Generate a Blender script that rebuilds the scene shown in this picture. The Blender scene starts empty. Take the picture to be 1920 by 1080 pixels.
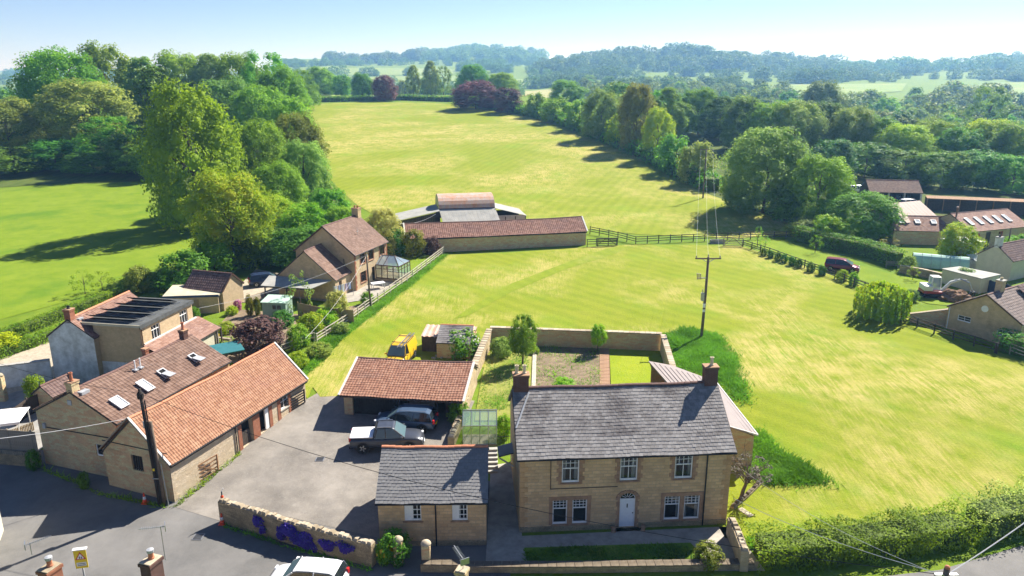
import bpy, bmesh, math, random
import numpy as np
from mathutils import Vector, Matrix, noise as mnoise
R = math.radians
SC = bpy.context.scene
COL = SC.collection
# ------------------------------------------------------------------ camera, sky, sun, exposure
CAM_Z = 26.8
cam_d = bpy.data.cameras.new('camera')
cam = bpy.data.objects.new('camera', cam_d); COL.objects.link(cam)
cam.location = (0, 0, CAM_Z)
cam.rotation_euler = (R(90) - math.atan(400 / 1400), 0, 0)
cam_d.sensor_width = 36; cam_d.lens = 26.25; cam_d.clip_end = 30000; cam_d.clip_start = .5
SC.camera = cam
SUN_EL, SUN_X, SUN_Y = 42.5, .675, .738            # height of the sun; horizontal direction towards it
world = bpy.data.worlds.new('World'); SC.world = world; world.use_nodes = True
wn = world.node_tree.nodes; wl_ = world.node_tree.links
sky = wn.new('ShaderNodeTexSky'); sky.sky_type = 'NISHITA'; sky.sun_disc = False
sky.sun_elevation = R(SUN_EL); sky.sun_rotation = math.atan2(SUN_X, SUN_Y)
sky.altitude = 2000; sky.air_density = 1.0; sky.dust_density = 0.1; sky.ozone_density = 5
bg = wn['Background']; bg.inputs['Strength'].default_value = .057
wbal = wn.new('ShaderNodeMix'); wbal.data_type = 'RGBA'; wbal.blend_type = 'MULTIPLY'; wbal.inputs[0].default_value = 1; wbal.inputs[7].default_value = (1.0, .90, .98, 1)   # white balance, the same all over the sky
wl_.new(sky.outputs[0], wbal.inputs[6]); wl_.new(wbal.outputs[2], bg.inputs['Color'])
sd = bpy.data.lights.new('sun', 'SUN'); sd.energy = 5; sd.angle = R(.5); sd.color = (1, .955, .87)
sun = bpy.data.objects.new('sun', sd); COL.objects.link(sun)
ce = math.cos(R(SUN_EL))
sun.rotation_euler = Vector((SUN_X * ce, SUN_Y * ce, math.sin(R(SUN_EL)))).to_track_quat('Z', 'Y').to_euler()
SC.view_settings.view_transform = 'Standard'; SC.view_settings.look = 'None'
SC.view_settings.exposure = 1.28; SC.view_settings.gamma = 1; SC.view_settings.use_curve_mapping = False
SC.render.engine = 'CYCLES'
SC.cycles.max_bounces = 5; SC.cycles.diffuse_bounces = 3; SC.cycles.glossy_bounces = 2
SC.cycles.transmission_bounces = 3; SC.cycles.transparent_max_bounces = 6; SC.cycles.volume_bounces = 0
SC.cycles.use_denoising = True
rng = np.random.default_rng(7); random.seed(7)

# ------------------------------------------------------------------ the lie of the land
def _pl(k, t):
    if t <= k[0][0]: return k[0][1]
    for (a, u), (b, v) in zip(k, k[1:]):
        if t <= b: return u + (v - u) * (t - a) / (b - a)
    return k[-1][1]
KC = [(42,0),(58,1.2),(115,2.4),(160,4.2),(200,6.6),(260,10.3),(330,14.6),(420,16),(520,12),(700,4),(900,8),(1300,24),(2000,62),(2600,78),(4000,60),(9000,60)]
KR = [(42,0),(58,1.2),(115,2.4),(160,2.4),(200,1.5),(260,-1),(330,-2),(450,2),(700,9),(1000,19),(1350,31),(1800,36),(2600,60),(4000,60),(9000,60)]
KL = [(42,0),(58,1.2),(115,2.4),(200,6),(260,9),(330,10),(500,8),(800,0),(1500,5),(3000,30),(5000,52),(9000,52)]
XR = [(0,60),(130,58),(225,52),(310,16),(420,4),(9000,300)]
XL = [(0,60),(210,55),(325,95),(9000,2700)]
BUMPS = [(150,1450,9,130),(330,1440,14,110),(500,1470,8,130),(640,1400,-8,120),(1020,1350,20,220),(-330,2100,-14,160),(-60,2080,26,150),(80,2000,-22,140)]
def _ss(t):
    t = max(0.0, min(1.0, t)); return t * t * (3 - 2 * t)
def T(x, y):
    if y <= 115: return _pl(KC, y)
    wr = _ss((x - _pl(XR, y) - 5) / 60); wl = _ss((-x - _pl(XL, y) - 5) / 60)
    z = _pl(KC, y) * (1 - wr) * (1 - wl) + _pl(KR, y) * wr + _pl(KL, y) * wl
    if y > 600:
        for bx, by, h, s in BUMPS:
            z += h * math.exp(-((x - bx) ** 2 + (y - by) ** 2) / (2 * s * s))
    return z


# ------------------------------------------------------------------ materials
class NT:
    def __init__(s, name):
        s.m = bpy.data.materials.new(name); s.m.use_nodes = True
        s.n = s.m.node_tree.nodes; s.l = s.m.node_tree.links
        s.b = s.n['Principled BSDF']; s.b.inputs['Roughness'].default_value = .85
        s.b.inputs['Specular IOR Level'].default_value = .3
        s.tc = s.n.new('ShaderNodeTexCoord')
    def link(s, a, b): s.l.new(a, b)
    def vec(s, sx=1, sy=1, sz=1, rz=0, src=None):
        mp = s.n.new('ShaderNodeMapping'); mp.inputs['Scale'].default_value = (sx, sy, sz); mp.inputs['Rotation'].default_value = (0, 0, rz)
        s.link(src or s.tc.outputs['Object'], mp.inputs[0]); return mp.outputs[0]
    def wallvec(s, kx=1, kz=1):
        sp = s.n.new('ShaderNodeSeparateXYZ'); s.link(s.tc.outputs['Object'], sp.inputs[0])
        a = s.math('ADD', sp.outputs[0], sp.outputs[1]); a = s.math('MULTIPLY', a, kx); c = s.math('MULTIPLY', sp.outputs[2], kz)
        cb = s.n.new('ShaderNodeCombineXYZ'); s.link(a, cb.inputs[0]); s.link(c, cb.inputs[1]); return cb.outputs[0]
    def noise(s, vec, scale, detail=3, rough=.55, dist=0):
        t = s.n.new('ShaderNodeTexNoise'); t.inputs['Scale'].default_value = scale; t.inputs['Detail'].default_value = detail
        t.inputs['Roughness'].default_value = rough; t.inputs['Distortion'].default_value = dist
        s.link(vec or s.tc.outputs['Object'], t.inputs['Vector']); return t.outputs['Fac']
    def math(s, op, a, b=None, clamp=False):
        t = s.n.new('ShaderNodeMath'); t.operation = op; t.use_clamp = clamp
        for i, v in enumerate((a, b)):
            if v is None: continue
            if isinstance(v, (int, float)): t.inputs[i].default_value = v
            else: s.link(v, t.inputs[i])
        return t.outputs[0]
    def ramp(s, f, lo, hi):                       # clamp-remap lo..hi to 0..1
        t = s.n.new('ShaderNodeMapRange'); t.inputs[1].default_value = lo; t.inputs[2].default_value = hi
        s.link(f, t.inputs[0]); return t.outputs[0]
    def mix(s, f, a, b, mode='MIX'):
        t = s.n.new('ShaderNodeMix'); t.data_type = 'RGBA'; t.blend_type = mode
        if isinstance(f, (int, float)): t.inputs[0].default_value = f
        else: s.link(f, t.inputs[0])
        for i, v in ((6, a), (7, b)):
            if isinstance(v, tuple): t.inputs[i].default_value = (*v[:3], 1)
            else: s.link(v, t.inputs[i])
        return t.outputs[2]
    def color(s, c):
        if isinstance(c, tuple): s.b.inputs['Base Color'].default_value = (*c, 1)
        else: s.link(c, s.b.inputs['Base Color'])
    def bump(s, h, strength=.5, dist=.05):
        t = s.n.new('ShaderNodeBump'); t.inputs['Strength'].default_value = strength; t.inputs['Distance'].default_value = dist
        s.link(h, t.inputs['Height']); s.link(t.outputs[0], s.b.inputs['Normal'])
    def rnd(s):                                    # one random number for each tile or leaf and each object
        g = s.n.new('ShaderNodeNewGeometry'); o = s.n.new('ShaderNodeObjectInfo')
        return s.math('FRACT', s.math('ADD', g.outputs['Random Per Island'], o.outputs['Random']))
    def orand(s): return s.n.new('ShaderNodeObjectInfo').outputs['Random']

M = {}
def plain(name, c, rough=.8, metal=0, var=.25, scale=3, bump=.15, spec=.3, c2=None):
    t = NT(name); t.b.inputs['Roughness'].default_value = rough; t.b.inputs['Metallic'].default_value = metal; t.b.inputs['Specular IOR Level'].default_value = spec
    n = t.noise(None, scale, 5, .65)
    d = c2 or tuple(v * (1 - var) for v in c); u = tuple(min(1, v * (1 + var * .6)) for v in c)
    t.color(t.mix(t.ramp(n, .3, .7), d, u))
    if bump: t.bump(t.noise(None, scale * 6, 3), bump, .02)
    M[name] = t.m; return t.m
def rubble(name, c1, c2, mortar, kx=2.2, kz=5.0, stain=.4, stainc=(.09, .075, .055)):
    t = NT(name); v = t.wallvec(kx, kz)
    dn = t.n.new('ShaderNodeTexNoise'); dn.inputs['Scale'].default_value = 1.3; t.link(v, dn.inputs['Vector'])
    va = t.n.new('ShaderNodeVectorMath'); va.operation = 'ADD'; t.link(v, va.inputs[0]); t.link(dn.outputs['Color'], va.inputs[1])
    vo = t.n.new('ShaderNodeTexVoronoi'); vo.inputs['Scale'].default_value = 1; vo.inputs['Randomness'].default_value = .8; t.link(va.outputs[0], vo.inputs['Vector'])
    ve = t.n.new('ShaderNodeTexVoronoi'); ve.feature = 'DISTANCE_TO_EDGE'; ve.inputs['Randomness'].default_value = .8; t.link(va.outputs[0], ve.inputs['Vector'])
    sp = t.n.new('ShaderNodeSeparateColor'); t.link(vo.outputs['Color'], sp.inputs[0])
    c = t.mix(sp.outputs[0], c1, c2)
    c = t.mix(t.math('MULTIPLY', t.ramp(t.noise(None, .9, 6, .7), .45, .75), stain), c, stainc)
    j = t.ramp(ve.outputs['Distance'], .02, .09)
    t.color(t.mix(j, mortar, c)); t.bump(t.math('ADD', j, t.math('MULTIPLY', t.noise(None, 14, 4), .6)), .9, .035)
    M[name] = t.m; return t.m
def coursed(name, c1, c2, mortar, bw=.42, bh=.2, ms=.012, stain=.35, stainc=(.08, .07, .055)):
    t = NT(name); v = t.wallvec()
    b = t.n.new('ShaderNodeTexBrick'); t.link(v, b.inputs['Vector']); b.inputs['Scale'].default_value = 1
    b.inputs['Brick Width'].default_value = bw; b.inputs['Row Height'].default_value = bh; b.inputs['Mortar Size'].default_value = ms
    b.inputs['Mortar Smooth'].default_value = .3; b.inputs['Bias'].default_value = 0
    for k, cc in (('Color1', c1), ('Color2', c2), ('Mortar', mortar)): b.inputs[k].default_value = (*cc, 1)
    c = t.mix(t.ramp(t.noise(None, 2.2, 5, .7), .3, .75), b.outputs['Color'], tuple(v * .74 for v in c1), 'MIX')
    c = t.mix(t.math('MULTIPLY', t.ramp(t.noise(None, .55, 6, .75), .48, .72), stain), c, stainc)
    t.color(c)
    t.bump(t.math('ADD', t.math('MULTIPLY', b.outputs['Fac'], -1), t.math('MULTIPLY', t.noise(None, 11, 4), .8)), .8, .03)
    M[name] = t.m; return t.m
def tiles(name, cols, lichen=(.32, .3, .24), lich=.3, rough=.85, blotch=None, bl=.5, bscale=.5):
    t = NT(name); t.b.inputs['Roughness'].default_value = rough
    r = t.rnd(); c = t.mix(t.ramp(r, 0, .5), cols[0], cols[1]); c = t.mix(t.ramp(r, .5, 1), c, cols[2])
    if blotch: c = t.mix(t.math('MULTIPLY', t.ramp(t.noise(t.tc.outputs['Object'], bscale, 5, .7), .46, .66), bl), c, blotch)
    c = t.mix(t.math('MULTIPLY', t.ramp(t.noise(None, 7, 5, .7), .52, .72), lich), c, lichen)
    t.color(c); t.bump(t.noise(None, 30, 3), .3, .01)
    M[name] = t.m; return t.m
def leafm(name, c, c2, tr=.45, var=.35, hue=.06):
    t = NT(name); r = t.n.new('ShaderNodeNewGeometry').outputs['Random Per Island']
    col = t.mix(t.ramp(r, 0, 1), c, c2)
    col = t.mix(t.ramp(t.noise(None, .35, 2), .35, .65), col, tuple(v * .72 for v in c))
    h = t.n.new('ShaderNodeHueSaturation'); t.link(col, h.inputs['Color'])
    o = t.orand(); t.link(t.math('ADD', t.math('MULTIPLY', o, hue), .5 - hue / 2), h.inputs['Hue'])
    t.link(t.math('ADD', t.math('MULTIPLY', t.math('FRACT', t.math('MULTIPLY', o, 7.3)), var), 1 - var / 2), h.inputs['Value'])
    t.link(h.outputs[0], t.b.inputs['Base Color']); t.b.inputs['Roughness'].default_value = .6; t.b.inputs['Specular IOR Level'].default_value = .12
    ts = t.n.new('ShaderNodeBsdfTranslucent'); t.link(h.outputs[0], ts.inputs['Color'])
    mx = t.n.new('ShaderNodeMixShader'); mx.inputs[0].default_value = tr
    t.link(t.b.outputs[0], mx.inputs[1]); t.link(ts.outputs[0], mx.inputs[2]); t.link(mx.outputs[0], t.n['Material Output'].inputs['Surface'])
    M[name] = t.m; return t.m
def glassm(name, tint, opac, rough=.04):
    t = NT(name); t.b.inputs['Base Color'].default_value = (*tint, 1); t.b.inputs['Roughness'].default_value = rough; t.b.inputs['Specular IOR Level'].default_value = .8
    if opac < 1:
        tr = t.n.new('ShaderNodeBsdfTransparent'); tr.inputs[0].default_value = (.9, .95, .93, 1)
        mx = t.n.new('ShaderNodeMixShader'); mx.inputs[0].default_value = opac
        t.link(tr.outputs[0], mx.inputs[1]); t.link(t.b.outputs[0], mx.inputs[2]); t.link(mx.outputs[0], t.n['Material Output'].inputs['Surface'])
    M[name] = t.m; return t.m
def paint(name, c, metal=0, rough=.25):
    t = NT(name); t.b.inputs['Base Color'].default_value = (*c, 1); t.b.inputs['Metallic'].default_value = metal; t.b.inputs['Roughness'].default_value = rough
    t.b.inputs['Specular IOR Level'].default_value = .5; t.b.inputs['Coat Weight'].default_value = .25; t.b.inputs['Coat Roughness'].default_value = .05
    n = t.noise(None, 5, 4); t.link(t.mix(t.ramp(n, .45, .8), c, tuple(v * .85 + .02 for v in c)), t.b.inputs['Base Color'])
    M[name] = t.m; return t.m

def grass(name, a, b, straw=None, straw_amt=.5, sc=1., rz=0., patch=.035, lo=.45, hi=.62, dark=None):
    """short grass: patchy green, stalky streaks along the mowing direction, fine relief"""
    t = NT(name); o = t.tc.outputs['Object']
    big = t.noise(o, patch, 4, .6, .6); mid = t.noise(o, .35 * sc, 4, .65); fin = t.noise(o, 4.5 * sc, 4, .8)
    c = t.mix(t.ramp(mid, .3, .7), a, b)
    if dark: c = t.mix(t.math('MULTIPLY', t.ramp(t.noise(o, .11, 3, .6), .52, .7), .7), c, dark)
    st = t.noise(t.vec(5.0, .4, 1, rz), 1.0, 6, .8, .5)
    if straw:
        wv = t.n.new('ShaderNodeTexWave'); wv.inputs['Scale'].default_value = .16; wv.inputs['Distortion'].default_value = 3.5; wv.inputs['Detail'].default_value = 2; wv.inputs['Detail Scale'].default_value = .6; t.link(t.vec(1, 1, 1, rz), wv.inputs['Vector'])
        c = t.mix(t.math('MULTIPLY', t.ramp(wv.outputs['Fac'], .2, .8), .28), c, tuple(v * 1.25 for v in b))
        f = t.math('MULTIPLY', t.ramp(big, lo, hi), t.ramp(t.math('ADD', st, t.math('MULTIPLY', t.math('SUBTRACT', mid, .5), .6)), .38, .62))
        c = t.mix(t.math('MULTIPLY', f, straw_amt), c, straw)
    c = t.mix(t.math('MULTIPLY', t.ramp(fin, .42, .72), .35), c, tuple(v * .55 for v in a))
    t.color(c); t.b.inputs['Roughness'].default_value = .95; t.b.inputs['Specular IOR Level'].default_value = .1
    t.bump(t.math('ADD', t.math('MULTIPLY', st, .5), fin), .7, .10)
    M[name] = t.m; return t.m

grass('meadow', (0.117, 0.194, 0.012), (0.18, 0.252, 0.0225), None, dark=(.07, .16, .012))
grass('lush_meadow', (0.14, 0.221, 0.0112), (0.207, 0.279, 0.0225), None, dark=(.075, .18, .012))
grass('hay', (0.171, 0.228, 0.00945), (0.23, 0.263, 0.0203), (.50, .40, .15), .85, 1, R(19), .028, .43, .62, dark=(.17, .28, .016))
grass('hay_lower', (0.171, 0.228, 0.00945), (0.234, 0.263, 0.0216), (.50, .40, .15), .85, 1, R(-45), .05, .46, .64, dark=(.15, .27, .015))
grass('lawn', (0.216, 0.297, 0.0135), (0.297, 0.342, 0.0225), None)
grass('rough_lawn', (.20, .25, .03), (.33, .33, .07), (.36, .30, .14), .6, 1, R(40), .2, .4, .6, dark=(.11, .17, .02))
grass('long_grass', (.13, .27, .014), (.2, .35, .025), None, sc=2.); grass('track_grass', (.165, .235, .012), (.225, .27, .02), (.4, .34, .14), .35, 1.5, R(-30), .1); grass('verge', (.12, .24, .015), (.2, .31, .03), (.35, .33, .1), .4, 1.4, R(10), .15)
grass('far_pasture', (.16, .25, .05), (.23, .30, .07), (.36, .34, .16), .5, .2, R(70), .012)
grass('far_barley', (.30, .31, .11), (.36, .35, .14), (.42, .37, .2), .5, .2, R(70), .012)
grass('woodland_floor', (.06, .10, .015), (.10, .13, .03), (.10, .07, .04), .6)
t = NT('tarmac'); o = t.tc.outputs['Object']
c = t.mix(t.ramp(t.noise(o, .25, 6, .7), .35, .68), (.115, .112, .108), (.185, .178, .17))
c = t.mix(t.math('MULTIPLY', t.ramp(t.noise(t.vec(.5, .06, 1, R(68)), 1.2, 5, .7, .5), .55, .72), .5), c, (.11, .108, .105))
c = t.mix(t.ramp(t.noise(o, 40, 2), .6, .75), c, (.27, .26, .25)); t.color(c); t.bump(t.noise(o, 60, 2), .25, .01); M['tarmac'] = t.m
t = NT('yard'); c = t.mix(t.ramp(t.noise(o if False else t.tc.outputs['Object'], .3, 7, .72), .33, .68), (.14, .126, .11), (.29, .262, .228))
c = t.mix(t.math('MULTIPLY', t.ramp(t.noise(None, .16, 4, .65), .54, .7), .8), c, (.14, .128, .118))
c = t.mix(t.math('MULTIPLY', t.ramp(t.noise(None, 1.1, 6, .75), .62, .75), .5), c, (.46, .43, .37))
c = t.mix(t.ramp(t.noise(None, 30, 2), .58, .75), c, (.42, .4, .36)); t.color(c); t.bump(t.noise(None, 40, 3), .35, .015); M['yard'] = t.m
plain('yard_patch', (.215, .195, .172), .95, 0, .3, .9, .3); plain('road_patch', (.125, .122, .118), .95, 0, .22, 1.2, .3); plain('soil', (.23, .17, .11), .95, 0, .45, 1.6, .9); plain('dirt_track', (.36, .29, .17), .95, 0, .4, .8, .6, c2=(.22, .27, .05))
plain('gravel', (.42, .36, .27), .95, 0, .3, 4, .6); plain('paving', (.36, .33, .28), .9, 0, .3, 1.5, .3); plain('spoil', (.23, .14, .085), .95, 0, .45, 2, 1)
plain('concrete', (.30, .29, .27), .9, 0, .3, 1.2, .3); plain('kerb_stone', (.4, .38, .34), .9, 0, .25, 2, .3)
rubble('barn_stone', (0.66, 0.513, 0.331), (0.8, 0.665, 0.488), (0.6, 0.503, 0.386), 2.4, 6, .25, (.3, .24, .16)); rubble('hamstone_rubble', (0.6, 0.435, 0.232), (0.78, 0.615, 0.388), (0.6, 0.525, 0.403)); rubble('old_stone', (0.825, 0.508, 0.271), (0.85, 0.767, 0.436), (0.606, 0.427, 0.271), 2.4, 6, .25, (.2, .16, .11))
rubble('mossy_stone', (0.452, 0.348, 0.209), (0.661, 0.504, 0.295), (0.209, 0.174, 0.122), 2.2, 6, .6, (.07, .07, .05))
coursed('house_stone', (.76, .52, .28), (.50, .325, .175), (.46, .37, .26), .46, .21, .016, .42, (.19, .145, .10)); coursed('quoin_stone', (0.583, 0.364, 0.18), (0.518, 0.31, 0.15), (0.324, 0.232, 0.15), 3, 3)
coursed('buff_block', (0.65, 0.494, 0.305), (0.559, 0.416, 0.247), (0.52, 0.416, 0.286), .32, .14, .01, .2); coursed('buff_shade', (0.683, 0.504, 0.284), (0.585, 0.423, 0.236), (0.52, 0.406, 0.26), .3, .12, .01, .3)  # buff_shade: copy of buff_block coloured for walls in shade
coursed('red_brick', (.42, .15, .075), (.34, .11, .06), (.36, .28, .2), .22, .075, .01, .3); coursed('dark_brick', (.16, .07, .055), (.11, .055, .05), (.2, .17, .14), .22, .075, .01, .3)
plain('brown_dressing', (0.365, 0.223, 0.135), .9, 0, .3, 3, .3); plain('white_render', (.66, .67, .67), .9, 0, .22, 1.3, .35, c2=(.40, .40, .38)); plain('cream_render', (.56, .53, .40), .9, 0, .1, 1.5, .2)
plain('white_paint', (.8, .8, .79), .5, 0, .06, 4, 0); plain('door_white', (.78, .80, .82), .4, 0, .04, 4, 0); plain('verge_white', (.62, .6, .56), .8, 0, .25, 3, .2)
plain('lead', (.42, .43, .45), .6, .3, .2, 3, .1); plain('black_iron', (.02, .02, .022), .5, 0, .3, 4, .1); plain('dark_void', (.012, .012, .013), .95, 0, .2, 3, 0)  # dark_void: near-black painted for the shade inside openings
plain('clay_pot', (.45, .17, .09), .8, 0, .3, 8, .2); plain('buff_pot', (.62, .53, .36), .8, 0, .3, 8, .2); plain('terracotta_ridge', (.55, .22, .12), .85, 0, .35, 4, .3); plain('dark_ridge', (.15, .085, .07), .85, 0, .4, 4, .3)
plain('weathered_wood', (.30, .25, .19), .9, 0, .35, 5, .4); plain('pale_wood', (.50, .45, .36), .9, 0, .3, 5, .4); plain('dark_wood', (.075, .06, .05), .9, 0, .4, 4, .4); plain('black_boards', (.03, .028, .027), .85, 0, .4, 4, .3)
plain('fence_panel', (.36, .27, .15), .9, 0, .3, 4, .4); plain('dull_coping', (.17, .135, .095), .95, 0, .4, 2.5, .4); plain('hedge_stems', (.085, .125, .02), .95, 0, .4, 4, .5); plain('bark', (.13, .10, .075), .95, 0, .4, 5, .8); plain('brown_frame', (.085, .045, .03), .5, 0, .2, 5, .1)
plain('galvanised', (.42, .44, .44), .45, .5, .2, 3, .1); plain('rust_iron', (.40, .19, .10), .8, .1, .35, 1.0, .2, c2=(.42, .38, .35)); plain('rusty_gate', (.33, .19, .10), .85, 0, .4, 4, .3)
plain('orange_rust', (.55, .25, .13), .85, 0, .45, .8, .2, c2=(.52, .46, .42)); plain('mauve_sheet', (.25, .21, .20), .7, 0, .1, .8, .05); plain('pink_sheet', (.20, .12, .095), .6, .1, .1, 1, .05)
plain('grey_felt', (.33, .31, .26), .9, 0, .25, 1.2, .2); plain('pale_felt', (.52, .47, .34), .9, 0, .25, .8, .2); plain('dark_felt', (.09, .095, .095), .9, 0, .35, 2, .2); plain('fibre_roof', (.34, .33, .30), .85, 0, .3, .7, .15, c2=(.26, .26, .24))
plain('sage_green', (.27, .38, .30), .6, 0, .12, 2, .1); plain('green_roof', (.42, .58, .46), .7, 0, .1, 2, .1); plain('teal_paint', (.035, .16, .18), .5, 0, .15, 2, .1); plain('navy_paint', (.035, .06, .14), .7, 0, .3, 1, .1)
plain('canvas_white', (.82, .82, .84), .8, 0, .06, 2, .1); plain('plastic_orange', (.85, .09, .025), .5, 0, .1, 5, 0); plain('reflective_white', (.85, .85, .85), .4, 0, .05, 5, 0); plain('sign_yellow', (.85, .62, .03), .5, 0, .05, 3, 0)
plain('sign_red', (.6, .02, .03), .5, 0, .05, 3, 0); plain('sign_black', (.015, .015, .02), .5, 0, .05, 3, 0); plain('pole_grey', (.36, .37, .37), .6, .2, .15, 4, .1); plain('pole_wood', (.16, .12, .09), .95, 0, .35, 3, .5); plain('tar_pole', (.035, .028, .025), .9, 0, .35, 3, .4)
plain('wire_black', (.03, .03, .03), .6, 0, .1, 3, 0); plain('wire_pale', (.55, .55, .56), .5, 0, .1, 3, 0); plain('insulator', (.40, .34, .3), .3, 0, .1, 3, 0); plain('tyre', (.018, .018, .018), .9, 0, .2, 8, .2); plain('alloy', (.42, .43, .45), .3, .8, .1, 4, 0)
plain('trim_black', (.02, .02, .022), .45, 0, .2, 5, 0); plain('lamp_red', (.5, .015, .015), .25, 0, .05, 5, 0); plain('lamp_clear', (.7, .72, .74), .15, 0, .05, 5, 0); plain('panel_blue', (.010, .012, .022), .5, 0, .15, 5, 0, .2)
plain('wash_blue', (.35, .42, .62), .8, 0, .15, 6, 0); plain('wash_white', (.8, .8, .82), .8, 0, .08, 6, 0); plain('wash_mauve', (.55, .45, .62), .8, 0, .1, 6, 0); plain('net_green', (.38, .60, .50), .7, 0, .12, 3, .2)
plain('excavator_red', (.35, .03, .025), .4, 0, .2, 3, 0); plain('excavator_white', (.72, .72, .7), .4, 0, .1, 3, 0); plain('steel', (.35, .36, .38), .4, .7, .2, 3, .1)
tiles('slate_old', [(0.195, 0.18, 0.174), (0.236, 0.22, 0.215), (0.295, 0.278, 0.267)], (.36, .35, .31), .38, .8, (.05, .038, .04), .75, .55)
tiles('slate_new', [(.18, .175, .175), (.2, .195, .195), (.22, .215, .21)], (.25, .24, .22), .14, .65, (.09, .09, .095), .35, .3)
tiles('pantile_red', [(.26, .12, .066), (.32, .158, .09), (.39, .212, .125)], (.58, .46, .36), .30, .85, (.30, .14, .095), .55, .45)
tiles('pantile_old', [(.21, .092, .056), (.275, .128, .08), (.33, .175, .115)], (.50, .42, .34), .30, .85, (.17, .095, .075), .6, .5)
tiles('tile_maroon', [(.17, .078, .056), (.24, .118, .084), (.3, .165, .12)], (.42, .33, .29), .3, .85, (.12, .07, .07), .5, .5)
tiles('tile_brown', [(.135, .078, .056), (.175, .105, .077), (.22, .138, .104)], (.30, .24, .2), .25, .85, (.10, .07, .06), .35, .4)
tiles('tile_darkbrown', [(0.091, 0.0546, 0.052), (0.13, 0.0806, 0.0728), (0.169, 0.111, 0.0975)], (.25, .2, .17), .2, .85)
tiles('tile_pinkbrown', [(.2, .105, .075), (.26, .145, .105), (.31, .19, .145)], (.46, .38, .32), .3, .85, (.18, .11, .1), .4, .6)
tiles('tile_bungalow', [(.17, .13, .115), (.22, .17, .15), (.26, .205, .18)], (.3, .26, .23), .2, .85)
tiles('coping', [(.30, .24, .16), (.40, .33, .23), (.5, .42, .31)], (.55, .5, .4), .35, .9, (.16, .13, .09), .5, 1.5)
glassm('window_glass', (.018, .022, .026), .5); glassm('car_glass', (.015, .02, .025), 1, .03); glassm('roof_glass', (.35, .45, .55), .55, .08); glassm('greenhouse_glass', (.42, .58, .52), .38, .1); glassm('skylight_glass', (.55, .58, .6), 1, .12); glassm('windscreen', (.10, .16, .18), 1, .04)
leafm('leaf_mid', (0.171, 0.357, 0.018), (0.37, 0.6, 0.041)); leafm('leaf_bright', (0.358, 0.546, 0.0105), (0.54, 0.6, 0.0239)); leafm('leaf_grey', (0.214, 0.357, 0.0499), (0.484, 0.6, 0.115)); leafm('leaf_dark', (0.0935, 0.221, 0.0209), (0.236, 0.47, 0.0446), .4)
leafm('leaf_olive', (0.203, 0.21, 0.02), (0.39, 0.389, 0.0424), .4); leafm('leaf_purple', (0.156, 0.064, 0.0697), (0.368, 0.163, 0.152), .25, .2, .02); leafm('leaf_bronze', (.12, .062, .055), (.19, .11, .095), .25, .2, .02); leafm('leaf_cream', (0.6, 0.6, 0.11), (0.6, 0.6, 0.263), .4, .1, .02)
leafm('leaf_fresh', (0.227, 0.506, 0.0149), (0.516, 0.6, 0.0341)); leafm('leaf_cedar', (0.107, 0.178, 0.0222), (0.326, 0.43, 0.0455), .15); leafm('leaf_far', (0.135, 0.245, 0.0249), (0.293, 0.454, 0.0568), .3, .45, .07); leafm('petal_violet', (.085, .05, .36), (.14, .08, .5), .2, .1, .01)
leafm('petal_white', (.7, .72, .62), (.8, .8, .75), .2, .1, .01); leafm('petal_pink', (.55, .15, .32), (.7, .3, .45), .2, .1, .01); leafm('petal_yellow', (.7, .5, .03), (.8, .65, .1), .2, .1, .01); leafm('leaf_variegated', (0.509, 0.533, 0.0887), (0.6, 0.6, 0.222), .3, .1, .02); leafm('twig_grey', (.115, .10, .075), (.165, .145, .11), .1, .1, .01)
leafm('straw', (.66, .56, .27), (.84, .72, .40), .08, .1, .01); leafm('cut_grass', (.36, .39, .035), (.52, .50, .09), .08, .1, .01); leafm('leaf_lime', (0.199, 0.339, 0.00688), (0.43, 0.6, 0.0157), .4, .1, .02); leafm('blade', (0.145, 0.362, 0.0174), (0.246, 0.507, 0.0362), .4, .1, .02)
paint('car_white', (.78, .78, .78)); paint('car_grey', (.05, .055, .07), .15, .3); paint('car_silverblue', (.06, .10, .17), .15, .3); paint('car_yellow', (.75, .48, .02)); paint('car_navy', (.03, .05, .12), .3); paint('car_plum', (.22, .035, .07), .2); paint('tonneau_white', (.82, .82, .82), 0, .4)

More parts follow.
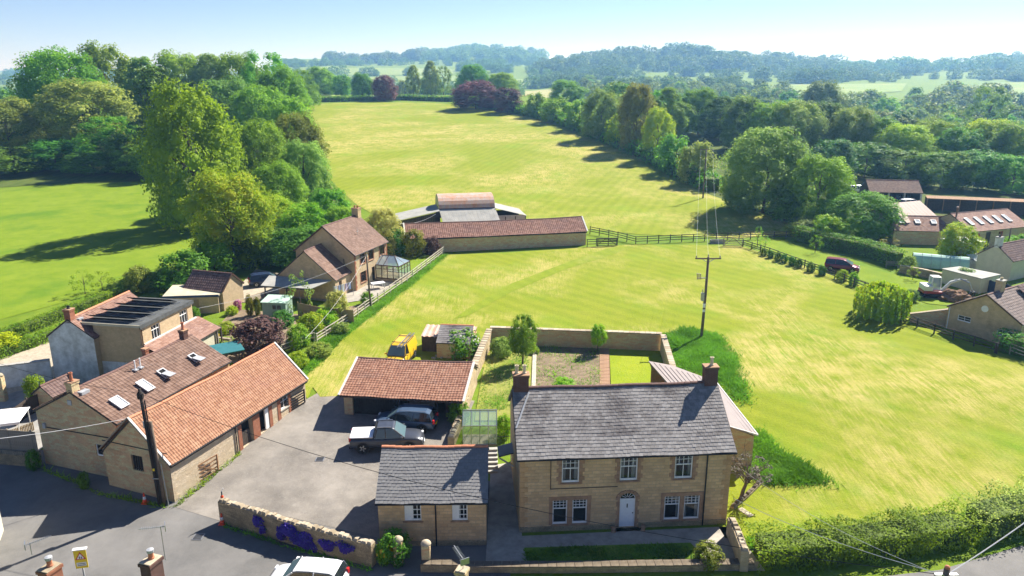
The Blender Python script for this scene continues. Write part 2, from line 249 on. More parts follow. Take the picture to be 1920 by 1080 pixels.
# ------------------------------------------------------------------ geometry helpers
class MB:
    """collects boxes, bars and tubes; build() links them as one mesh object"""
    def __init__(s): s.v = []; s.f = []
    def add(s, v, f):
        b = len(s.v); s.v += [tuple(p) for p in v]; s.f += [tuple(i + b for i in q) for q in f]; return s
    def box(s, x0, x1, y0, y1, z0, z1):
        return s.add([(x0,y0,z0),(x1,y0,z0),(x1,y1,z0),(x0,y1,z0),(x0,y0,z1),(x1,y0,z1),(x1,y1,z1),(x0,y1,z1)], BOXF)
    def hexa(s, p): return s.add(p, BOXF)          # eight corners, bottom four then top four
    def quad(s, *p): return s.add(p, [tuple(range(len(p)))])
    def bar(s, p, q, w, h=None, up=(0, 0, 1)):     # square bar from p to q
        h = h or w; p, q = Vector(p), Vector(q); d = (q - p).normalized(); u = Vector(up)
        if abs(d.dot(u)) > .98: u = Vector((0, 1, 0))
        a = d.cross(u).normalized() * w / 2; b = a.cross(d).normalized() * h / 2
        return s.add([p-a-b, p+a-b, q+a-b, q-a-b, p-a+b, p+a+b, q+a+b, q-a+b], BOXF)
    def tube(s, pts, r, n=6, caps=True):
        pts = [Vector(p) for p in pts]; rs = r if isinstance(r, (list, tuple)) else [r] * len(pts); V = []
        for i, p in enumerate(pts):
            d = (pts[min(i+1, len(pts)-1)] - pts[max(i-1, 0)]).normalized()
            u = Vector((0, 0, 1)) if abs(d.z) < .9 else Vector((1, 0, 0))
            a = d.cross(u).normalized(); b = a.cross(d).normalized()
            V += [p + (a * math.cos(k*2*math.pi/n) + b * math.sin(k*2*math.pi/n)) * rs[i] for k in range(n)]
        F = [(i*n+k, i*n+(k+1) % n, (i+1)*n+(k+1) % n, (i+1)*n+k) for i in range(len(pts)-1) for k in range(n)]
        if caps: F += [tuple(range(n))[::-1], tuple((len(pts)-1)*n+k for k in range(n))]
        return s.add(V, F)
    def lathe(s, prof, n=12, c=(0, 0, 0), axis='z'):
        V = []
        for r, z in prof:
            for k in range(n):
                a = 2*math.pi*k/n; x, y = r*math.cos(a), r*math.sin(a)
                V.append((c[0]+x, c[1]+y, c[2]+z) if axis == 'z' else (c[0]+x, c[1]+z, c[2]+y))
        F = [(i*n+k, i*n+(k+1) % n, (i+1)*n+(k+1) % n, (i+1)*n+k) for i in range(len(prof)-1) for k in range(n)]
        F += [tuple(range(n))[::-1], tuple((len(prof)-1)*n+k for k in range(n))]
        return s.add(V, F)
    def mesh(s, name):
        me = bpy.data.meshes.new(name); me.from_pydata(s.v, [], s.f); me.validate()
        bm = bmesh.new(); bm.from_mesh(me); bmesh.ops.recalc_face_normals(bm, faces=bm.faces); bm.to_mesh(me); bm.free(); return me
    def build(s, name, mat, parent=None, loc=(0, 0, 0), smooth=False, kind=None, label=None, bevel=0):
        me = s.mesh(name)
        if smooth: me.shade_smooth()
        o = obj(name, me, mat, parent, loc)
        if kind: o['kind'] = kind
        if label: o['label'] = label
        if bevel:
            b = o.modifiers.new('bevel', 'BEVEL'); b.width = bevel; b.segments = 2; b.limit_method = 'ANGLE'
        return o
BOXF = [(3,2,1,0),(4,5,6,7),(0,1,5,4),(1,2,6,5),(2,3,7,6),(3,0,4,7)]
def obj(name, me, mat=None, parent=None, loc=(0, 0, 0), rot=None):
    o = bpy.data.objects.new(name, me); COL.objects.link(o); o.parent = parent; o.location = loc
    if rot: o.rotation_euler = rot
    if mat:
        m = M[mat] if isinstance(mat, str) else mat
        if not me.materials: me.materials.append(m)
        if me.materials[0] != m: o.material_slots[0].link = 'OBJECT'; o.material_slots[0].material = m
    return o
def tag(o, label, cat, group=None):
    o['label'] = label; o['category'] = cat
    if group: o['group'] = group
    return o
def thing(name, label, cat, loc=(0, 0, 0), rz=0., group=None, scale=None):
    o = bpy.data.objects.new(name, None); COL.objects.link(o); o.location = loc; o.rotation_euler = (0, 0, rz); o.empty_display_size = .2
    if scale: o.scale = scale
    return tag(o, label, cat, group)
def struct(o): o['kind'] = 'structure'; return o
def at(p, dz=0.): return (p[0], p[1], T(p[0], p[1]) + dz)
def fmesh(name, verts, faces):                     # fast numpy mesh of quads
    me = bpy.data.meshes.new(name); n = len(faces)
    me.vertices.add(len(verts)); me.vertices.foreach_set('co', np.asarray(verts, np.float32).ravel())
    me.loops.add(n * 4); me.loops.foreach_set('vertex_index', np.asarray(faces, np.int32).ravel())
    me.polygons.add(n); me.polygons.foreach_set('loop_start', np.arange(0, n * 4, 4, dtype=np.int32))
    me.update(calc_edges=True); return me

# ------------------------------------------------------------------ ground sheets
YL = sorted({k[0] for k in KC + KR + KL} | set(range(120, 420, 12)) | set(range(420, 1000, 40)) | set(range(1000, 2700, 90)) | {-40, 3300, 4600, 6500, 9000})
def make_terrain():
    rows = []; V = []; F = []
    ang = np.linspace(-1.5, 1.5, 121)
    for y in YL:
        s = max(y, 160) if y < 160 else y
        rows.append([(a * s if abs(a) < 1.5 else a * (s + 200), y) for a in ang])
    n = len(ang)
    for r in rows: V += [(x, y, T(x, y)) for x, y in r]
    for i in range(len(rows) - 1):
        for k in range(n - 1): F.append((i*n+k, i*n+k+1, (i+1)*n+k+1, (i+1)*n+k))
    me = fmesh('ground', V, F); me.shade_smooth(); return me
struct(obj('ground', make_terrain(), 'meadow'))
def sheet(name, poly, off, mat, grid=None):
    bm = bmesh.new(); f = bm.faces.new([bm.verts.new((x, y, 0)) for x, y in poly])
    ys = [p[1] for p in poly]; xs = [p[0] for p in poly]
    cuts = [(0, y, 0, 1) for y in YL if min(ys) < y < max(ys)]
    g = grid or (8 if max(ys) > 115 else None)
    if g:
        cuts += [(1, x, 0, 0) for x in np.arange(math.ceil(min(xs) / g) * g, max(xs), g)]
        cuts += [(0, y, 0, 1) for y in np.arange(math.ceil(min(ys) / g) * g + .37 * g, max(ys), g)]
    for ax, v, _, isy in cuts:
        bmesh.ops.bisect_plane(bm, geom=bm.verts[:] + bm.edges[:] + bm.faces[:], plane_co=(0, v, 0) if isy else (v, 0, 0), plane_no=(0, 1, 0) if isy else (1, 0, 0))
    for v in bm.verts: v.co.z = T(v.co.x, v.co.y) + off
    bmesh.ops.triangulate(bm, faces=bm.faces[:])
    bmesh.ops.recalc_face_normals(bm, faces=bm.faces)
    me = bpy.data.meshes.new(name); bm.to_mesh(me); bm.free()
    if sum(p.normal.z for p in me.polygons) < 0: me.flip_normals()
    return struct(obj(name, me, mat))
# upper hayfield, lower paddock, meadow on the left
sheet('upper_hayfield', [(-86.78, 322.04), (-75.58, 340.48), (-57.44, 345.04), (-37.79, 340.48), (-22.66, 326.41), (-4.25, 305.64), (13.17, 269.42), (24.25, 230.14), (32.32, 198.84), (37.4, 169.35), (40.13, 151.38), (44.8, 135.06), (48.09, 125.25), (44.76, 116), (34.76, 113.53), (20.27, 116), (12.16, 119.54), (3.38, 116), (-8.81, 121.39), (-19.38, 121.39), (-28.89, 138.34), (-38.37, 160.34), (-48.86, 190.59), (-64.56, 245.71)], .05, 'hay', 9)
sheet('lower_paddock', [(19.24, 109.72), (34.08, 108.39), (38.19, 99.88), (42.76, 90.15), (43.08, 77.56), (44.98, 70.73), (47.09, 64.15), (49.17, 58.37), (40.69, 45.32), (32.63, 41.83), (23.75, 40.37), (14.74, 38.99), (12.81, 38.99), (12.28, 45.01), (13.95, 52.28), (11.57, 62.91), (-2.89, 62.91), (-11.56, 57.4), (-15.89, 56.94), (-17.89, 60.34), (-16.88, 69.55), (-15.14, 77.56), (-12.99, 87.43), (-9.25, 103.37), (0, 104.58), (11.03, 107.74)], .05, 'hay_lower', 6)
sheet('left_meadow', [(-124.42, 156.73), (-103.17, 149.92), (-96.51, 156.93), (-86.95, 160.14), (-76.71, 160.26), (-50.22, 121.39), (-45.94, 112.46), (-47.24, 97.14), (-48.8, 86.34), (-54.75, 75.83), (-60.75, 62.91), (-83.26, 75.83), (-118.08, 119.5)], .04, 'lush_meadow', 8)
sheet('orchard_lawn', [(34.77, 110.73), (44.51, 115.32), (47.58, 112.46), (52.25, 97.14), (55.86, 86.34), (58.35, 83.22), (52.31, 79.37), (47.37, 81.25), (44.09, 90.15), (39.66, 99.88)], .055, 'lush_meadow')
sheet('road', [(-75, 30), (-75, 46), (-40, 49), (-26, 49), (-21, 47), (-8, 47), (-1, 45), (0, 34.6), (6, 34.2), (14, 34.4), (24, 36.0), (30, 38.2), (46, 41.5), (46, 36), (30, 31.6), (18, 28.5), (6, 26), (-30, 26)], .03, 'tarmac')
sheet('yard_tarmac', [(-21.82, 42.62), (-19.77, 48.94), (-16.84, 56.67), (-16.12, 57.86), (-14.13, 56.94), (-13.34, 57.4), (-3.06, 56.31), (-3.69, 52.28), (-4.63, 49.65), (-4.29, 45.32), (-7.95, 38.99), (-13.35, 40.95), (-18.68, 42.73), (-18.13, 40.77), (-21.61, 42.29)], .04, 'yard')
sheet('greener_track', [(17.81, 107.74), (14.41, 103.37), (7.05, 95.56), (0, 85.7), (-4.64, 77.21), (-6.27, 75.83), (-4.78, 79.74), (0, 89.23), (7.27, 98.77), (14.11, 107.09)], .075, 'track_grass')
sheet('farm_track', [(-16.84, 56.67), (-17.06, 61.72), (-14.77, 69.55), (-11.64, 77.56), (-13.1, 77.56), (-16.35, 69.55), (-18.08, 62.91), (-17.91, 57.86)], .06, 'hay_lower')
sheet('left_driveway', [(-49.18, 62.91), (-47.78, 66.75), (-45.89, 69.55), (-43.78, 69.55), (-39.53, 62.91), (-40.6, 58.37), (-41.51, 55.6), (-44.3, 52.28)], .05, 'gravel')
sheet('side_yard', [(-43.52, 54.74), (-41.63, 57.86), (-38.66, 58.91), (-34.49, 53.08), (-34.26, 47.9), (-39.3, 48.59)], .06, 'concrete')
sheet('house_garden', [(-2.91, 53.08), (1.04, 53.08), (1.79, 57.86), (8.06, 57.86), (9.49, 69.55), (-1.85, 69.55), (-2.61, 61.72)], .08, 'rough_lawn')
sheet('vegetable_bed', [(1.87, 57.58), (2.29, 68.41), (8.63, 68.41), (7.58, 57.58)], .10, 'soil')
sheet('walled_lawn', [(8.29, 57.58), (9.46, 68.41), (14.45, 68.41), (13.73, 57.58)], .10, 'lawn')
sheet('front_court', [(-1.5, 35.9), (-1.5, 47), (.5, 47.5), (.6, 39.2), (13.6, 40.2), (14.2, 35.9)], .05, 'paving')
sheet('front_lawn', [(.9, 36.4), (.7, 38.0), (10.6, 38.5), (11.2, 36.7)], .075, 'verge')
sheet('house_patio', [(-19.43, 81.25), (-16.14, 83.22), (-13.62, 92.05), (-15.75, 97.14), (-18.39, 92.05), (-19.9, 86.34)], .06, 'paving')
sheet('house_drive', [(-32.19, 81.25), (-29.54, 86.34), (-24.83, 83.22), (-19.43, 81.25), (-22.61, 89.69), (-27.24, 92.05), (-33.92, 95.82), (-33.58, 89.69), (-34.67, 86.34)], .06, 'gravel')
sheet('terrace_garden', [(-30.69, 72.57), (-30.91, 79.37), (-23.29, 77.56), (-16.4, 81.25), (-17.89, 74.17), (-20.71, 68.12), (-22.37, 66.75), (-24.59, 62.91), (-26.96, 65.43)], .05, 'soil')
sheet('house_side_lawn', [(-14.3, 92.05), (-15.95, 98.49), (-14.33, 102.77), (-9.48, 103.37), (-11.45, 97.14)], .07, 'lush_meadow')
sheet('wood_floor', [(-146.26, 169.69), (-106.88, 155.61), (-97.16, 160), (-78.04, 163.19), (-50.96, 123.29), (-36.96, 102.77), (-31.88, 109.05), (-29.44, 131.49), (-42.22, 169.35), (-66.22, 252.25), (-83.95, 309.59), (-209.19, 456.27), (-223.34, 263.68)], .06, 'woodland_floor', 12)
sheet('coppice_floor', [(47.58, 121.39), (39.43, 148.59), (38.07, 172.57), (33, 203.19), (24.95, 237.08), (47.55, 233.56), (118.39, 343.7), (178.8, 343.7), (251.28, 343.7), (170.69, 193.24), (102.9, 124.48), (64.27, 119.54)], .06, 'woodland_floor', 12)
# far fields
sheet('ridge_pasture', [(-94.64, 354.55), (-83.18, 375.19), (-60.66, 380.73), (-24.58, 354.55), (-30.8, 404.59), (-146.19, 812.8), (-106.66, 411.02)], .25, 'far_pasture', 10)
for nm, pl, mt in (('distant_field', [(-416.24, 1517.73), (-392.5, 1685.94), (-347.17, 1583.23), (-216.58, 1580.29), (-103.75, 1513.52), (-101.91, 1349.13), (-201.38, 1332.51), (-326.33, 1319.35)], 'far_pasture'),
                   ('distant_field', [(-274.6, 1209.78), (-178.75, 1300.59), (-88.44, 1287.04), (32.03, 1163.85), (28.36, 1028.38), (-113.49, 1028.85), (-227, 1028.95)], 'far_pasture'),
                   ('distant_field', [(9.37, 904.39), (55.11, 887.21), (36.2, 746.96), (6.89, 398.35)], 'far_barley'),
                   ('distant_field', [(106.47, 908.77), (212.11, 1027.53), (253.62, 995.77), (176.5, 882.82), (102.34, 823.96)], 'far_pasture'),
                   ('distant_field', [(238.5, 813.07), (320.9, 895.31), (468.82, 919.49), (379.98, 753.31), (310.71, 701.8), (253.67, 609.78), (232.38, 645.14)], 'far_pasture'),
                   ('distant_field', [(278.95, 660.44), (330.12, 701.79), (263.33, 549.38), (229.27, 523.39)], 'far_pasture'),
                   ('distant_field', [(419.13, 744.13), (561.19, 915.15), (632.57, 947.02), (626.97, 874.45), (396.9, 549.38), (385.11, 578.04), (411.77, 668.3)], 'far_pasture'),
                   ('distant_field', [(-304.28, 456.27), (-421.13, 682.21), (-228.09, 368.23), (-224.54, 335.75)], 'far_pasture')):
    sheet(nm, pl, .5, mt, 60)

# ------------------------------------------------------------------ foliage
def leafquads(pos, nrm, size, rg, asp=.62):
    n = len(pos); nrm = nrm / (np.linalg.norm(nrm, axis=1, keepdims=True) + 1e-9)
    t = rg.normal(size=(n, 3)); t -= nrm * (t * nrm).sum(1, keepdims=True); t /= (np.linalg.norm(t, axis=1, keepdims=True) + 1e-9)
    b = np.cross(nrm, t); s = (size * rg.uniform(.65, 1.35, n))[:, None] if np.isscalar(size) else (size * rg.uniform(.65, 1.35, n))[:, None]
    V = np.stack([pos - t * s * .5, pos + b * s * asp * .5 - t * s * .06 + nrm * s * .07, pos + t * s * .5, pos - b * s * asp * .5 - t * s * .06 + nrm * s * .07], 1).reshape(-1, 3)
    return V, np.arange(n * 4).reshape(-1, 4)
ICO = None
def crown(name, seed, prof, nl, lr, nleaf, leaf, A=2.0, up=.45, spread=.8, core=.58, jit=.38):
    """foliage lobes spread through a crown of half-width 1 and height A; every lobe is a leafy shell round a ball added to stop light passing through"""
    global ICO
    rg = np.random.default_rng(seed); C = []; L = []
    if ICO is None:
        bm = bmesh.new(); bmesh.ops.create_icosphere(bm, subdivisions=1, radius=1); ICO = (np.array([v.co for v in bm.verts]), [[v.index for v in f.verts] for f in bm.faces]); bm.free()
    i = 0
    while len(C) < nl:
        i += 1; z = ((i * .5698403) % 1) * .93 + .03; a = i * .7548777 * 2 * math.pi + rg.uniform(-.4, .4); q = rg.uniform(.45, 1) ** .5 * spread; w = prof(z)
        C.append((math.cos(a) * w * q, math.sin(a) * w * q, z * A)); L.append(lr * rg.uniform(.65, 1.3) * (.55 + .45 * w))
    C = np.array(C); L = np.array(L)
    k = rg.choice(nl, nleaf, p=L ** 2 / (L ** 2).sum()); d = rg.normal(size=(nleaf, 3)); cen = C[k] - np.array([0, 0, .42 * A]); d += .55 * cen / (np.linalg.norm(cen, axis=1, keepdims=True) + .05); d[:, 2] += .2
    d /= np.linalg.norm(d, axis=1, keepdims=True)
    wob = 1 + .2 * np.sin(d @ rg.normal(size=(3, 3)) * 6 + k[:, None]).sum(1, keepdims=True) / 2
    P = C[k] + d * L[k][:, None] * rg.uniform(.78, 1.08, (nleaf, 1)) * wob * np.array([1, 1, .85])
    keep = (P[:, 2] > -.02)
    N = d * (1 - up) + np.array([0, 0, up]) + rg.normal(size=d.shape) * jit
    V, F = leafquads(P[keep], N[keep], leaf, rg)
    if core:  # balls added inside the lobes to block light, in the leaf material
        f3 = np.array([f + [f[2]] for f in ICO[1]]); Vs = [V]; Fs = [F]; n = len(V)
        iv = ICO[0]
        for c, l in zip(C, L):
            Vs.append(c + iv * l * core * rg.uniform(.85, 1.1, (len(iv), 1)) * np.array([1, 1, .85])); n += len(iv)
        base = len(V); V = np.concatenate(Vs)
        me = bpy.data.meshes.new(name); nq = len(F); nt = len(ICO[1]) * len(C)
        tri = np.concatenate([np.array(ICO[1]) + base + j * len(iv) for j in range(len(C))])
        me.vertices.add(len(V)); me.vertices.foreach_set('co', np.asarray(V, np.float32).ravel())
        me.loops.add(nq * 4 + nt * 3); me.loops.foreach_set('vertex_index', np.concatenate([F.ravel(), tri.ravel()]).astype(np.int32))
        me.polygons.add(nq + nt); me.polygons.foreach_set('loop_start', np.concatenate([np.arange(nq) * 4, nq * 4 + np.arange(nt) * 3]).astype(np.int32)); me.update(calc_edges=True)
    else: me = fmesh(name, V, F)
    me.materials.append(M['leaf_mid']); me['A'] = A; me['nleaf'] = int(len(F)); return me
dome = lambda z: max(.12, 1 - abs((z - .42) / .6) ** 2.4) ** .6
tallp = lambda z: max(.1, 1 - abs((z - .4) / .62) ** 1.7)
conep = lambda z: max(.05, 1.02 - z)
roundp = lambda z: max(.1, 1 - ((z - .5) / .52) ** 2) ** .5
PR = {}
PR['broad'] = [crown('broad_crown', 11 + i, dome, 70, .30, 19000, .050, 2.1) for i in range(3)]
PR['tall'] = [crown('tall_crown', 21 + i, tallp, 80, .28, 19000, .056, 3.1, spread=.85) for i in range(2)]
PR['loose'] = [crown('loose_crown', 31 + i, dome, 44, .24, 9000, .054, 2.3, spread=.95, core=.5) for i in range(2)]
PR['round'] = [crown('round_crown', 41 + i, roundp, 46, .33, 8000, .070, 2.0) for i in range(3)]
PR['bush'] = [crown('bush_crown', 51 + i, roundp, 26, .40, 2400, .12, 1.7) for i in range(3)]
PR['far'] = [crown('far_crown', 61 + i, dome, 30, .36, 1700, .13, 1.9) for i in range(3)]
PR['thin'] = [crown('thin_crown', 71, roundp, 16, .24, 900, .10, 2.2, spread=1, core=0)]
def cedar_crown():
    rg = np.random.default_rng(5); P = []; N = []
    for t in range(15):
        z = .06 + .9 * t / 14; w = (1.0 - z * .78) * rg.uniform(.8, 1.1)
        for b in range(5):
            a = rg.uniform(0, 6.28); ln = w * rg.uniform(.6, 1.05); n = int(200 * ln + 30)
            s = rg.uniform(.1, 1, n) ** .7; wid = .16 * np.sin(np.clip(s, 0, 1) * 2.6) + .03
            o = rg.normal(size=n) * wid
            P.append(np.stack([np.cos(a) * s * ln - np.sin(a) * o, np.sin(a) * s * ln + np.cos(a) * o, z + rg.normal(size=n) * .008 - .03 * s], 1)); N.append(np.tile([0, 0, 1.], (n, 1)) + rg.normal(size=(n, 3)) * .3)
    V, F = leafquads(np.concatenate(P), np.concatenate(N), .07, rg); me = fmesh('cedar_crown', V, F); me.materials.append(M['leaf_cedar']); return me
PR['cedar'] = [cedar_crown()]
def willow_crown():
    rg = np.random.default_rng(6); P = []; N = []
    for k in range(150):
        a = rg.uniform(0, 6.28); r = rg.uniform(.15, 1) ** .6; zt = .62 + .38 * math.cos(r * 1.4) * rg.uniform(.8, 1.05); zb = rg.uniform(0, .25); n = 34
        s = np.linspace(0, 1, n); P.append(np.stack([np.cos(a) * r * (1 + .06 * s) + rg.normal(size=n) * .022, np.sin(a) * r * (1 + .06 * s) + rg.normal(size=n) * .022, zt + (zb - zt) * s], 1))
        N.append(np.tile([np.cos(a), np.sin(a), .3], (n, 1)) + rg.normal(size=(n, 3)) * .4)
    V, F = leafquads(np.concatenate(P), np.concatenate(N), .11, rg); me = fmesh('willow_crown', V, F); me.materials.append(M['leaf_fresh']); return me
PR['willow'] = [willow_crown()]
def trunk_mesh(seed, n=6, lean=.03):
    rg = random.Random(seed); m = MB(); top = Vector((rg.uniform(-lean, lean), rg.uniform(-lean, lean), .62))
    m.tube([(0, 0, -.03), (0, 0, .02), top * .5, top], [.034, .024, .017, .008], 8)
    for k in range(n):
        s = rg.uniform(.35, .95); a = k * 2.4 + rg.uniform(-.4, .4); b = top * s; e = b + Vector((math.cos(a) * .2, math.sin(a) * .2, rg.uniform(.12, .28)))
        m.tube([b, (b + e) / 2 + Vector((0, 0, .03)), e], [.011, .008, .003], 5)
    return m.mesh('trunk')
TRUNKS = [trunk_mesh(i) for i in range(3)]
FARTRUNK = MB().tube([(0, 0, -.03), (0, 0, .3), (0, 0, .6)], [.03, .02, .008], 5).mesh('trunk')
tcount = [0]
def tree(proto, mat, q, label, group=None, clear=.1, name='tree', cat='tree', far=False):
    x, y, h, r = q; i = tcount[0]; tcount[0] += 1
    t = thing(name, label, cat, (x, y, T(x, y) - .05), i * 2.399, group)
    ms = PR[proto]; c = obj('crown', ms[i % len(ms)], mat, t, (0, 0, h * clear)); c.scale = (r, r, h * (1 - clear) * .96 / ms[i % len(ms)].get('A', 1))
    k = obj('trunk', FARTRUNK if far else TRUNKS[i % 3], 'bark', t); k.scale = (h * .8, h * .8, h)
    return t
# --- the wood on the left
WB = 'trees of the wood beyond the left meadow'
for pr, mt, q, lb in (
    ('broad', 'leaf_mid', (-123.62, 212, 27.13, 12.34), 'broad dark-edged tree at the left end of the wood skyline'),
    ('broad', 'leaf_mid', (-124.31, 238, 28.51, 10.45), 'tallest rounded crown on the left wood skyline'),
    ('tall', 'leaf_mid', (-110.22, 232, 25.39, 8.15), 'upright crown on the skyline directly above the cedar'),
    ('broad', 'leaf_mid', (-105.07, 245, 25.13, 10.31), 'green crown on the wood skyline right of the cedar'),
    ('tall', 'leaf_grey', (-93.75, 240, 25.63, 9.26), 'hazy grey-green crown in the middle of the wood skyline'),
    ('broad', 'leaf_mid', (-85.71, 242, 24.43, 9.33), 'rounded crown behind the bright lime tree, on the skyline'),
    ('loose', 'leaf_mid', (-73.68, 232, 25.54, 8.15), 'airy tree at the high right end of the wood skyline'),
    ('broad', 'leaf_mid', (-64.7, 215, 21.83, 8.33), 'full tree at the right shoulder of the wood'),
    ('loose', 'leaf_mid', (-84.1, 303.7, 16.22, 7.92), 'open tree with a bare trunk at the corner of the upper hayfield'),
    ('broad', 'leaf_grey', (-107.34, 192, 19.81, 12.92), 'pale grey-green tree with feathery top left of the cedar'),
    ('broad', 'leaf_grey', (-125.04, 188, 16.05, 10), 'grey-green tree at the far left edge of the picture'),
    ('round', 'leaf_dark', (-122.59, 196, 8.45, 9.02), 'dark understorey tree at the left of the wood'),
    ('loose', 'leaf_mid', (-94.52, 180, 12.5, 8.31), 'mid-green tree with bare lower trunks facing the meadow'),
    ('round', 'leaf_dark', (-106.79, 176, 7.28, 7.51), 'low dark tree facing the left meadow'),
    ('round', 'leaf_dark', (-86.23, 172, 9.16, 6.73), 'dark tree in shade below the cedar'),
    ('broad', 'leaf_grey', (-74.67, 200, 19.63, 9.19), 'grey-green tree behind the bright lime tree'),
    ('broad', 'leaf_mid', (-61.89, 188, 18.68, 8.66), 'full green tree right of the bright lime tree'),
    ('round', 'leaf_mid', (-52.71, 178, 16.78, 6.96), 'small rounded tree at the edge of the hayfield'),
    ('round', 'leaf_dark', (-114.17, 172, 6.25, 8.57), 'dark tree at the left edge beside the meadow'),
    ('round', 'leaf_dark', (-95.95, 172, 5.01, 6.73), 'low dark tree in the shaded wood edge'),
    ('round', 'leaf_dark', (-78.65, 166, 8.55, 4.73), 'narrow dark tree beside the bright lime tree')):
    tree(pr, mt, q, lb, WB, .08)
cd_ = tree('cedar', 'leaf_cedar', (-82.58, 178, 24.86, 9.49), 'old cedar with flat layered branches in the left wood', None, .05, 'cedar_tree')
tree('broad', 'leaf_lime', (-51.45, 121.39, 23.34, 7.93), 'big bright lime-green tree standing at the meadow edge', None, .03, 'lime_tree')
tree('tall', 'leaf_lime', (-51.08, 135, 15.9, 4.87), 'bright shoulder of foliage right of the big lime-green tree')
for pr, mt, q, lb in (
    ('broad', 'leaf_fresh', (-37.22, 97.14, 12.96, 5.91), 'light green spreading tree in front of the big lime-green tree'),
    ('broad', 'leaf_mid', (-45.76, 138, 15.89, 5.96), 'tall mid-green tree between the lime tree and the olive yew'),
    ('broad', 'leaf_olive', (-42.62, 150, 15.97, 5.91), 'dark olive yew at the edge of the upper hayfield'),
    ('broad', 'leaf_grey', (-36.6, 132, 12.83, 4.77), 'silver-green willow below the olive yew'),
    ('broad', 'leaf_mid', (-38.52, 122, 10.83, 4.87), 'dense mid-green tree behind the detached house'),
    ('broad', 'leaf_fresh', (-36.74, 112, 7.08, 4.9), 'rounded fresh-green tree left of the detached house'),
    ('round', 'leaf_mid', (-27.61, 112, 8.13, 3.88), 'bushy tree beside the chimney of the detached house'),
    ('round', 'leaf_fresh', (-29.21, 104, 6.99, 4.19), 'fresh-green tree rising behind the detached house gable'),
    ('round', 'leaf_dark', (-38.6, 100, 4.46, 4.04), 'dark tree beside the driveway hedge'),
    ('round', 'leaf_dark', (-27.93, 96, 5.71, 3.89), 'dark laurel mass against the detached house gable'),
    ('round', 'leaf_dark', (-32.74, 98, 5.05, 3.97), 'dark shrubby tree above the parked blue car'),
    ('round', 'leaf_mid', (-24.53, 106, 6.61, 2.72), 'small green tree right behind the detached house roof'),
    ('bush', 'leaf_dark', (-39.49, 86.34, 4.61, 2.89), 'dark shrub mass behind the brown garage'),
    ('bush', 'leaf_mid', (-37.8, 92.05, 4.53, 2.72), 'green shrub between the garage and the wood'),
    ('bush', 'leaf_grey', (-44.44, 85.28, 3.27, 1.59), 'pale shrub in the meadow hedge'),
    ('thin', 'leaf_mid', (-50.56, 84.86, 3, 1.33), 'young sapling at the meadow hedge, left one of the pair'),
    ('thin', 'leaf_mid', (-49.25, 86.34, 2.65, 1.16), 'young sapling at the meadow hedge, right one of the pair'),
    ('broad', 'leaf_cream', (-18.05, 103.37, 6.88, 2.73), 'cream-leaved ornamental tree behind the detached house'),
    ('bush', 'leaf_dark', (-16.44, 102.77, 3.84, 1.66), 'dark shrub between the cream tree and the long stone shed')):
    tree(pr, mt, q, lb, None, .06)
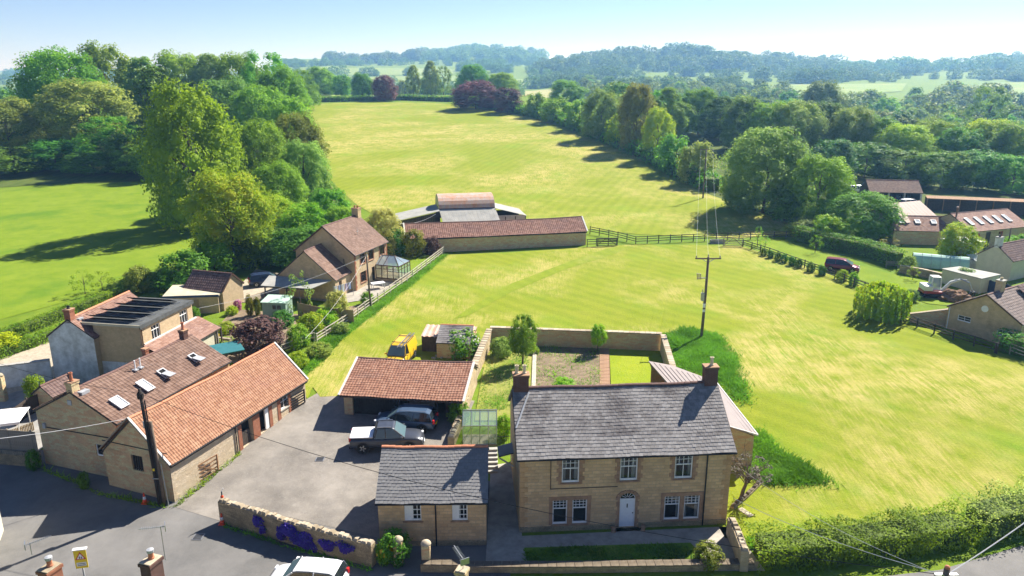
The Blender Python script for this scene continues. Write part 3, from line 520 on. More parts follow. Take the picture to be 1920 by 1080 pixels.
# --- trees along the right side of the upper hayfield
HG = 'trees along the right hedge of the upper hayfield'
for pr, mt, q, lb in (
    ('broad', 'leaf_mid', (-101.83, 411.02, 15.27, 8.82), 'round tree behind the top hedge, leftmost of the row'),
    ('round', 'leaf_mid', (-88.29, 400, 11.11, 5.54), 'small tree in the row behind the top hedge'),
    ('broad', 'leaf_dark', (-70.75, 364.58, 12.62, 5.56), 'dark tree beside the smaller copper beech'),
    ('broad', 'leaf_purple', (-58.51, 354.55, 11.82, 6.15), 'smaller purple copper beech at the top of the hayfield'),
    ('tall', 'leaf_grey', (-53.17, 417.66, 16.88, 4.33), 'slim poplar-like tree, left of the three tall trees'),
    ('tall', 'leaf_grey', (-43.92, 417.66, 19.06, 5.2), 'tallest of the three slim trees above the hayfield'),
    ('loose', 'leaf_grey', (-36.99, 417.66, 15.78, 4.62), 'thin tree, right of the three slim trees'),
    ('broad', 'leaf_mid', (-20.17, 395, 16.39, 8.75), 'green tree behind the big copper beech'),
    ('broad', 'leaf_fresh', (-5.31, 385, 12.36, 8.53), 'rounded fresh green tree right of the copper beech'),
    ('broad', 'leaf_purple', (-14.64, 309.59, 11.41, 9.9), 'large purple copper beech at the corner of the hayfield'),
    ('round', 'leaf_bronze', (-1.65, 296.19, 9.56, 6.39), 'bronze-leaved bush next to the large copper beech'),
    ('bush', 'leaf_mid', (8.46, 282.19, 8.38, 3.94), 'low green bush in the right hayfield hedge, far end'),
    ('round', 'leaf_mid', (23.27, 330, 10.28, 8.02), 'dark rounded tree rising from the far hedge'),
    ('bush', 'leaf_fresh', (14.89, 266.4, 7.94, 5.58), 'light bush in the hayfield hedge'),
    ('bush', 'leaf_mid', (21.52, 245.71, 9.19, 5.16), 'green bush in the hayfield hedge'),
    ('broad', 'leaf_grey', (26.66, 225.72, 14.72, 6.35), 'grey-green tree in the hayfield hedge'),
    ('broad', 'leaf_olive', (33.43, 204.08, 17.92, 5.76), 'dark ivy-clad tree standing tall in the hayfield hedge'),
    ('tall', 'leaf_mid', (46.5, 228, 15.75, 6.41), 'tall green tree behind the bright ash in the hedge'),
    ('broad', 'leaf_bright', (36.71, 190.59, 13.13, 4.18), 'bright yellow-green tree in the hayfield hedge'),
    ('bush', 'leaf_fresh', (30.69, 212.43, 8.76, 4.49), 'fresh bush at the foot of the ivy-clad tree'),
    ('bush', 'leaf_mid', (37.46, 172.57, 8.45, 4.3), 'low rounded bush in the nearer hedge'),
    ('bush', 'leaf_grey', (39.52, 160.34, 8.47, 4.01), 'pale rounded bush beside the far electricity pole'),
    ('broad', 'leaf_grey', (44.63, 131.49, 15.16, 7.83), 'big rounded tree at the near corner of the hayfield'),
    ('broad', 'leaf_mid', (50.96, 123.29, 11.5, 5.59), 'rounded tree right of the big corner tree'),
    ('broad', 'leaf_mid', (54.28, 114.25, 7.26, 5.83), 'round tree in front of the barn conversion'),
    ('bush', 'leaf_fresh', (48.11, 110.73, 4.09, 2.83), 'light bush at the end of the clipped hedge'),
    ('bush', 'leaf_grey', (45.37, 114.25, 2.78, 2.91), 'grass-topped bush at the paddock corner'),
    ('bush', 'leaf_mid', (42.15, 135.98, 5.86, 3.92), 'bush at the foot of the big corner tree'),
    ('bush', 'leaf_dark', (46.27, 125.25, 5.9, 3.63), 'dark undergrowth between the two corner trees'),
    ('broad', 'leaf_mid', (58.61, 240, 14.2, 7.58), 'upright green tree in the line behind the hedge'),
    ('tall', 'leaf_dark', (61.33, 225, 13.54, 7.12), 'dark tree in the line behind the hedge')):
    tree(pr, mt, q, lb, HG, .05)
WR = 'trees of the wood behind the barn conversion'
for pr, mt, q, lb in (
    ('broad', 'leaf_dark', (62.53, 205, 14.24, 6.51), 'dark tree at the left end of the right-hand wood'),
    ('broad', 'leaf_mid', (67.4, 200, 13.83, 7.07), 'second tree from the left end of the right-hand wood'),
    ('broad', 'leaf_grey', (72.67, 195, 15.15, 7.59), 'grey-green tree in the right-hand wood above the big corner tree'),
    ('broad', 'leaf_dark', (82.32, 200, 15.3, 7.08), 'dark crown in the right-hand wood, left of centre'),
    ('broad', 'leaf_grey', (85.94, 192, 14.86, 7.16), 'silvery crown in the middle of the right-hand wood'),
    ('broad', 'leaf_mid', (91.85, 190, 13.67, 7.43), 'mid-green crown above the open cart shed'),
    ('broad', 'leaf_bright', (94.56, 182, 12.27, 7.45), 'yellow-topped crown above the barn conversion'),
    ('broad', 'leaf_mid', (105.86, 190, 14.08, 7.44), 'green crown above the barn conversion flue'),
    ('broad', 'leaf_mid', (107.06, 180, 12.58, 7.71), 'full crown behind the barn conversion roof'),
    ('broad', 'leaf_bright', (115.95, 184, 14.78, 7.88), 'yellow-topped crown at the right of the wood'),
    ('broad', 'leaf_mid', (118.77, 176, 14.11, 8.17), 'green crown cut by the right picture edge'),
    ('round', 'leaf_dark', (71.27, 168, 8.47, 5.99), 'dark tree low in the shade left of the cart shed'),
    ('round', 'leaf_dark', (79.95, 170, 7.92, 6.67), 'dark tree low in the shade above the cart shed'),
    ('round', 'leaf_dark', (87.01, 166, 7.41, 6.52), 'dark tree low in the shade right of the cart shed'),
    ('round', 'leaf_mid', (91.96, 160, 7.79, 6.3), 'front tree low down behind the barn conversion'),
    ('round', 'leaf_dark', (99.97, 160, 8.47, 6.3), 'dark front tree behind the right barn roof'),
    ('round', 'leaf_mid', (104.79, 156, 8.19, 6.15), 'front tree low at the right picture edge'),
    ('loose', 'leaf_mid', (186.4, 300, 24.79, 8.46), 'half-bare tree with thin top branches beyond the wood'),
    ('broad', 'leaf_far', (136.92, 340, 26.22, 10.76), 'wide hazy tree standing in the valley fields')):
    tree(pr, mt, q, lb, WR, .05)
# --- valley and hillside trees further off
FIELDS = [[(v.co.x, v.co.y) for v in o.data.vertices] for o in COL.objects if o.name.startswith('distant_field')]
def in_field(x, y):
    for f in FIELDS:
        xs = [p[0] for p in f]; ys = [p[1] for p in f]
        if min(xs) < x < max(xs) and min(ys) < y < max(ys): return True
    return False
rw = random.Random(12); spots = []
def hidden_free(x, y, d):
    return all((x - a) ** 2 + (y - b) ** 2 > d * d for a, b in spots)
MARKS = [(-.62, 'at the far left edge'), (-.5, 'left of the wood skyline'), (-.26, 'above the round hedge tree'), (-.19, 'above the smaller copper beech'), (-.11, 'above the three slim trees'), (-.05, 'above the large copper beech'), (.03, 'above the bronze bush'), (.09, 'above the low far-hedge bushes'), (.15, 'above the ivy-clad tree'), (.21, 'above the bright hedge tree'), (.27, 'above the far electricity pole'), (.34, 'above the big corner tree'), (.41, 'above the second corner tree'), (.48, 'above the open car shed'), (.55, 'above the pink sheet barn'), (.62, 'above the five rooflights'), (.68, 'near the right edge'), (9, 'at the right edge')]
TONE = {'leaf_mid': 'green', 'leaf_far': 'blue-green', 'leaf_grey': 'grey-green'}
def scatter(n, alo, ahi, ylo, yhi, d, lab, grp, mats, hlo=8, hhi=15):
    k = 0; tries = 0
    while k < n and tries < n * 40:
        tries += 1; y = ylo * (yhi / ylo) ** rw.random(); a = rw.uniform(alo, ahi); x = a * y
        if in_field(x, y) or not hidden_free(x, y, d): continue
        spots.append((x, y)); h = rw.uniform(hlo, hhi); mt = rw.choice(mats); w_ = rw.uniform(.42, .62); f = (y - ylo) / (yhi - ylo)
        mk = next(m for m in MARKS if a < m[0])[1]
        tree('far', mt, (x, y, h, h * w_), '%s %s %s %s, %s, %s' % ('small' if h < 10 else 'tall' if h > 12.7 else 'middling', 'slender' if w_ < .49 else 'wide' if w_ > .56 else 'round', TONE[mt], lab, 'nearest row' if f < .15 else 'second row' if f < .35 else 'middle row' if f < .6 else 'back row', mk), grp, .04, far=True); k += 1
scatter(85, .12, .78, 235, 430, 13, 'valley tree', 'valley trees beyond the right-hand wood', ['leaf_mid', 'leaf_far', 'leaf_grey', 'leaf_far'])
scatter(110, .02, .78, 430, 900, 18, 'hazy field tree', 'hazy trees between the valley fields', ['leaf_far', 'leaf_far', 'leaf_mid'])
scatter(34, -.30, .02, 430, 900, 18, 'top-hedge tree', 'hazy trees beyond the top hedge', ['leaf_far'])
scatter(26, -.78, -.55, 280, 900, 20, 'tree in far country', 'trees in the country at far left', ['leaf_far', 'leaf_mid'])
def woodmass(name, label, region, n, h0, h1, seed, mat='leaf_far'):
    """a far-off wood that reads as one mass"""
    rg = np.random.default_rng(seed); src = []
    for me in PR['far']:
        v = np.empty(len(me.vertices) * 3, np.float32); me.vertices.foreach_get('co', v); v = v.reshape(-1, 3)[:me['nleaf'] * 4].reshape(-1, 4, 3)
        v = v[::3]; c = v.mean(1, keepdims=True); v = (c + (v - c) * 1.8).reshape(-1, 3); v[:, 2] /= me['A']; src.append(v)
    V = []
    for i in range(n):
        x, y = region(rg); h = rg.uniform(h0, h1) * (1 + .45 * mnoise.noise((x * .008, y * .008, seed))); r = h * rg.uniform(.45, .75); s = src[i % 3]; a = rg.uniform(0, 6.28); c_, s_ = math.cos(a), math.sin(a)
        V.append(np.stack([x + (s[:, 0] * c_ - s[:, 1] * s_) * r, y + (s[:, 0] * s_ + s[:, 1] * c_) * r, T(x, y) - .5 + s[:, 2] * h], 1))
    V = np.concatenate(V); o = obj(name, fmesh(name, V, np.arange(len(V)).reshape(-1, 4)), mat); o['kind'] = 'stuff'; tag(o, label, 'wood'); return o
def band(a0, a1, y0, y1):
    def f(rg):
        while True:
            a = rg.uniform(a0, a1); y = rg.uniform(y0, y1)
            if not in_field(a * y, y): return a * y, y
    return f
woodmass('hilltop_wood', 'long hazy blue wood along the right-hand skyline ridge', band(.03, .42, 1230, 1560), 330, 13, 24, 1)
woodmass('hilltop_wood', 'thin hazy belt of trees on the low right-hand skyline', band(.42, .62, 1250, 1450), 110, 10, 20, 2)
woodmass('hilltop_wood', 'blue wood climbing the hill at the right picture edge', band(.60, .85, 1150, 1500), 130, 12, 20, 3)
woodmass('hilltop_wood', 'blue wood on the distant middle hill above the copper beech', band(-.115, .04, 1850, 2250), 170, 16, 28, 4)
woodmass('hilltop_wood', 'long flat blue wood on the distant left hill', band(-.235, -.115, 1950, 2150), 120, 20, 30, 5)
def clumps(a0, a1, y0, y1, sc=.006, lo=.02):
    def f(rg):
        while True:
            a = rg.uniform(a0, a1); y = rg.uniform(y0, y1); x = a * y; row = abs(((y + x * .35 + 60 * mnoise.noise((x * .002, y * .002, 3))) / 130) % 1 - .5) < .1
            if in_field(x, y): continue
            if row or mnoise.noise((x * sc, y * sc, 1.7)) > lo: return x, y
    return f
woodmass('hillside_scrub', 'hazy copses and hedges on the slope below the right-hand ridge', clumps(.04, .8, 700, 1240, .006, .2), 360, 7, 15, 6)
woodmass('valley_copse', 'hazy blue-green copses along the valley floor beyond the right-hand wood', clumps(.06, .8, 330, 720, .012, .25), 190, 7, 14, 16)
woodmass('hillside_scrub', 'hazy scrub below the distant middle hill', clumps(-.3, .05, 600, 1800), 320, 8, 16, 7)
woodmass('hillside_scrub', 'faint blue woods and hedges on the far left horizon', band(-.8, -.45, 1500, 4200), 110, 12, 22, 8)

# ------------------------------------------------------------------ building kit
class Wall:
    """a wall from p0 to p1 (local plan); its outside is on the right of that direction"""
    def __init__(s, root, p0, p1, z0, z1, mat, holes=(), apex=None, depth=.22, name='wall', label=None):
        s.root = root; s.p0 = Vector((p0[0], p0[1], 0)); d = Vector((p1[0] - p0[0], p1[1] - p0[1], 0)); s.L = d.length; s.d = d.normalized(); s.n = Vector((s.d.y, -s.d.x, 0))
        us = sorted({0, s.L, *[h[0] for h in holes], *[h[1] for h in holes]}); zs = sorted({z0, z1, *[h[2] for h in holes], *[h[3] for h in holes]})
        m = MB()
        for a, b in zip(us, us[1:]):
            for c, e in zip(zs, zs[1:]):
                if any(h[0] <= (a + b) / 2 <= h[1] and h[2] <= (c + e) / 2 <= h[3] for h in holes): continue
                m.quad(s.pt(a, 0, c), s.pt(b, 0, c), s.pt(b, 0, e), s.pt(a, 0, e))
        for a, b, c, e in holes:
            for p, q in (((a, c), (b, c)), ((b, c), (b, e)), ((b, e), (a, e)), ((a, e), (a, c))):
                m.quad(s.pt(p[0], 0, p[1]), s.pt(q[0], 0, q[1]), s.pt(q[0], -depth, q[1]), s.pt(p[0], -depth, p[1]))
        if apex: m.quad(s.pt(0, 0, z1), s.pt(s.L, 0, z1), s.pt(apex[0], 0, apex[1]))
        me = bpy.data.meshes.new('wall'); bm = bmesh.new(); vs = [bm.verts.new(v) for v in m.v]
        for f in m.f: bm.faces.new([vs[i] for i in f])
        bmesh.ops.remove_doubles(bm, verts=bm.verts[:], dist=1e-4); bm.to_mesh(me); bm.free()
        s.o = obj(name, me, mat, root)
        if label: s.o['label'] = label
    def pt(s, u, w, z): return s.p0 + s.d * u + s.n * w + Vector((0, 0, z))
    def slab(s, m, u0, u1, w0, w1, z0, z1):
        return m.hexa([s.pt(u0, w0, z0), s.pt(u1, w0, z0), s.pt(u1, w1, z0), s.pt(u0, w1, z0), s.pt(u0, w0, z1), s.pt(u1, w0, z1), s.pt(u1, w1, z1), s.pt(u0, w1, z1)])
    def window(s, h, frame='white_paint', cols=2, rows=1, top=None, sill='brown_dressing', fw=.06, glass='window_glass', panel=None, meet=True, curtain=.0):
        """frame with glazing bars; top = (cols, rows, share) of small panes in an upper sash"""
        u0, u1, z0, z1 = h; m = MB(); w0, w1 = -.14, -.07
        s.slab(m, u0, u0 + fw, w0, w1, z0, z1); s.slab(m, u1 - fw, u1, w0, w1, z0, z1); s.slab(m, u0 + fw, u1 - fw, w0, w1, z0, z0 + fw * 1.6); s.slab(m, u0 + fw, u1 - fw, w0, w1, z1 - fw, z1)
        o = m.build('window', frame, s.root)
        zm = z0 + (z1 - z0) * (1 - top[2]) if top else z1
        b = MB()
        for i in range(1, cols): u = u0 + (u1 - u0) * i / cols; s.slab(b, u - .018, u + .018, w0 + .01, w1 - .01, z0 + fw, zm)
        for i in range(1, rows): z = z0 + (zm - z0) * i / rows; s.slab(b, u0 + fw, u1 - fw, w0 + .012, w1 - .012, z - .018, z + .018)
        if top:
            s.slab(b, u0 + fw, u1 - fw, w0 + .005, w1 + .005, zm - .03, zm + .03)
            for i in range(1, top[0]): u = u0 + (u1 - u0) * i / top[0]; s.slab(b, u - .014, u + .014, w0 + .01, w1 - .01, zm, z1 - fw)
            for i in range(1, top[1]): z = zm + (z1 - zm) * i / top[1]; s.slab(b, u0 + fw, u1 - fw, w0 + .012, w1 - .012, z - .014, z + .014)
        if b.f: b.build('glazing_bars', frame, o)
        for c, e in ((z0 + .02, zm), (zm, z1 - .02)) if top else ((z0 + .02, z1 - .02),):
            g = MB(); g.quad(s.pt(u0 + .02, -.12, c), s.pt(u1 - .02, -.12, c), s.pt(u1 - .02, -.12, e), s.pt(u0 + .02, -.12, e)); g.build('pane', glass, o)
        if curtain:
            wd = (u1 - u0) * curtain
            for a, e in ((u0 + .05, u0 + .05 + wd), (u1 - .05 - wd, u1 - .05)):
                q = MB(); nn = 5
                for i in range(nn): q.quad(s.pt(a + (e - a) * i / nn, -.24 - .04 * (i % 2), z0 + .05), s.pt(a + (e - a) * (i + 1) / nn, -.24 - .04 * ((i + 1) % 2), z0 + .05), s.pt(a + (e - a) * (i + 1) / nn, -.24 - .04 * ((i + 1) % 2), z1 - .05), s.pt(a + (e - a) * i / nn, -.24 - .04 * (i % 2), z1 - .05))
                q.build('curtain', 'wash_white', o)
        q = MB(); q.quad(s.pt(u0 - .3, -.6, z0 - .3), s.pt(u1 + .3, -.6, z0 - .3), s.pt(u1 + .3, -.6, z1 + .3), s.pt(u0 - .3, -.6, z1 + .3)); q.build('room_dark_sheet', 'dark_wood', o)  # dark sheet behind the glass, painted for the unlit room
        if panel: p = MB(); s.slab(p, u0 + fw, u0 + (u1 - u0) * panel, -.115, -.085, z0 + fw, z1 - fw); p.build('blind', 'white_paint', o)
        if sill: k = MB(); s.slab(k, u0 - .1, u1 + .1, -.1, .07, z0 - .09, z0 - .002); k.build('sill', sill, o)
        return o
    def door(s, h, mat='door_white', boards=0, frame='white_paint'):
        u0, u1, z0, z1 = h; f = MB(); s.slab(f, u0, u0 + .07, -.16, -.08, z0, z1); s.slab(f, u1 - .07, u1, -.16, -.08, z0, z1); s.slab(f, u0 + .07, u1 - .07, -.16, -.08, z1 - .07, z1)
        d = MB(); s.slab(d, u0 + .07, u1 - .07, -.15, -.11, z0, z1 - .07); o = d.build('door', mat, s.root); f.build('frame', frame, o)
        return o
def slate_tile(w, h): return ([(0.004, 0, .022), (w - .004, 0, .022), (w - .004, 0, .034), (0.004, 0, .034), (0.004, h * 1.12, .002), (w - .004, h * 1.12, .002), (w - .004, h * 1.12, .012), (0.004, h * 1.12, .012)], [(0, 1, 2, 3), (3, 2, 6, 7), (0, 3, 7, 4), (1, 5, 6, 2)])
def pan_tile(w, h, amp=.032, n=6, flat=.45):
    xs = [w * 1.03 * i / n for i in range(n + 1)]; zz = []
    for x in xs:
        t = x / w; zz.append(0 if t < flat else amp * math.sin(math.pi * min(1, (t - flat) / (1 - flat))))
    zz[-1] = 0
    V = [(x, 0, z + .035) for x, z in zip(xs, zz)] + [(x, h * 1.06, z + .006) for x, z in zip(xs, zz)] + [(x, 0, z + .008) for x, z in zip(xs, zz)]
    F = [(i, i + 1, n + 2 + i, n + 1 + i) for i in range(n)] + [(2 * n + 2 + i, 2 * n + 3 + i, i + 1, i) for i in range(n)]
    return V, F
def tile_slope(roof, A, u, sv, L, S, tile, tw, th, mat, pick=0, bond=True, name='roof_tile', seed=1, jit=.012, skip=None, mass='roof_tiles', sagf=None):
    """cover a slope with tiles row by row from the eave; the first `pick` are objects of their own, the rest one mesh"""
    rg = random.Random(seed); u = Vector(u).normalized(); sv = Vector(sv).normalized(); n = u.cross(sv); A = Vector(A)
    V, F = tile; base = np.array(V, float); rows = max(1, round(S / th)); cols = max(1, round(L / tw)); th = S / rows; tw_ = L / cols; sx = tw_ / tw
    ms = bpy.data.meshes.new(name); ms.from_pydata(V, [], F); ms.materials.append(M[mat])
    mvs = []; mfs = []; nb = 0; B = np.array([u, sv, n]); rot = Matrix((u, sv, n)).transposed().to_euler()
    cnt = 0
    for r in range(rows):
        for c in range(-1 if (bond and r % 2) else 0, cols):
            x = c * tw_ + (tw_ / 2 if bond and r % 2 else 0); x0 = max(0, x); x1 = min(L, x + tw_)
            if x1 - x0 < .3 * tw_: continue
            if skip and skip((x0 + x1) / 2, (r + .5) * th): continue
            off = Vector(A) + u * x0 + sv * (r * th + rg.uniform(-jit, jit)) + n * rg.uniform(0, jit * .6); k = (x1 - x0) / tw
            if sagf: off = off - Vector((0, 0, sagf((x0 + x1) / 2 / L, (r + .5) / rows)))
            if cnt < pick:
                o = obj(name, ms, mat, roof, off, rot); o.scale = (k, 1, 1); cnt += 1
            else:
                p = base * np.array([k, 1, 1]); p[:, 2] += p[:, 1] * rg.uniform(-.01, .012); mvs.append(p @ B + np.array(off)); mfs.append([tuple(i + nb for i in f) for f in F]); nb += len(V)
    if mvs:
        me = bpy.data.meshes.new(mass); me.from_pydata(np.concatenate(mvs).tolist(), [], [f for fs in mfs for f in fs]); o = obj(mass, me, mat, roof); o['kind'] = 'stuff'
def ridge_tiles(parent, p, q, r, mat, seg=.42, n=6, name='ridge_tile', sagf=None):
    p, q = Vector(p), Vector(q); d = q - p; k = max(1, round(d.length / seg)); seg = d.length / k; d.normalize(); side = d.cross(Vector((0, 0, 1))).normalized()
    V = []
    for x in (0, seg * .985):
        for rr in (r, r * .8):
            for i in range(n + 1):
                a = math.pi * i / n; V.append((x, -math.cos(a) * rr, math.sin(a) * rr * .8 - .04))
    w = n + 1; F = []
    for i in range(n): F += [(i, i + 1, 2*w + i + 1, 2*w + i), (w + i + 1, w + i, 3*w + i, 3*w + i + 1), (i, w + i, w + i + 1, i + 1), (2*w + i, 2*w + i + 1, 3*w + i + 1, 3*w + i)]
    me = bpy.data.meshes.new(name); me.from_pydata(V, [], F); me.materials.append(M[mat]); e = Matrix((d, -side, Vector((0, 0, 1)))).transposed().to_euler()
    for i in range(k): o = obj(name, me, mat, parent, p + d * (i * seg) + Vector((0, 0, random.uniform(0, .01) - (sagf((i + .5) / k, 1) if sagf else 0))), (e.x, e.y, e.z))
def gable_roof(root, L, W, he, hr, rf, mat, tile, tw, th, pick=0, thick=.1, back=True, ridge='dark_ridge', under='dark_wood', bond=True, seed=1, rr=.12, vlap=0, skip=None, wback=None, heb=None, seg=.42, sag=0.):
    """two slopes over plan 0..L x 0..W with the ridge at rf*W; returns the roof part"""
    vr = rf * W; heb = he if heb is None else heb; m = MB()
    for (v0, z0, v1, z1) in ((0, he, vr, hr), (W, heb, vr, hr)):
        m.hexa([(0, v0, z0 - thick), (L, v0, z0 - thick), (L, v1, z1 - thick), (0, v1, z1 - thick), (0, v0, z0), (L, v0, z0), (L, v1, z1), (0, v1, z1)])
    sg = (lambda x, y: sag * (.35 + .65 * y) * (4 * x * (1 - x)) ** .8 + .02 * math.sin(x * 17 + seed) * (sag > 0)) if sag else None
    roof = m.build('roof', under, root, (0, 0, -sag * 1.05 if sag else 0))
    S = math.hypot(vr, hr - he); sv = (0, vr / S, (hr - he) / S)
    lift = sag * 1.05 if sag else 0; tile_slope(roof, (0, -.05 * sv[1], he - .05 * sv[2] + lift), (1, 0, 0), sv, L, S, tile, tw, th, mat, pick, bond, seed=seed, skip=skip, sagf=sg)
    if back:
        wb = W - vr; S2 = math.hypot(wb, hr - heb); tile_slope(roof, (L, W, heb + lift), (-1, 0, 0), (0, -wb / S2, (hr - heb) / S2), L, S2, tile, tw, th, mat, 0, bond, seed=seed + 1, sagf=sg)
    if ridge: ridge_tiles(roof, (0, vr, hr + .03 + lift), (L, vr, hr + .03 + lift), rr, ridge, seg, sagf=sg)
    return roof
def gutter(root, a, b, mat='black_iron', r=.055): MB().tube([a, b], r, 6).build('gutter', mat, root)
def downpipe(root, x, y, z0, z1, mat='black_iron', r=.045): MB().tube([(x, y, z0), (x, y, z1)], r, 6).build('downpipe', mat, root)
def chimney(root, x, y, z0, z1, a, b, mat, pots, potmat='clay_pot', cap='brown_dressing', ph=.55, name='chimney'):
    m = MB(); m.box(x - a/2, x + a/2, y - b/2, y + b/2, z0, z1 - .22); m.box(x - a/2 - .04, x + a/2 + .04, y - b/2 - .04, y + b/2 + .04, z1 - .218, z1 - .08)
    c = m.build(name, mat, root); MB().box(x - a/2 - .07, x + a/2 + .07, y - b/2 - .07, y + b/2 + .07, z1 - .078, z1).build('cap', cap, c, bevel=.03)
    for px, py in pots: MB().lathe([(.13, -.02), (.14, .06), (.105, .1), (.1, ph - .1), (.13, ph - .08), (.13, ph), (.09, ph), (.09, ph - .2)], 12, (x + px, y + py, z1)).build('chimney_pot', potmat, c, smooth=False)
    return c
def rooflight(root, A, u, sv, uc, sc, w, h, frame='lead', glass='skylight_glass', open_=0):
    u = Vector(u).normalized(); sv = Vector(sv).normalized(); n = u.cross(sv); A = Vector(A) + u * (uc - w/2) + sv * (sc - h/2) + n * .05
    P = lambda a, b, c: A + u * a + sv * b + n * c
    m = MB()
    for (a0, a1, b0, b1) in ((0, .09, 0, h), (w - .09, w, 0, h), (.09, w - .09, 0, .09), (.09, w - .09, h - .09, h)):
        m.hexa([P(a0, b0, 0), P(a1, b0, 0), P(a1, b1, 0), P(a0, b1, 0), P(a0, b0, .1), P(a1, b0, .1), P(a1, b1, .1), P(a0, b1, .1)])
    o = m.build('rooflight', frame, root)
    if open_:
        g = MB(); q = MB(); q.quad(P(.09, .09, .03), P(w - .09, .09, .03), P(w - .09, h - .09, .03), P(.09, h - .09, .03)); q.build('opening', 'dark_void', o)
        g.hexa([P(.03, -.25, .35), P(w - .03, -.25, .35), P(w - .03, h * .55, .09), P(.03, h * .55, .09), P(.03, -.25, .39), P(w - .03, -.25, .39), P(w - .03, h * .55, .13), P(.03, h * .55, .13)]); g.build('sash', frame, o)
    else: g = MB(); g.quad(P(.08, .08, .06), P(w - .08, .08, .06), P(w - .08, h - .08, .06), P(.08, h - .08, .06)); g.build('pane', glass, o)
    return o
def quoins(wall, u, w, z0, z1, mat, h=.3, name='quoin', flip=1):
    z = z0; i = 0
    while z < z1 - .05:
        m = MB(); l = w if i % 2 else w * .62; e = min(z + h - .012, z1)
        wall.slab(m, min(u, u + flip * l), max(u, u + flip * l), -.05, .025, z, e); m.build(name, mat, wall.root); z += h; i += 1
SL, PT = slate_tile, pan_tile

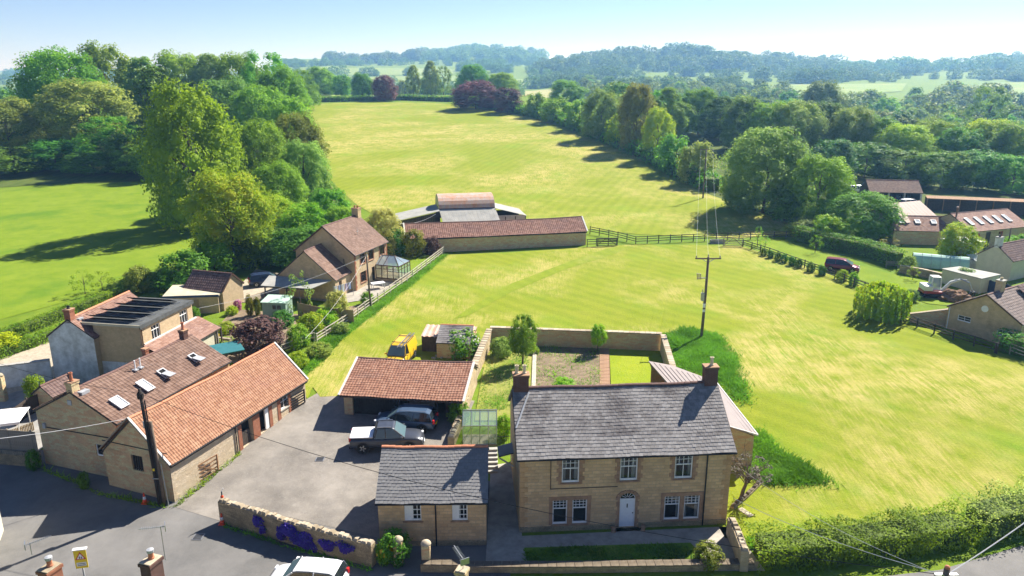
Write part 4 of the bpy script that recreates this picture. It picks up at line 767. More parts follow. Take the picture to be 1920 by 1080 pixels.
# ------------------------------------------------------------------ the stone house
def stone_house():
    L, W, he, hr, oe, ov = 13.18, 8.52, 5.08, 7.80, .28, .16
    t = thing('stone_house', 'double-fronted stone house with slate roof, white door and sash windows', 'house', (.312, 39.369, 0), .071)
    up = [(2.69, 3.74, 3.25, 4.86), (6.21, 7.28, 3.25, 4.86), (9.55, 10.65, 3.25, 4.86)]; lo = [(2.17, 3.07, .43, 2.09), (3.38, 4.28, .43, 2.09), (9.05, 10.02, .42, 2.07), (10.28, 11.26, .42, 2.07)]; dr = (6.28, 7.26, .02, 2.02)
    sh = lambda h: (h[0] - ov, h[1] - ov, h[2], h[3])
    zw = he + oe * (hr - he) / (W / 2) - .1
    f = Wall(t, (ov, oe), (L - ov, oe), -.3, zw, 'house_stone', [sh(h) for h in up + lo] + [(dr[0] - ov, dr[1] - ov, .02, 2.4)])
    Wall(t, (L - ov, oe), (L - ov, W - oe), -.3, zw, 'house_stone', apex=(W / 2 - oe, hr - .12)); Wall(t, (L - ov, W - oe), (ov, W - oe), -.3, zw, 'house_stone'); Wall(t, (ov, W - oe), (ov, oe), -.3, zw, 'old_stone', apex=(W / 2 - oe, hr - .12))
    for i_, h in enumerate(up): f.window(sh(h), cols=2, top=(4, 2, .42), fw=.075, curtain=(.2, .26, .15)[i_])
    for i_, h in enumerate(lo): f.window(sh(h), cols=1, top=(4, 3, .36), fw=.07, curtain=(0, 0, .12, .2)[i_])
    # dressed surrounds
    for h in up:
        a = sh(h); quoins(f, a[0], .32, a[2] - .1, a[3] + .0, 'brown_dressing', .27, 'jamb_stone', -1); quoins(f, a[1], .32, a[2] - .1, a[3] + .0, 'brown_dressing', .27, 'jamb_stone', 1)
    for a, b in ((lo[0], lo[1]), (lo[2], lo[3])):
        a, b = sh(a), sh(b)
        for u0, u1 in ((a[0] - .22, a[0]), (a[1], b[0]), (b[1], b[1] + .22)): m = MB(); f.slab(m, u0, u1, -.05, .03, a[2], a[3]); m.build('jamb_stone', 'brown_dressing', t)
        m = MB(); f.slab(m, a[0] - .24, b[1] + .24, -.05, .035, a[3] + .002, a[3] + .24); m.build('lintel', 'brown_dressing', t)
    # arched doorway
    d = f.door((dr[0] - ov, dr[1] - ov, .02, 1.98)); c = (dr[0] + dr[1]) / 2 - ov; w = (dr[1] - dr[0]) / 2
    for i, (a, b, zz0, zz1) in enumerate(((.12, .44, .2, .75), (.56, .88, .2, .75), (.12, .44, .9, 1.8), (.56, .88, .9, 1.8))):
        m = MB(); f.slab(m, dr[0] - ov + .98 * a, dr[0] - ov + .98 * b, -.112, -.1, zz0, zz1); m.build('panel', 'door_white', d)
    m = MB(); f.slab(m, c - .03, c + .03, -.112, -.08, 1.35, 1.6); m.build('knocker', 'black_iron', d); m = MB(); f.slab(m, c + .33, c + .39, -.112, -.06, .95, 1.0); m.build('door_knob', 'black_iron', d)
    fan = MB(); fan.quad(*[f.pt(c + math.cos(math.pi * i / 12) * (w - .03), -.13, 1.98 + math.sin(math.pi * i / 12) * .4) for i in range(13)]); fl = fan.build('fanlight', 'window_glass', t)
    m = MB()
    for i in range(1, 6): a = math.pi * i / 6; m.bar(f.pt(c + math.cos(a) * .12, -.115, 1.98 + math.sin(a) * .1), f.pt(c + math.cos(a) * .44, -.115, 1.98 + math.sin(a) * .39), .025)
    m.tube([f.pt(c + math.cos(math.pi * i / 12) * .46, -.11, 1.98 + math.sin(math.pi * i / 12) * .4) for i in range(13)], .03, 5); m.build('glazing_bars', 'white_paint', fl)
    sp = MB()
    pts = [(c + math.cos(math.pi * i / 12) * w, 1.98 + math.sin(math.pi * i / 12) * .42) for i in range(13)]
    for (a, b), (a2, b2) in zip(pts, pts[1:]): sp.quad(f.pt(a, -.02, b), f.pt(a2, -.02, b2), f.pt(a2, -.02, 2.42), f.pt(a, -.02, 2.42))
    sp.build('arch_infill', 'house_stone', t)
    for i in range(9):
        a0, a1 = math.pi * i / 9 + .02, math.pi * (i + 1) / 9 - .02; r0, r1 = w + .02, w + .26
        k = MB(); q = [(c + math.cos(a) * r, 1.98 + math.sin(a) * r * .86) for r, a in ((r0, a0), (r1, a0), (r1, a1), (r0, a1))]
        k.hexa([f.pt(a, .002, b) for a, b in q] + [f.pt(a, .05, b) for a, b in q]); k.build('arch_stone', 'brown_dressing', t)
    for s_ in (0, 1): quoins(f, (dr[0] - ov) if s_ == 0 else (dr[1] - ov), .22, .02, 1.98, 'brown_dressing', .3, 'jamb_stone', -1 if s_ == 0 else 1)
    quoins(f, .0, .5, .35, zw, 'quoin_stone', .34); quoins(f, f.L, .5, .35, zw, 'quoin_stone', .34, flip=-1)
    m = MB(); f.slab(m, 0, dr[0] - ov - .25, .001, .07, -.3, .33); m.build('plinth', 'mossy_stone', t); m = MB(); f.slab(m, dr[1] - ov + .25, f.L, .001, .07, -.3, .33); m.build('plinth', 'mossy_stone', t)
    m = MB(); f.slab(m, dr[0] - ov - .5, dr[1] - ov + .5, .002, .5, -.2, .0); f.slab(m, dr[0] - ov - .6, dr[1] - ov + .6, .5, .95, -.2, -.09); m.build('door_step', 'kerb_stone', t)
    roof = gable_roof(t, L, W, he, hr, .5, 'slate_old', SL(.26, .245), .26, .245, 300, ridge='dark_ridge', under='dark_felt', rr=.14, sag=.07)
    gutter(t, (0, -.06, he - .08), (L, -.06, he - .08)); downpipe(t, 11.5, oe - .09, .0, he - .1); downpipe(t, 2.02, oe - .05, 2.9, he - .1, r=.02)
    MB().box(2.0, 6.1, oe - .03, oe - .002, 2.86, 2.9).build('cable', 'black_iron', t)
    chimney(t, .55, W / 2, 6.9, 8.75, .95, .62, 'dark_brick', [(-.26, 0), (.22, 0)], 'buff_pot'); chimney(t, L - .45, W / 2, 6.9, 8.95, .82, .62, 'dark_brick', [(.05, 0)], 'buff_pot')
    m = MB(); m.bar((1.05, W / 2 - .35, 7.62), (.06, 1.7, 6.26), .1, .04); m.build('lead_flashing', 'lead', t)
    MB().bar((-.02, -.02, he - .12), (-.02, W / 2, hr - .1), .05, .16).build('bargeboard', 'dark_wood', t); MB().bar((L + .02, -.02, he - .12), (L + .02, W / 2, hr - .1), .05, .16).build('bargeboard', 'dark_wood', t)
    MB().lathe([(.12, -.05), (.17, .0), (.1, .2), (.16, .3), (.12, .42)], 10, (dr[0] - .42, oe - .45, 0)).build('urn', 'brown_dressing', t); MB().lathe([(.12, -.05), (.17, .0), (.1, .2), (.16, .3), (.12, .42)], 10, (dr[1] + .42, oe - .45, 0)).build('urn', 'brown_dressing', t)
    # mauve sheet-roofed lean-to behind the right end
    q = thing('rear_lean_to', 'lean-to range with mauve sheet roof behind the right end of the stone house', 'outbuilding', (.312, 39.369, 0), .071)
    q.location = (0, 0, 0); q.rotation_euler = (0, 0, 0)
    base = [(13.2, 47.4), (15.3, 47.0), (16.75, 46.85), (16.2, 55.6), (13.4, 58.2), (11.5, 57.5)]; eh = [3.9, 3.35, 2.85, 3.0, 3.3, 3.9]
    for (a, b_), za, zb_ in zip(zip(base[:-1], base[1:]), eh, eh[1:]):
        dx, dy = b_[0] - a[0], b_[1] - a[1]; m = MB(); m.quad((*a, -.4), (*b_, -.4), (*b_, zb_ - .1), (*a, za - .1)); m.build('wall', 'old_stone', q)
    m = MB(); ap = [(12.9, 47.2, 4.0), (15.3, 46.8, 3.4), (16.95, 46.7, 2.92), (16.4, 55.75, 3.05), (13.4, 58.5, 3.35), (11.3, 57.8, 4.0)]
    m.add(ap + [(x, y, z - .1) for x, y, z in ap], [(0, 1, 2, 3, 4, 5)] + [(i, i + 6, (i + 1) % 6 + 6, (i + 1) % 6) for i in range(6)]); m.build('roof', 'mauve_sheet', q)
    for i in range(1, 12):
        f_ = i / 12; a = Vector(ap[0]).lerp(Vector(ap[2]), f_); b_ = Vector(ap[5]).lerp(Vector(ap[3]), f_); MB().bar(a + Vector((0, 0, .02)), b_ + Vector((0, 0, .02)), .04, .03).build('seam', 'mauve_sheet', q)
    MB().bar(ap[0], ap[2], .08, .1).build('verge_strip', 'verge_white', q); MB().bar(ap[2], ap[3], .08, .1).build('verge_strip', 'verge_white', q)
stone_house()

# ------------------------------------------------------------------ slate-roofed outbuilding by the road
def slate_outbuilding():
    L, W, he, hr, oe, ov = 6.52, 6.5, 3.01, 4.89, .2, .12
    t = thing('slate_outbuilding', 'single-storey stone outbuilding with dark slate roof and red ridge by the road', 'outbuilding', (-7.911, 38.031, 0), .018)
    zw = he + .05
    hs = [(1.64 - ov, 2.62 - ov, 1.69, 2.74), (4.42 - ov, 5.32 - ov, 1.68, 2.72)]
    f = Wall(t, (ov, oe), (L - ov, oe), -.6, zw, 'house_stone', hs); Wall(t, (L - ov, oe), (L - ov, W - oe), -.6, zw, 'house_stone', apex=(W / 2 - oe, hr - .1)); Wall(t, (L - ov, W - oe), (ov, W - oe), -.6, zw, 'house_stone'); Wall(t, (ov, W - oe), (ov, oe), -.6, zw, 'old_stone', apex=(W / 2 - oe, hr - .1))
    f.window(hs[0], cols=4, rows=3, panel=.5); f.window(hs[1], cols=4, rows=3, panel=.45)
    gable_roof(t, L, W, he, hr, .5, 'slate_new', SL(.24, .225), .24, .225, 300, ridge='terracotta_ridge', under='dark_felt', rr=.13, seed=4, sag=.04)
    gutter(t, (0, -.05, he - .08), (L, -.05, he - .08)); downpipe(t, 3.46, oe - .07, -.3, he - .1); m = MB(); f.slab(m, 0, f.L, .001, .05, -.6, .35); m.build('plinth', 'mossy_stone', t)
slate_outbuilding()

# ------------------------------------------------------------------ timber cart shed with clay pantiles behind the yard
def cart_shed():
    L, he, hr = 9.7, 2.0, 3.28; vf = 4.77; W = 7.2
    t = thing('pantiled_cart_shed', 'long open-fronted timber shed with orange clay pantile roof behind the cars', 'shed', (-13.382, 53.42, .92), -.123)
    gable_roof(t, L, W, he, hr, vf / W, 'pantile_old', PT(.235, .29), .235, .29, 300, ridge='dark_ridge', under='dark_wood', bond=False, seed=7, rr=.11, sag=.1)
    MB().bar((-.06, -.05, he + .02), (-.06, vf, hr + .04), .16, .06).build('verge', 'verge_white', t); MB().bar((L + .06, -.05, he + .02), (L + .06, vf, hr + .04), .2, .06).build('verge', 'verge_white', t)
    MB().box(.05, .75, .7, 1.1, -.4, he).build('stone_pier', 'old_stone', t); Wall(t, (L - .1, .5), (L - .1, W - .1), -.4, he - .05, 'hamstone_rubble', apex=(vf - .5, hr - .12)); Wall(t, (L - .1, W - .1), (.1, W - .1), -.4, he - .05, 'old_stone'); Wall(t, (.1, W - .1), (.1, .7), -.4, he - .05, 'old_stone', apex=(W - vf - .1, hr - .12))
    for i in range(18): MB().box(.76 + i * .195, .945 + i * .195, .92, .96, -.15 if i > 1 else -.2, he + .12).build('board', 'black_boards', t)
    MB().box(.76, 4.3, .85, 1.1, -.4, -.1).build('stone_sill', 'mossy_stone', t); MB().box(3.0, 4.2, .8, .9, 1.5, 1.62).build('rail', 'weathered_wood', t)
    for i in range(10): MB().box(5.3 + i * .2, 5.49 + i * .2, .9, .94, -.1, he + .1).build('board', 'weathered_wood', t)
    for x in (4.35, 5.15, 7.4, 8.2): MB().box(x, x + .14, .9, 1.04, -.3, he + .15).build('post', 'dark_wood', t)
    MB().box(.1, L - .1, W - .5, W - .45, -.4, he - .1).build('back_boarding', 'black_boards', t); MB().box(0, L, .86, 1.0, he + .05, he + .2).build('beam', 'dark_wood', t)
cart_shed()
def small_sheds():
    t = thing('rusty_sheet_shed', 'low shed with orange rusted sheet roof behind the clay pantile shed', 'shed', (-8.64, 66.75) + (T(0, 60),), -.12)
    x0 = 0
    for i in range(5):
        m = MB(); n = 6
        for k in range(n):
            a = i * 1.0 + k / n; b = a + 1 / n; z = .05 * math.sin(k * 2.1); w = .05 * math.sin((k + 1) * 2.1)
            m.hexa([(a, 0, 1.72 + z), (b, 0, 1.72 + w), (b, 2.5, 2.05 + w), (a, 2.5, 2.05 + z), (a, 0, 1.75 + z), (b, 0, 1.75 + w), (b, 2.5, 2.08 + w), (a, 2.5, 2.08 + z)])
        m.build('roof_sheet', ('orange_rust', 'rust_iron', 'orange_rust', 'galvanised', 'orange_rust')[i], t)
    Wall(t, (.05, .1), (4.95, .1), -.3, 1.7, 'dark_wood'); Wall(t, (4.95, .1), (4.95, 2.4), -.3, 1.7, 'old_stone'); Wall(t, (.05, 2.4), (.05, .1), -.3, 1.7, 'old_stone'); Wall(t, (4.95, 2.4), (.05, 2.4), -.3, 1.9, 'old_stone')
    s = thing('slate_privy', 'small stone privy with grey slate lean-to roof and red coping by the garden wall', 'shed', (-7.06, 65.17) + (T(0, 63),), -.1)
    m = MB(); m.hexa([(0, 0, 1.5), (3.2, 0, 1.5), (3.2, 2.4, 2.5), (0, 2.4, 2.5), (0, 0, 1.58), (3.2, 0, 1.58), (3.2, 2.4, 2.58), (0, 2.4, 2.58)]); rf = m.build('roof', 'dark_felt', s)
    S = math.hypot(2.4, 1); tile_slope(rf, (0, 0, 1.58), (1, 0, 0), (0, 2.4 / S, 1 / S), 3.2, S, SL(.28, .25), .28, .25, 'slate_old', 0, seed=9)
    Wall(s, (.05, .05), (3.15, .05), -.3, 1.5, 'old_stone'); Wall(s, (3.15, .05), (3.15, 2.35), -.3, 1.55, 'old_stone'); Wall(s, (3.15, 2.35), (.05, 2.35), -.3, 2.45, 'old_stone'); Wall(s, (.05, 2.35), (.05, .05), -.3, 1.55, 'old_stone'); ridge_tiles(s, (0, 2.42, 2.58), (3.2, 2.42, 2.58), .12, 'terracotta_ridge')
small_sheds()

# ------------------------------------------------------------------ red pantiled barn on the left of the yard
def pantile_barn():
    L, W, he, hr, oe, ov = 14.76, 5.9, 2.86, 5.65, .18, .1
    t = thing('pantile_barn', 'long stone barn with bright red pantile roof along the left of the yard', 'barn', (-21.777, 42.651, 0), 1.22)
    zw = he + .1
    hs = [(6.75, 7.95, .62, 2.55), (8.75, 9.85, .8, 2.55), (11.3, 12.25, 1.6, 2.8)]
    f = Wall(t, (ov, oe), (L - ov, oe), -.3, zw, 'barn_stone', hs, depth=.35); Wall(t, (L - ov, oe), (L - ov, W - oe), -.3, zw, 'hamstone_rubble', apex=(W / 2 - oe, hr - .12)); Wall(t, (L - ov, W - oe), (ov, W - oe), -.3, zw, 'old_stone')
    g = Wall(t, (ov, W - oe), (ov, oe), -.3, zw, 'old_stone', [(2.35, 3.3, 1.85, 3.0)], apex=(W / 2 - oe, hr - .12))
    m = MB(); g.slab(m, 2.35, 3.3, -.2, -.18, 1.85, 3.0); b = m.build('blocked_opening', 'dark_void', t)  # near-black sheet behind the bars, painted for the dark inside
    for i in range(5): m = MB(); g.slab(m, 2.42 + i * .19, 2.47 + i * .19, -.1, -.06, 1.85, 3.0); m.build('bar', 'dark_wood', b)
    for a, e, z0, z1 in hs[:2]:
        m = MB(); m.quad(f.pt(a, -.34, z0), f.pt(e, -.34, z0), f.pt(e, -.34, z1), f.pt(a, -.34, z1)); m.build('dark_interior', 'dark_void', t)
    for u in (6.38, 7.97, 9.87): m = MB(); f.slab(m, u, u + .36 if u != 7.97 else u + .76, -.02, .035, .3, zw - .08); m.build('brick_pier', 'red_brick', t)
    d1 = MB()
    for i in range(5): q = MB(); f.slab(q, 6.8 + i * .2, 6.99 + i * .2, -.2, -.16, .65, 1.75); q.build('door_board', 'dark_wood', t)
    m = MB(); f.slab(m, 9.42, 9.8, -.1, .0, .85, 2.5); m.build('white_door', 'white_paint', t)
    f.window(hs[2], cols=2, rows=2, sill='kerb_stone'); m = MB(); f.slab(m, 10.9, 11.27, -.02, .03, .8, zw - .08); m.build('brick_pier', 'red_brick', t); m = MB(); f.slab(m, 12.28, 12.6, -.02, .03, .8, zw - .08); m.build('brick_pier', 'red_brick', t)
    gable_roof(t, L, W, he, hr, .5, 'pantile_red', PT(.215, .30), .215, .30, 300, ridge='terracotta_ridge', under='dark_wood', bond=False, seed=11, rr=.12, sag=.13)
    gutter(t, (0, -.05, he - .06), (L, -.05, he - .06)); downpipe(t, 6.2, oe - .06, .4, he - .1)
    for x in (-.05, L + .05):
        MB().bar((x, -.05, he + .05), (x, W / 2, hr + .08), .14, .07).build('verge', 'verge_white', t); MB().bar((x, W + .05, he + .05), (x, W / 2, hr + .08), .14, .07).build('verge', 'weathered_wood', t)
    quoins(f, 0, .45, -.1, 2.7, 'barn_stone', .3)
    MB().box(.06, .1, .2, W - .2, 3.55, 3.6).build('cable', 'black_iron', t)
pantile_barn()

# ------------------------------------------------------------------ brown-tiled stone house on the left
def brown_house():
    L, W, he, hr, oe, ov = 11.9, 7.16, 4.25, 6.13, .15, .1
    t = thing('brown_tiled_house', 'stone house with brown tiled roof, rooflights and a blank gable to the road', 'house', (-26.226, 45.092, .3), 1.271)
    zw = he + .06
    Wall(t, (ov, oe), (L - ov, oe), -.6, zw, 'old_stone'); Wall(t, (L - ov, oe), (L - ov, W - oe), -.6, zw, 'old_stone', apex=(W / 2 - oe, hr - .1)); Wall(t, (L - ov, W - oe), (ov, W - oe), -.6, zw, 'old_stone')
    h = (W - oe - 2.22, W - oe - 1.66, 1.5, 2.4); h = (min(h[0], h[1]), max(h[0], h[1]), 1.5, 2.4)
    g = Wall(t, (ov, W - oe), (ov, oe), -.6, zw, 'old_stone', [h], apex=(W / 2 - oe, hr - .1)); g.window(h, cols=1, sill=None)
    m = MB(); g.slab(m, W - oe - 3.98, W - oe - 3.64, .0, .05, 5.05, 5.4); m.build('vent', 'lead', t); m = MB(); g.slab(m, .7, 6.4, 0, .04, 3.02, 3.08); m.build('cable', 'black_iron', t); m = MB(); g.slab(m, .5, .72, 0, .12, 3.0, 3.35); m.build('junction_box', 'lead', t)
    gable_roof(t, L, W, he, hr, .5, 'tile_brown', PT(.30, .33, .03), .30, .33, 300, ridge='dark_ridge', under='dark_wood', bond=False, seed=15, sag=.06)
    S = math.hypot(W / 2, hr - he); sv = (0, W / 2 / S, (hr - he) / S); A = (0, 0, he + .05)
    rooflight(t, A, (1, 0, 0), sv, 1.55, 1.3, .8, 1.15); rooflight(t, A, (1, 0, 0), sv, 4.2, 1.55, .75, 1.2); rooflight(t, A, (1, 0, 0), sv, 6.3, 1.75, .7, .95, open_=1); rooflight(t, A, (1, 0, 0), sv, 9.6, 1.75, .7, .95, open_=1)
    for u in (5.0, 5.5): p = Vector(A) + Vector((u, 0, 0)) + Vector(sv) * 3.2; MB().tube([p, p + Vector((0, 0, .75))], .05, 8).build('flue', 'white_paint', t); MB().box(p.x - .16, p.x + .16, p.y - .18, p.y + .18, p.z - .02, p.z + .06).build('flashing', 'lead', t)
    chimney(t, .32, W / 2, 5.6, 6.75, .6, .5, 'old_stone', [(0, 0)], 'clay_pot', ph=.6); chimney(t, L - .9, W / 2, 5.7, 6.85, .5, .45, 'dark_brick', [(0, 0)], 'clay_pot', ph=.6); chimney(t, 7.2, W / 2 + .3, 5.6, 6.6, .34, .34, 'red_brick', [])
    MB().box(.3, .95, W / 2 - .75, W / 2 - .25, 5.78, 5.99).build('lead_flashing', 'lead', t); gutter(t, (0, -.04, he - .06), (L, -.04, he - .06), 'trim_black')
    # small dark tiled outhouses on its far side
    for nm, lb, x, y, l, w, z, hh, yw in (('tiled_outhouse', 'small outhouse with dark brown tiled roof below the white gable wall', (-36.13, 54.06), None, 2.6, 2.2, 1.5, 2.3, 1.271), ('tiled_outhouse', 'dark tiled roof peeping between the white house and the brown-tiled house', (-33.28, 60.01), None, 3.0, 2.6, 2.3, 3.3, 1.271)):
        q = thing(nm, lb, 'outhouse', (x[0], x[1], T(*x)), yw)
        gable_roof(q, l, w, z, hh, .5, 'tile_darkbrown', PT(.30, .33, .03), .30, .33, 0, under='dark_wood', bond=False, seed=3)
        for a, b in (((.1, .1), (l - .1, .1)), ((l - .1, .1), (l - .1, w - .1)), ((l - .1, w - .1), (.1, w - .1)), ((.1, w - .1), (.1, .1))): Wall(q, a, b, -.4, z, 'old_stone', apex=(w / 2 - .1, hh - .1) if a[0] == b[0] else None)
brown_house()

# ------------------------------------------------------------------ white-gabled house with the solar dormer
def white_house():
    L, W, he, hr = 8.48, 4.38, 4.16, 5.77
    t = thing('white_gabled_house', 'house with whitewashed stone gable and flat dormer carrying black solar panels', 'house', (-35.143, 59.219, 1.3), 1.446)
    zw = he + .05
    Wall(t, (.05, .1), (L - .05, .1), -1, zw, 'buff_block'); Wall(t, (L - .05, .1), (L - .05, W - .1), -1, zw, 'buff_block', apex=(W / 2 - .1, hr - .08)); Wall(t, (L - .05, W - .1), (.05, W - .1), -1, zw, 'white_render'); g = Wall(t, (.05, W - .1), (.05, .1), -1, zw, 'white_render', apex=(W / 2 - .1, hr - .02))
    gable_roof(t, L, W, he, hr, .5, 'tile_pinkbrown', PT(.24, .3), .24, .3, 0, ridge='terracotta_ridge', under='dark_wood', bond=False, seed=21)
    chimney(t, .35, W / 2, 5.4, 6.6, .6, .55, 'red_brick', [(0, 0)], 'black_iron', ph=.25); MB().box(.7, 1.25, W / 2 - .55, W / 2 - .15, 5.45, 5.6).build('lead_flashing', 'lead', t)
    # dormer block, in its own directions (turned against the gable by its own yaw)
    e = bpy.data.objects.new('dormer_block', None); COL.objects.link(e)
    e.parent = t; mw = Matrix.Translation((-36.711, 60.17, 1.3)) @ Matrix.Rotation(-.181, 4, 'Z'); tm = Matrix.Translation((-35.143, 59.219, 1.3)) @ Matrix.Rotation(1.446, 4, 'Z'); e.matrix_local = tm.inverted() @ mw
    dl, dw, dh = 5.6, 7.45, 5.2
    hs = [(1.45, 2.62, 3.4, 4.75), (5.5, 6.68, 3.42, 4.75)]
    Wall(e, (1.2, 0), (dl, 0), 1.9, dh, 'buff_shade'); r = Wall(e, (dl, 0), (dl, dw), 1.0, dh - .25, 'buff_block', hs); Wall(e, (dl, dw), (1.2, dw), 1.5, dh, 'buff_shade')
    for h in hs:
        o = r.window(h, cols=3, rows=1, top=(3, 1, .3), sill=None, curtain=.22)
    Wall(e, (dl - .05, .02), (dl - .05, dw), dh - .25, dh, 'dark_felt')
    MB().box(.2, dl + .12, -.08, dw + .1, dh + .002, dh + .12).build('flat_roof', 'dark_felt', e)
    Wall(e, (1.4, -.02), (dl, -.02), -1.2, 1.9, 'white_render'); Wall(e, (dl, -.02), (dl, dw), -1.2, 1.0, 'cream_render')
    MB().box(.2, dl + .14, -.14, -.085, dh - .06, dh + .16).build('fascia', 'pale_felt', e); MB().box(dl + .125, dl + .17, -.1, dw + .1, dh - .2, dh + .16).build('fascia', 'dark_felt', e)
    for i in range(4):
        y = .55 + i * 1.75
        fr = MB(); fr.box(.3, 4.6, y, y + .05, dh + .14, dh + .2)
        rack = fr.build('panel_rack', 'alloy', e)
        for k in range(3):
            x0 = .2 + k * 1.52; p = MB(); p.hexa([(x0, y, dh + .58), (x0 + 1.48, y, dh + .58), (x0 + 1.48, y + .8, dh + .17), (x0, y + .8, dh + .17), (x0, y, dh + .62), (x0 + 1.48, y, dh + .62), (x0 + 1.48, y + .82, dh + .21), (x0, y + .82, dh + .21)]); p.build('solar_panel', 'panel_blue', rack)
        MB().bar((4.7, y, dh + .16), (5.15, y + .7, dh + .2), .04).build('cable_tray', 'alloy', rack)
    downpipe(e, dl + .06, .15, 1.5, dh - .3, 'brown_frame')
    # lean-to along the right side
    q = thing('pink_tiled_lean_to', 'lean-to with pink clay tile roof below the dormer windows', 'outbuilding', (-36.711, 60.17, 1.3), -.181)
    m = MB(); m.hexa([(dl, .3, 3.42), (dl + 2.2, .0, 2.4), (dl + 2.2, dw + 1.0, 2.4), (dl, dw + .6, 3.42), (dl, .3, 3.5), (dl + 2.2, .0, 2.48), (dl + 2.2, dw + 1.0, 2.48), (dl, dw + .6, 3.5)]); rf = m.build('roof', 'dark_wood', q)
    S = math.hypot(2.2, 1.02); tile_slope(rf, (dl + 2.2, .1, 2.48), (0, 1, 0), (-2.2 / S, 0, 1.02 / S), dw + .7, S, SL(.3, .3), .3, .3, 'tile_pinkbrown', 0, seed=5)
    Wall(q, (dl + 2.0, .2), (dl + 2.0, dw + .6), -1.0, 2.4, 'cream_render'); Wall(q, (dl + 2.0, dw + .6), (dl, dw + .6), -1.0, 2.4, 'cream_render'); Wall(q, (dl, .2), (dl + 2.0, .2), -1.0, 2.4, 'white_render')
    MB().box(dl - .02, dl + .1, .3, dw + .4, 3.44, 3.6).build('flashing', 'verge_white', q)
    for y in (dw + .9, dw + .2): MB().box(dl + 2.05, dl + 2.17, y - .06, y + .06, -1, 2.4).build('post', 'dark_wood', q)
    st = thing('garden_steps', 'timber steps climbing from the lean-to to the terrace garden', 'steps', (-28.21, 66.08) + (T(0, 66),), -.3)
    for i in range(6): MB().box(-.8, .8, i * .3, i * .3 + .34, i * .2 - .3, i * .2 + .12).build('tread', 'weathered_wood', st)
white_house()

# ------------------------------------------------------------------ garage with dark brown tiles, and its flat-roofed neighbour
def garage():
    L, W, he, hr = 5.25, 3.73, 2.2, 3.8
    t = thing('brown_tiled_garage', 'garage with dark brown tiled gable roof beside the blue car drive', 'garage', (-36.764, 80.188, 1.7), -.303)
    for a, b in (((.1, .12), (L - .1, .12)), ((L - .1, .12), (L - .1, W - .12)), ((L - .1, W - .12), (.1, W - .12)), ((.1, W - .12), (.1, .12))): Wall(t, a, b, -.5, he + .05, 'buff_block', apex=(W / 2 - .12, hr - .08) if a[0] == b[0] else None)
    gable_roof(t, L, W, he, hr, .5, 'tile_darkbrown', PT(.3, .33, .03), .3, .33, 0, under='dark_wood', bond=False, seed=31)
    MB().bar((L + .03, -.02, he), (L + .03, W / 2, hr), .05, .18).build('bargeboard', 'brown_frame', t); MB().bar((L + .03, W, he), (L + .03, W / 2, hr), .05, .18).build('bargeboard', 'brown_frame', t)
    q = thing('flat_roofed_annexe', 'annexe with pale felt flat roof in front of the brown garage', 'outbuilding', (-37.72, 77.56) + (T(0, 76),), .12)
    for a, b in (((0, 0), (5.6, 0)), ((5.6, 0), (5.6, 3.2)), ((5.6, 3.2), (0, 3.2)), ((0, 3.2), (0, 0))): Wall(q, a, b, -.5, 2.0, 'buff_block')
    MB().hexa([(-.15, -.15, 2.0), (5.75, -.15, 2.0), (6.4, 3.6, 2.25), (-.15, 3.6, 2.25), (-.15, -.15, 2.15), (5.75, -.15, 2.15), (6.4, 3.6, 2.4), (-.15, 3.6, 2.4)]).build('flat_roof', 'pale_felt', q); MB().box(-.16, 5.76, -.2, -.155, 1.92, 2.17).build('fascia', 'navy_paint', q)
garage()

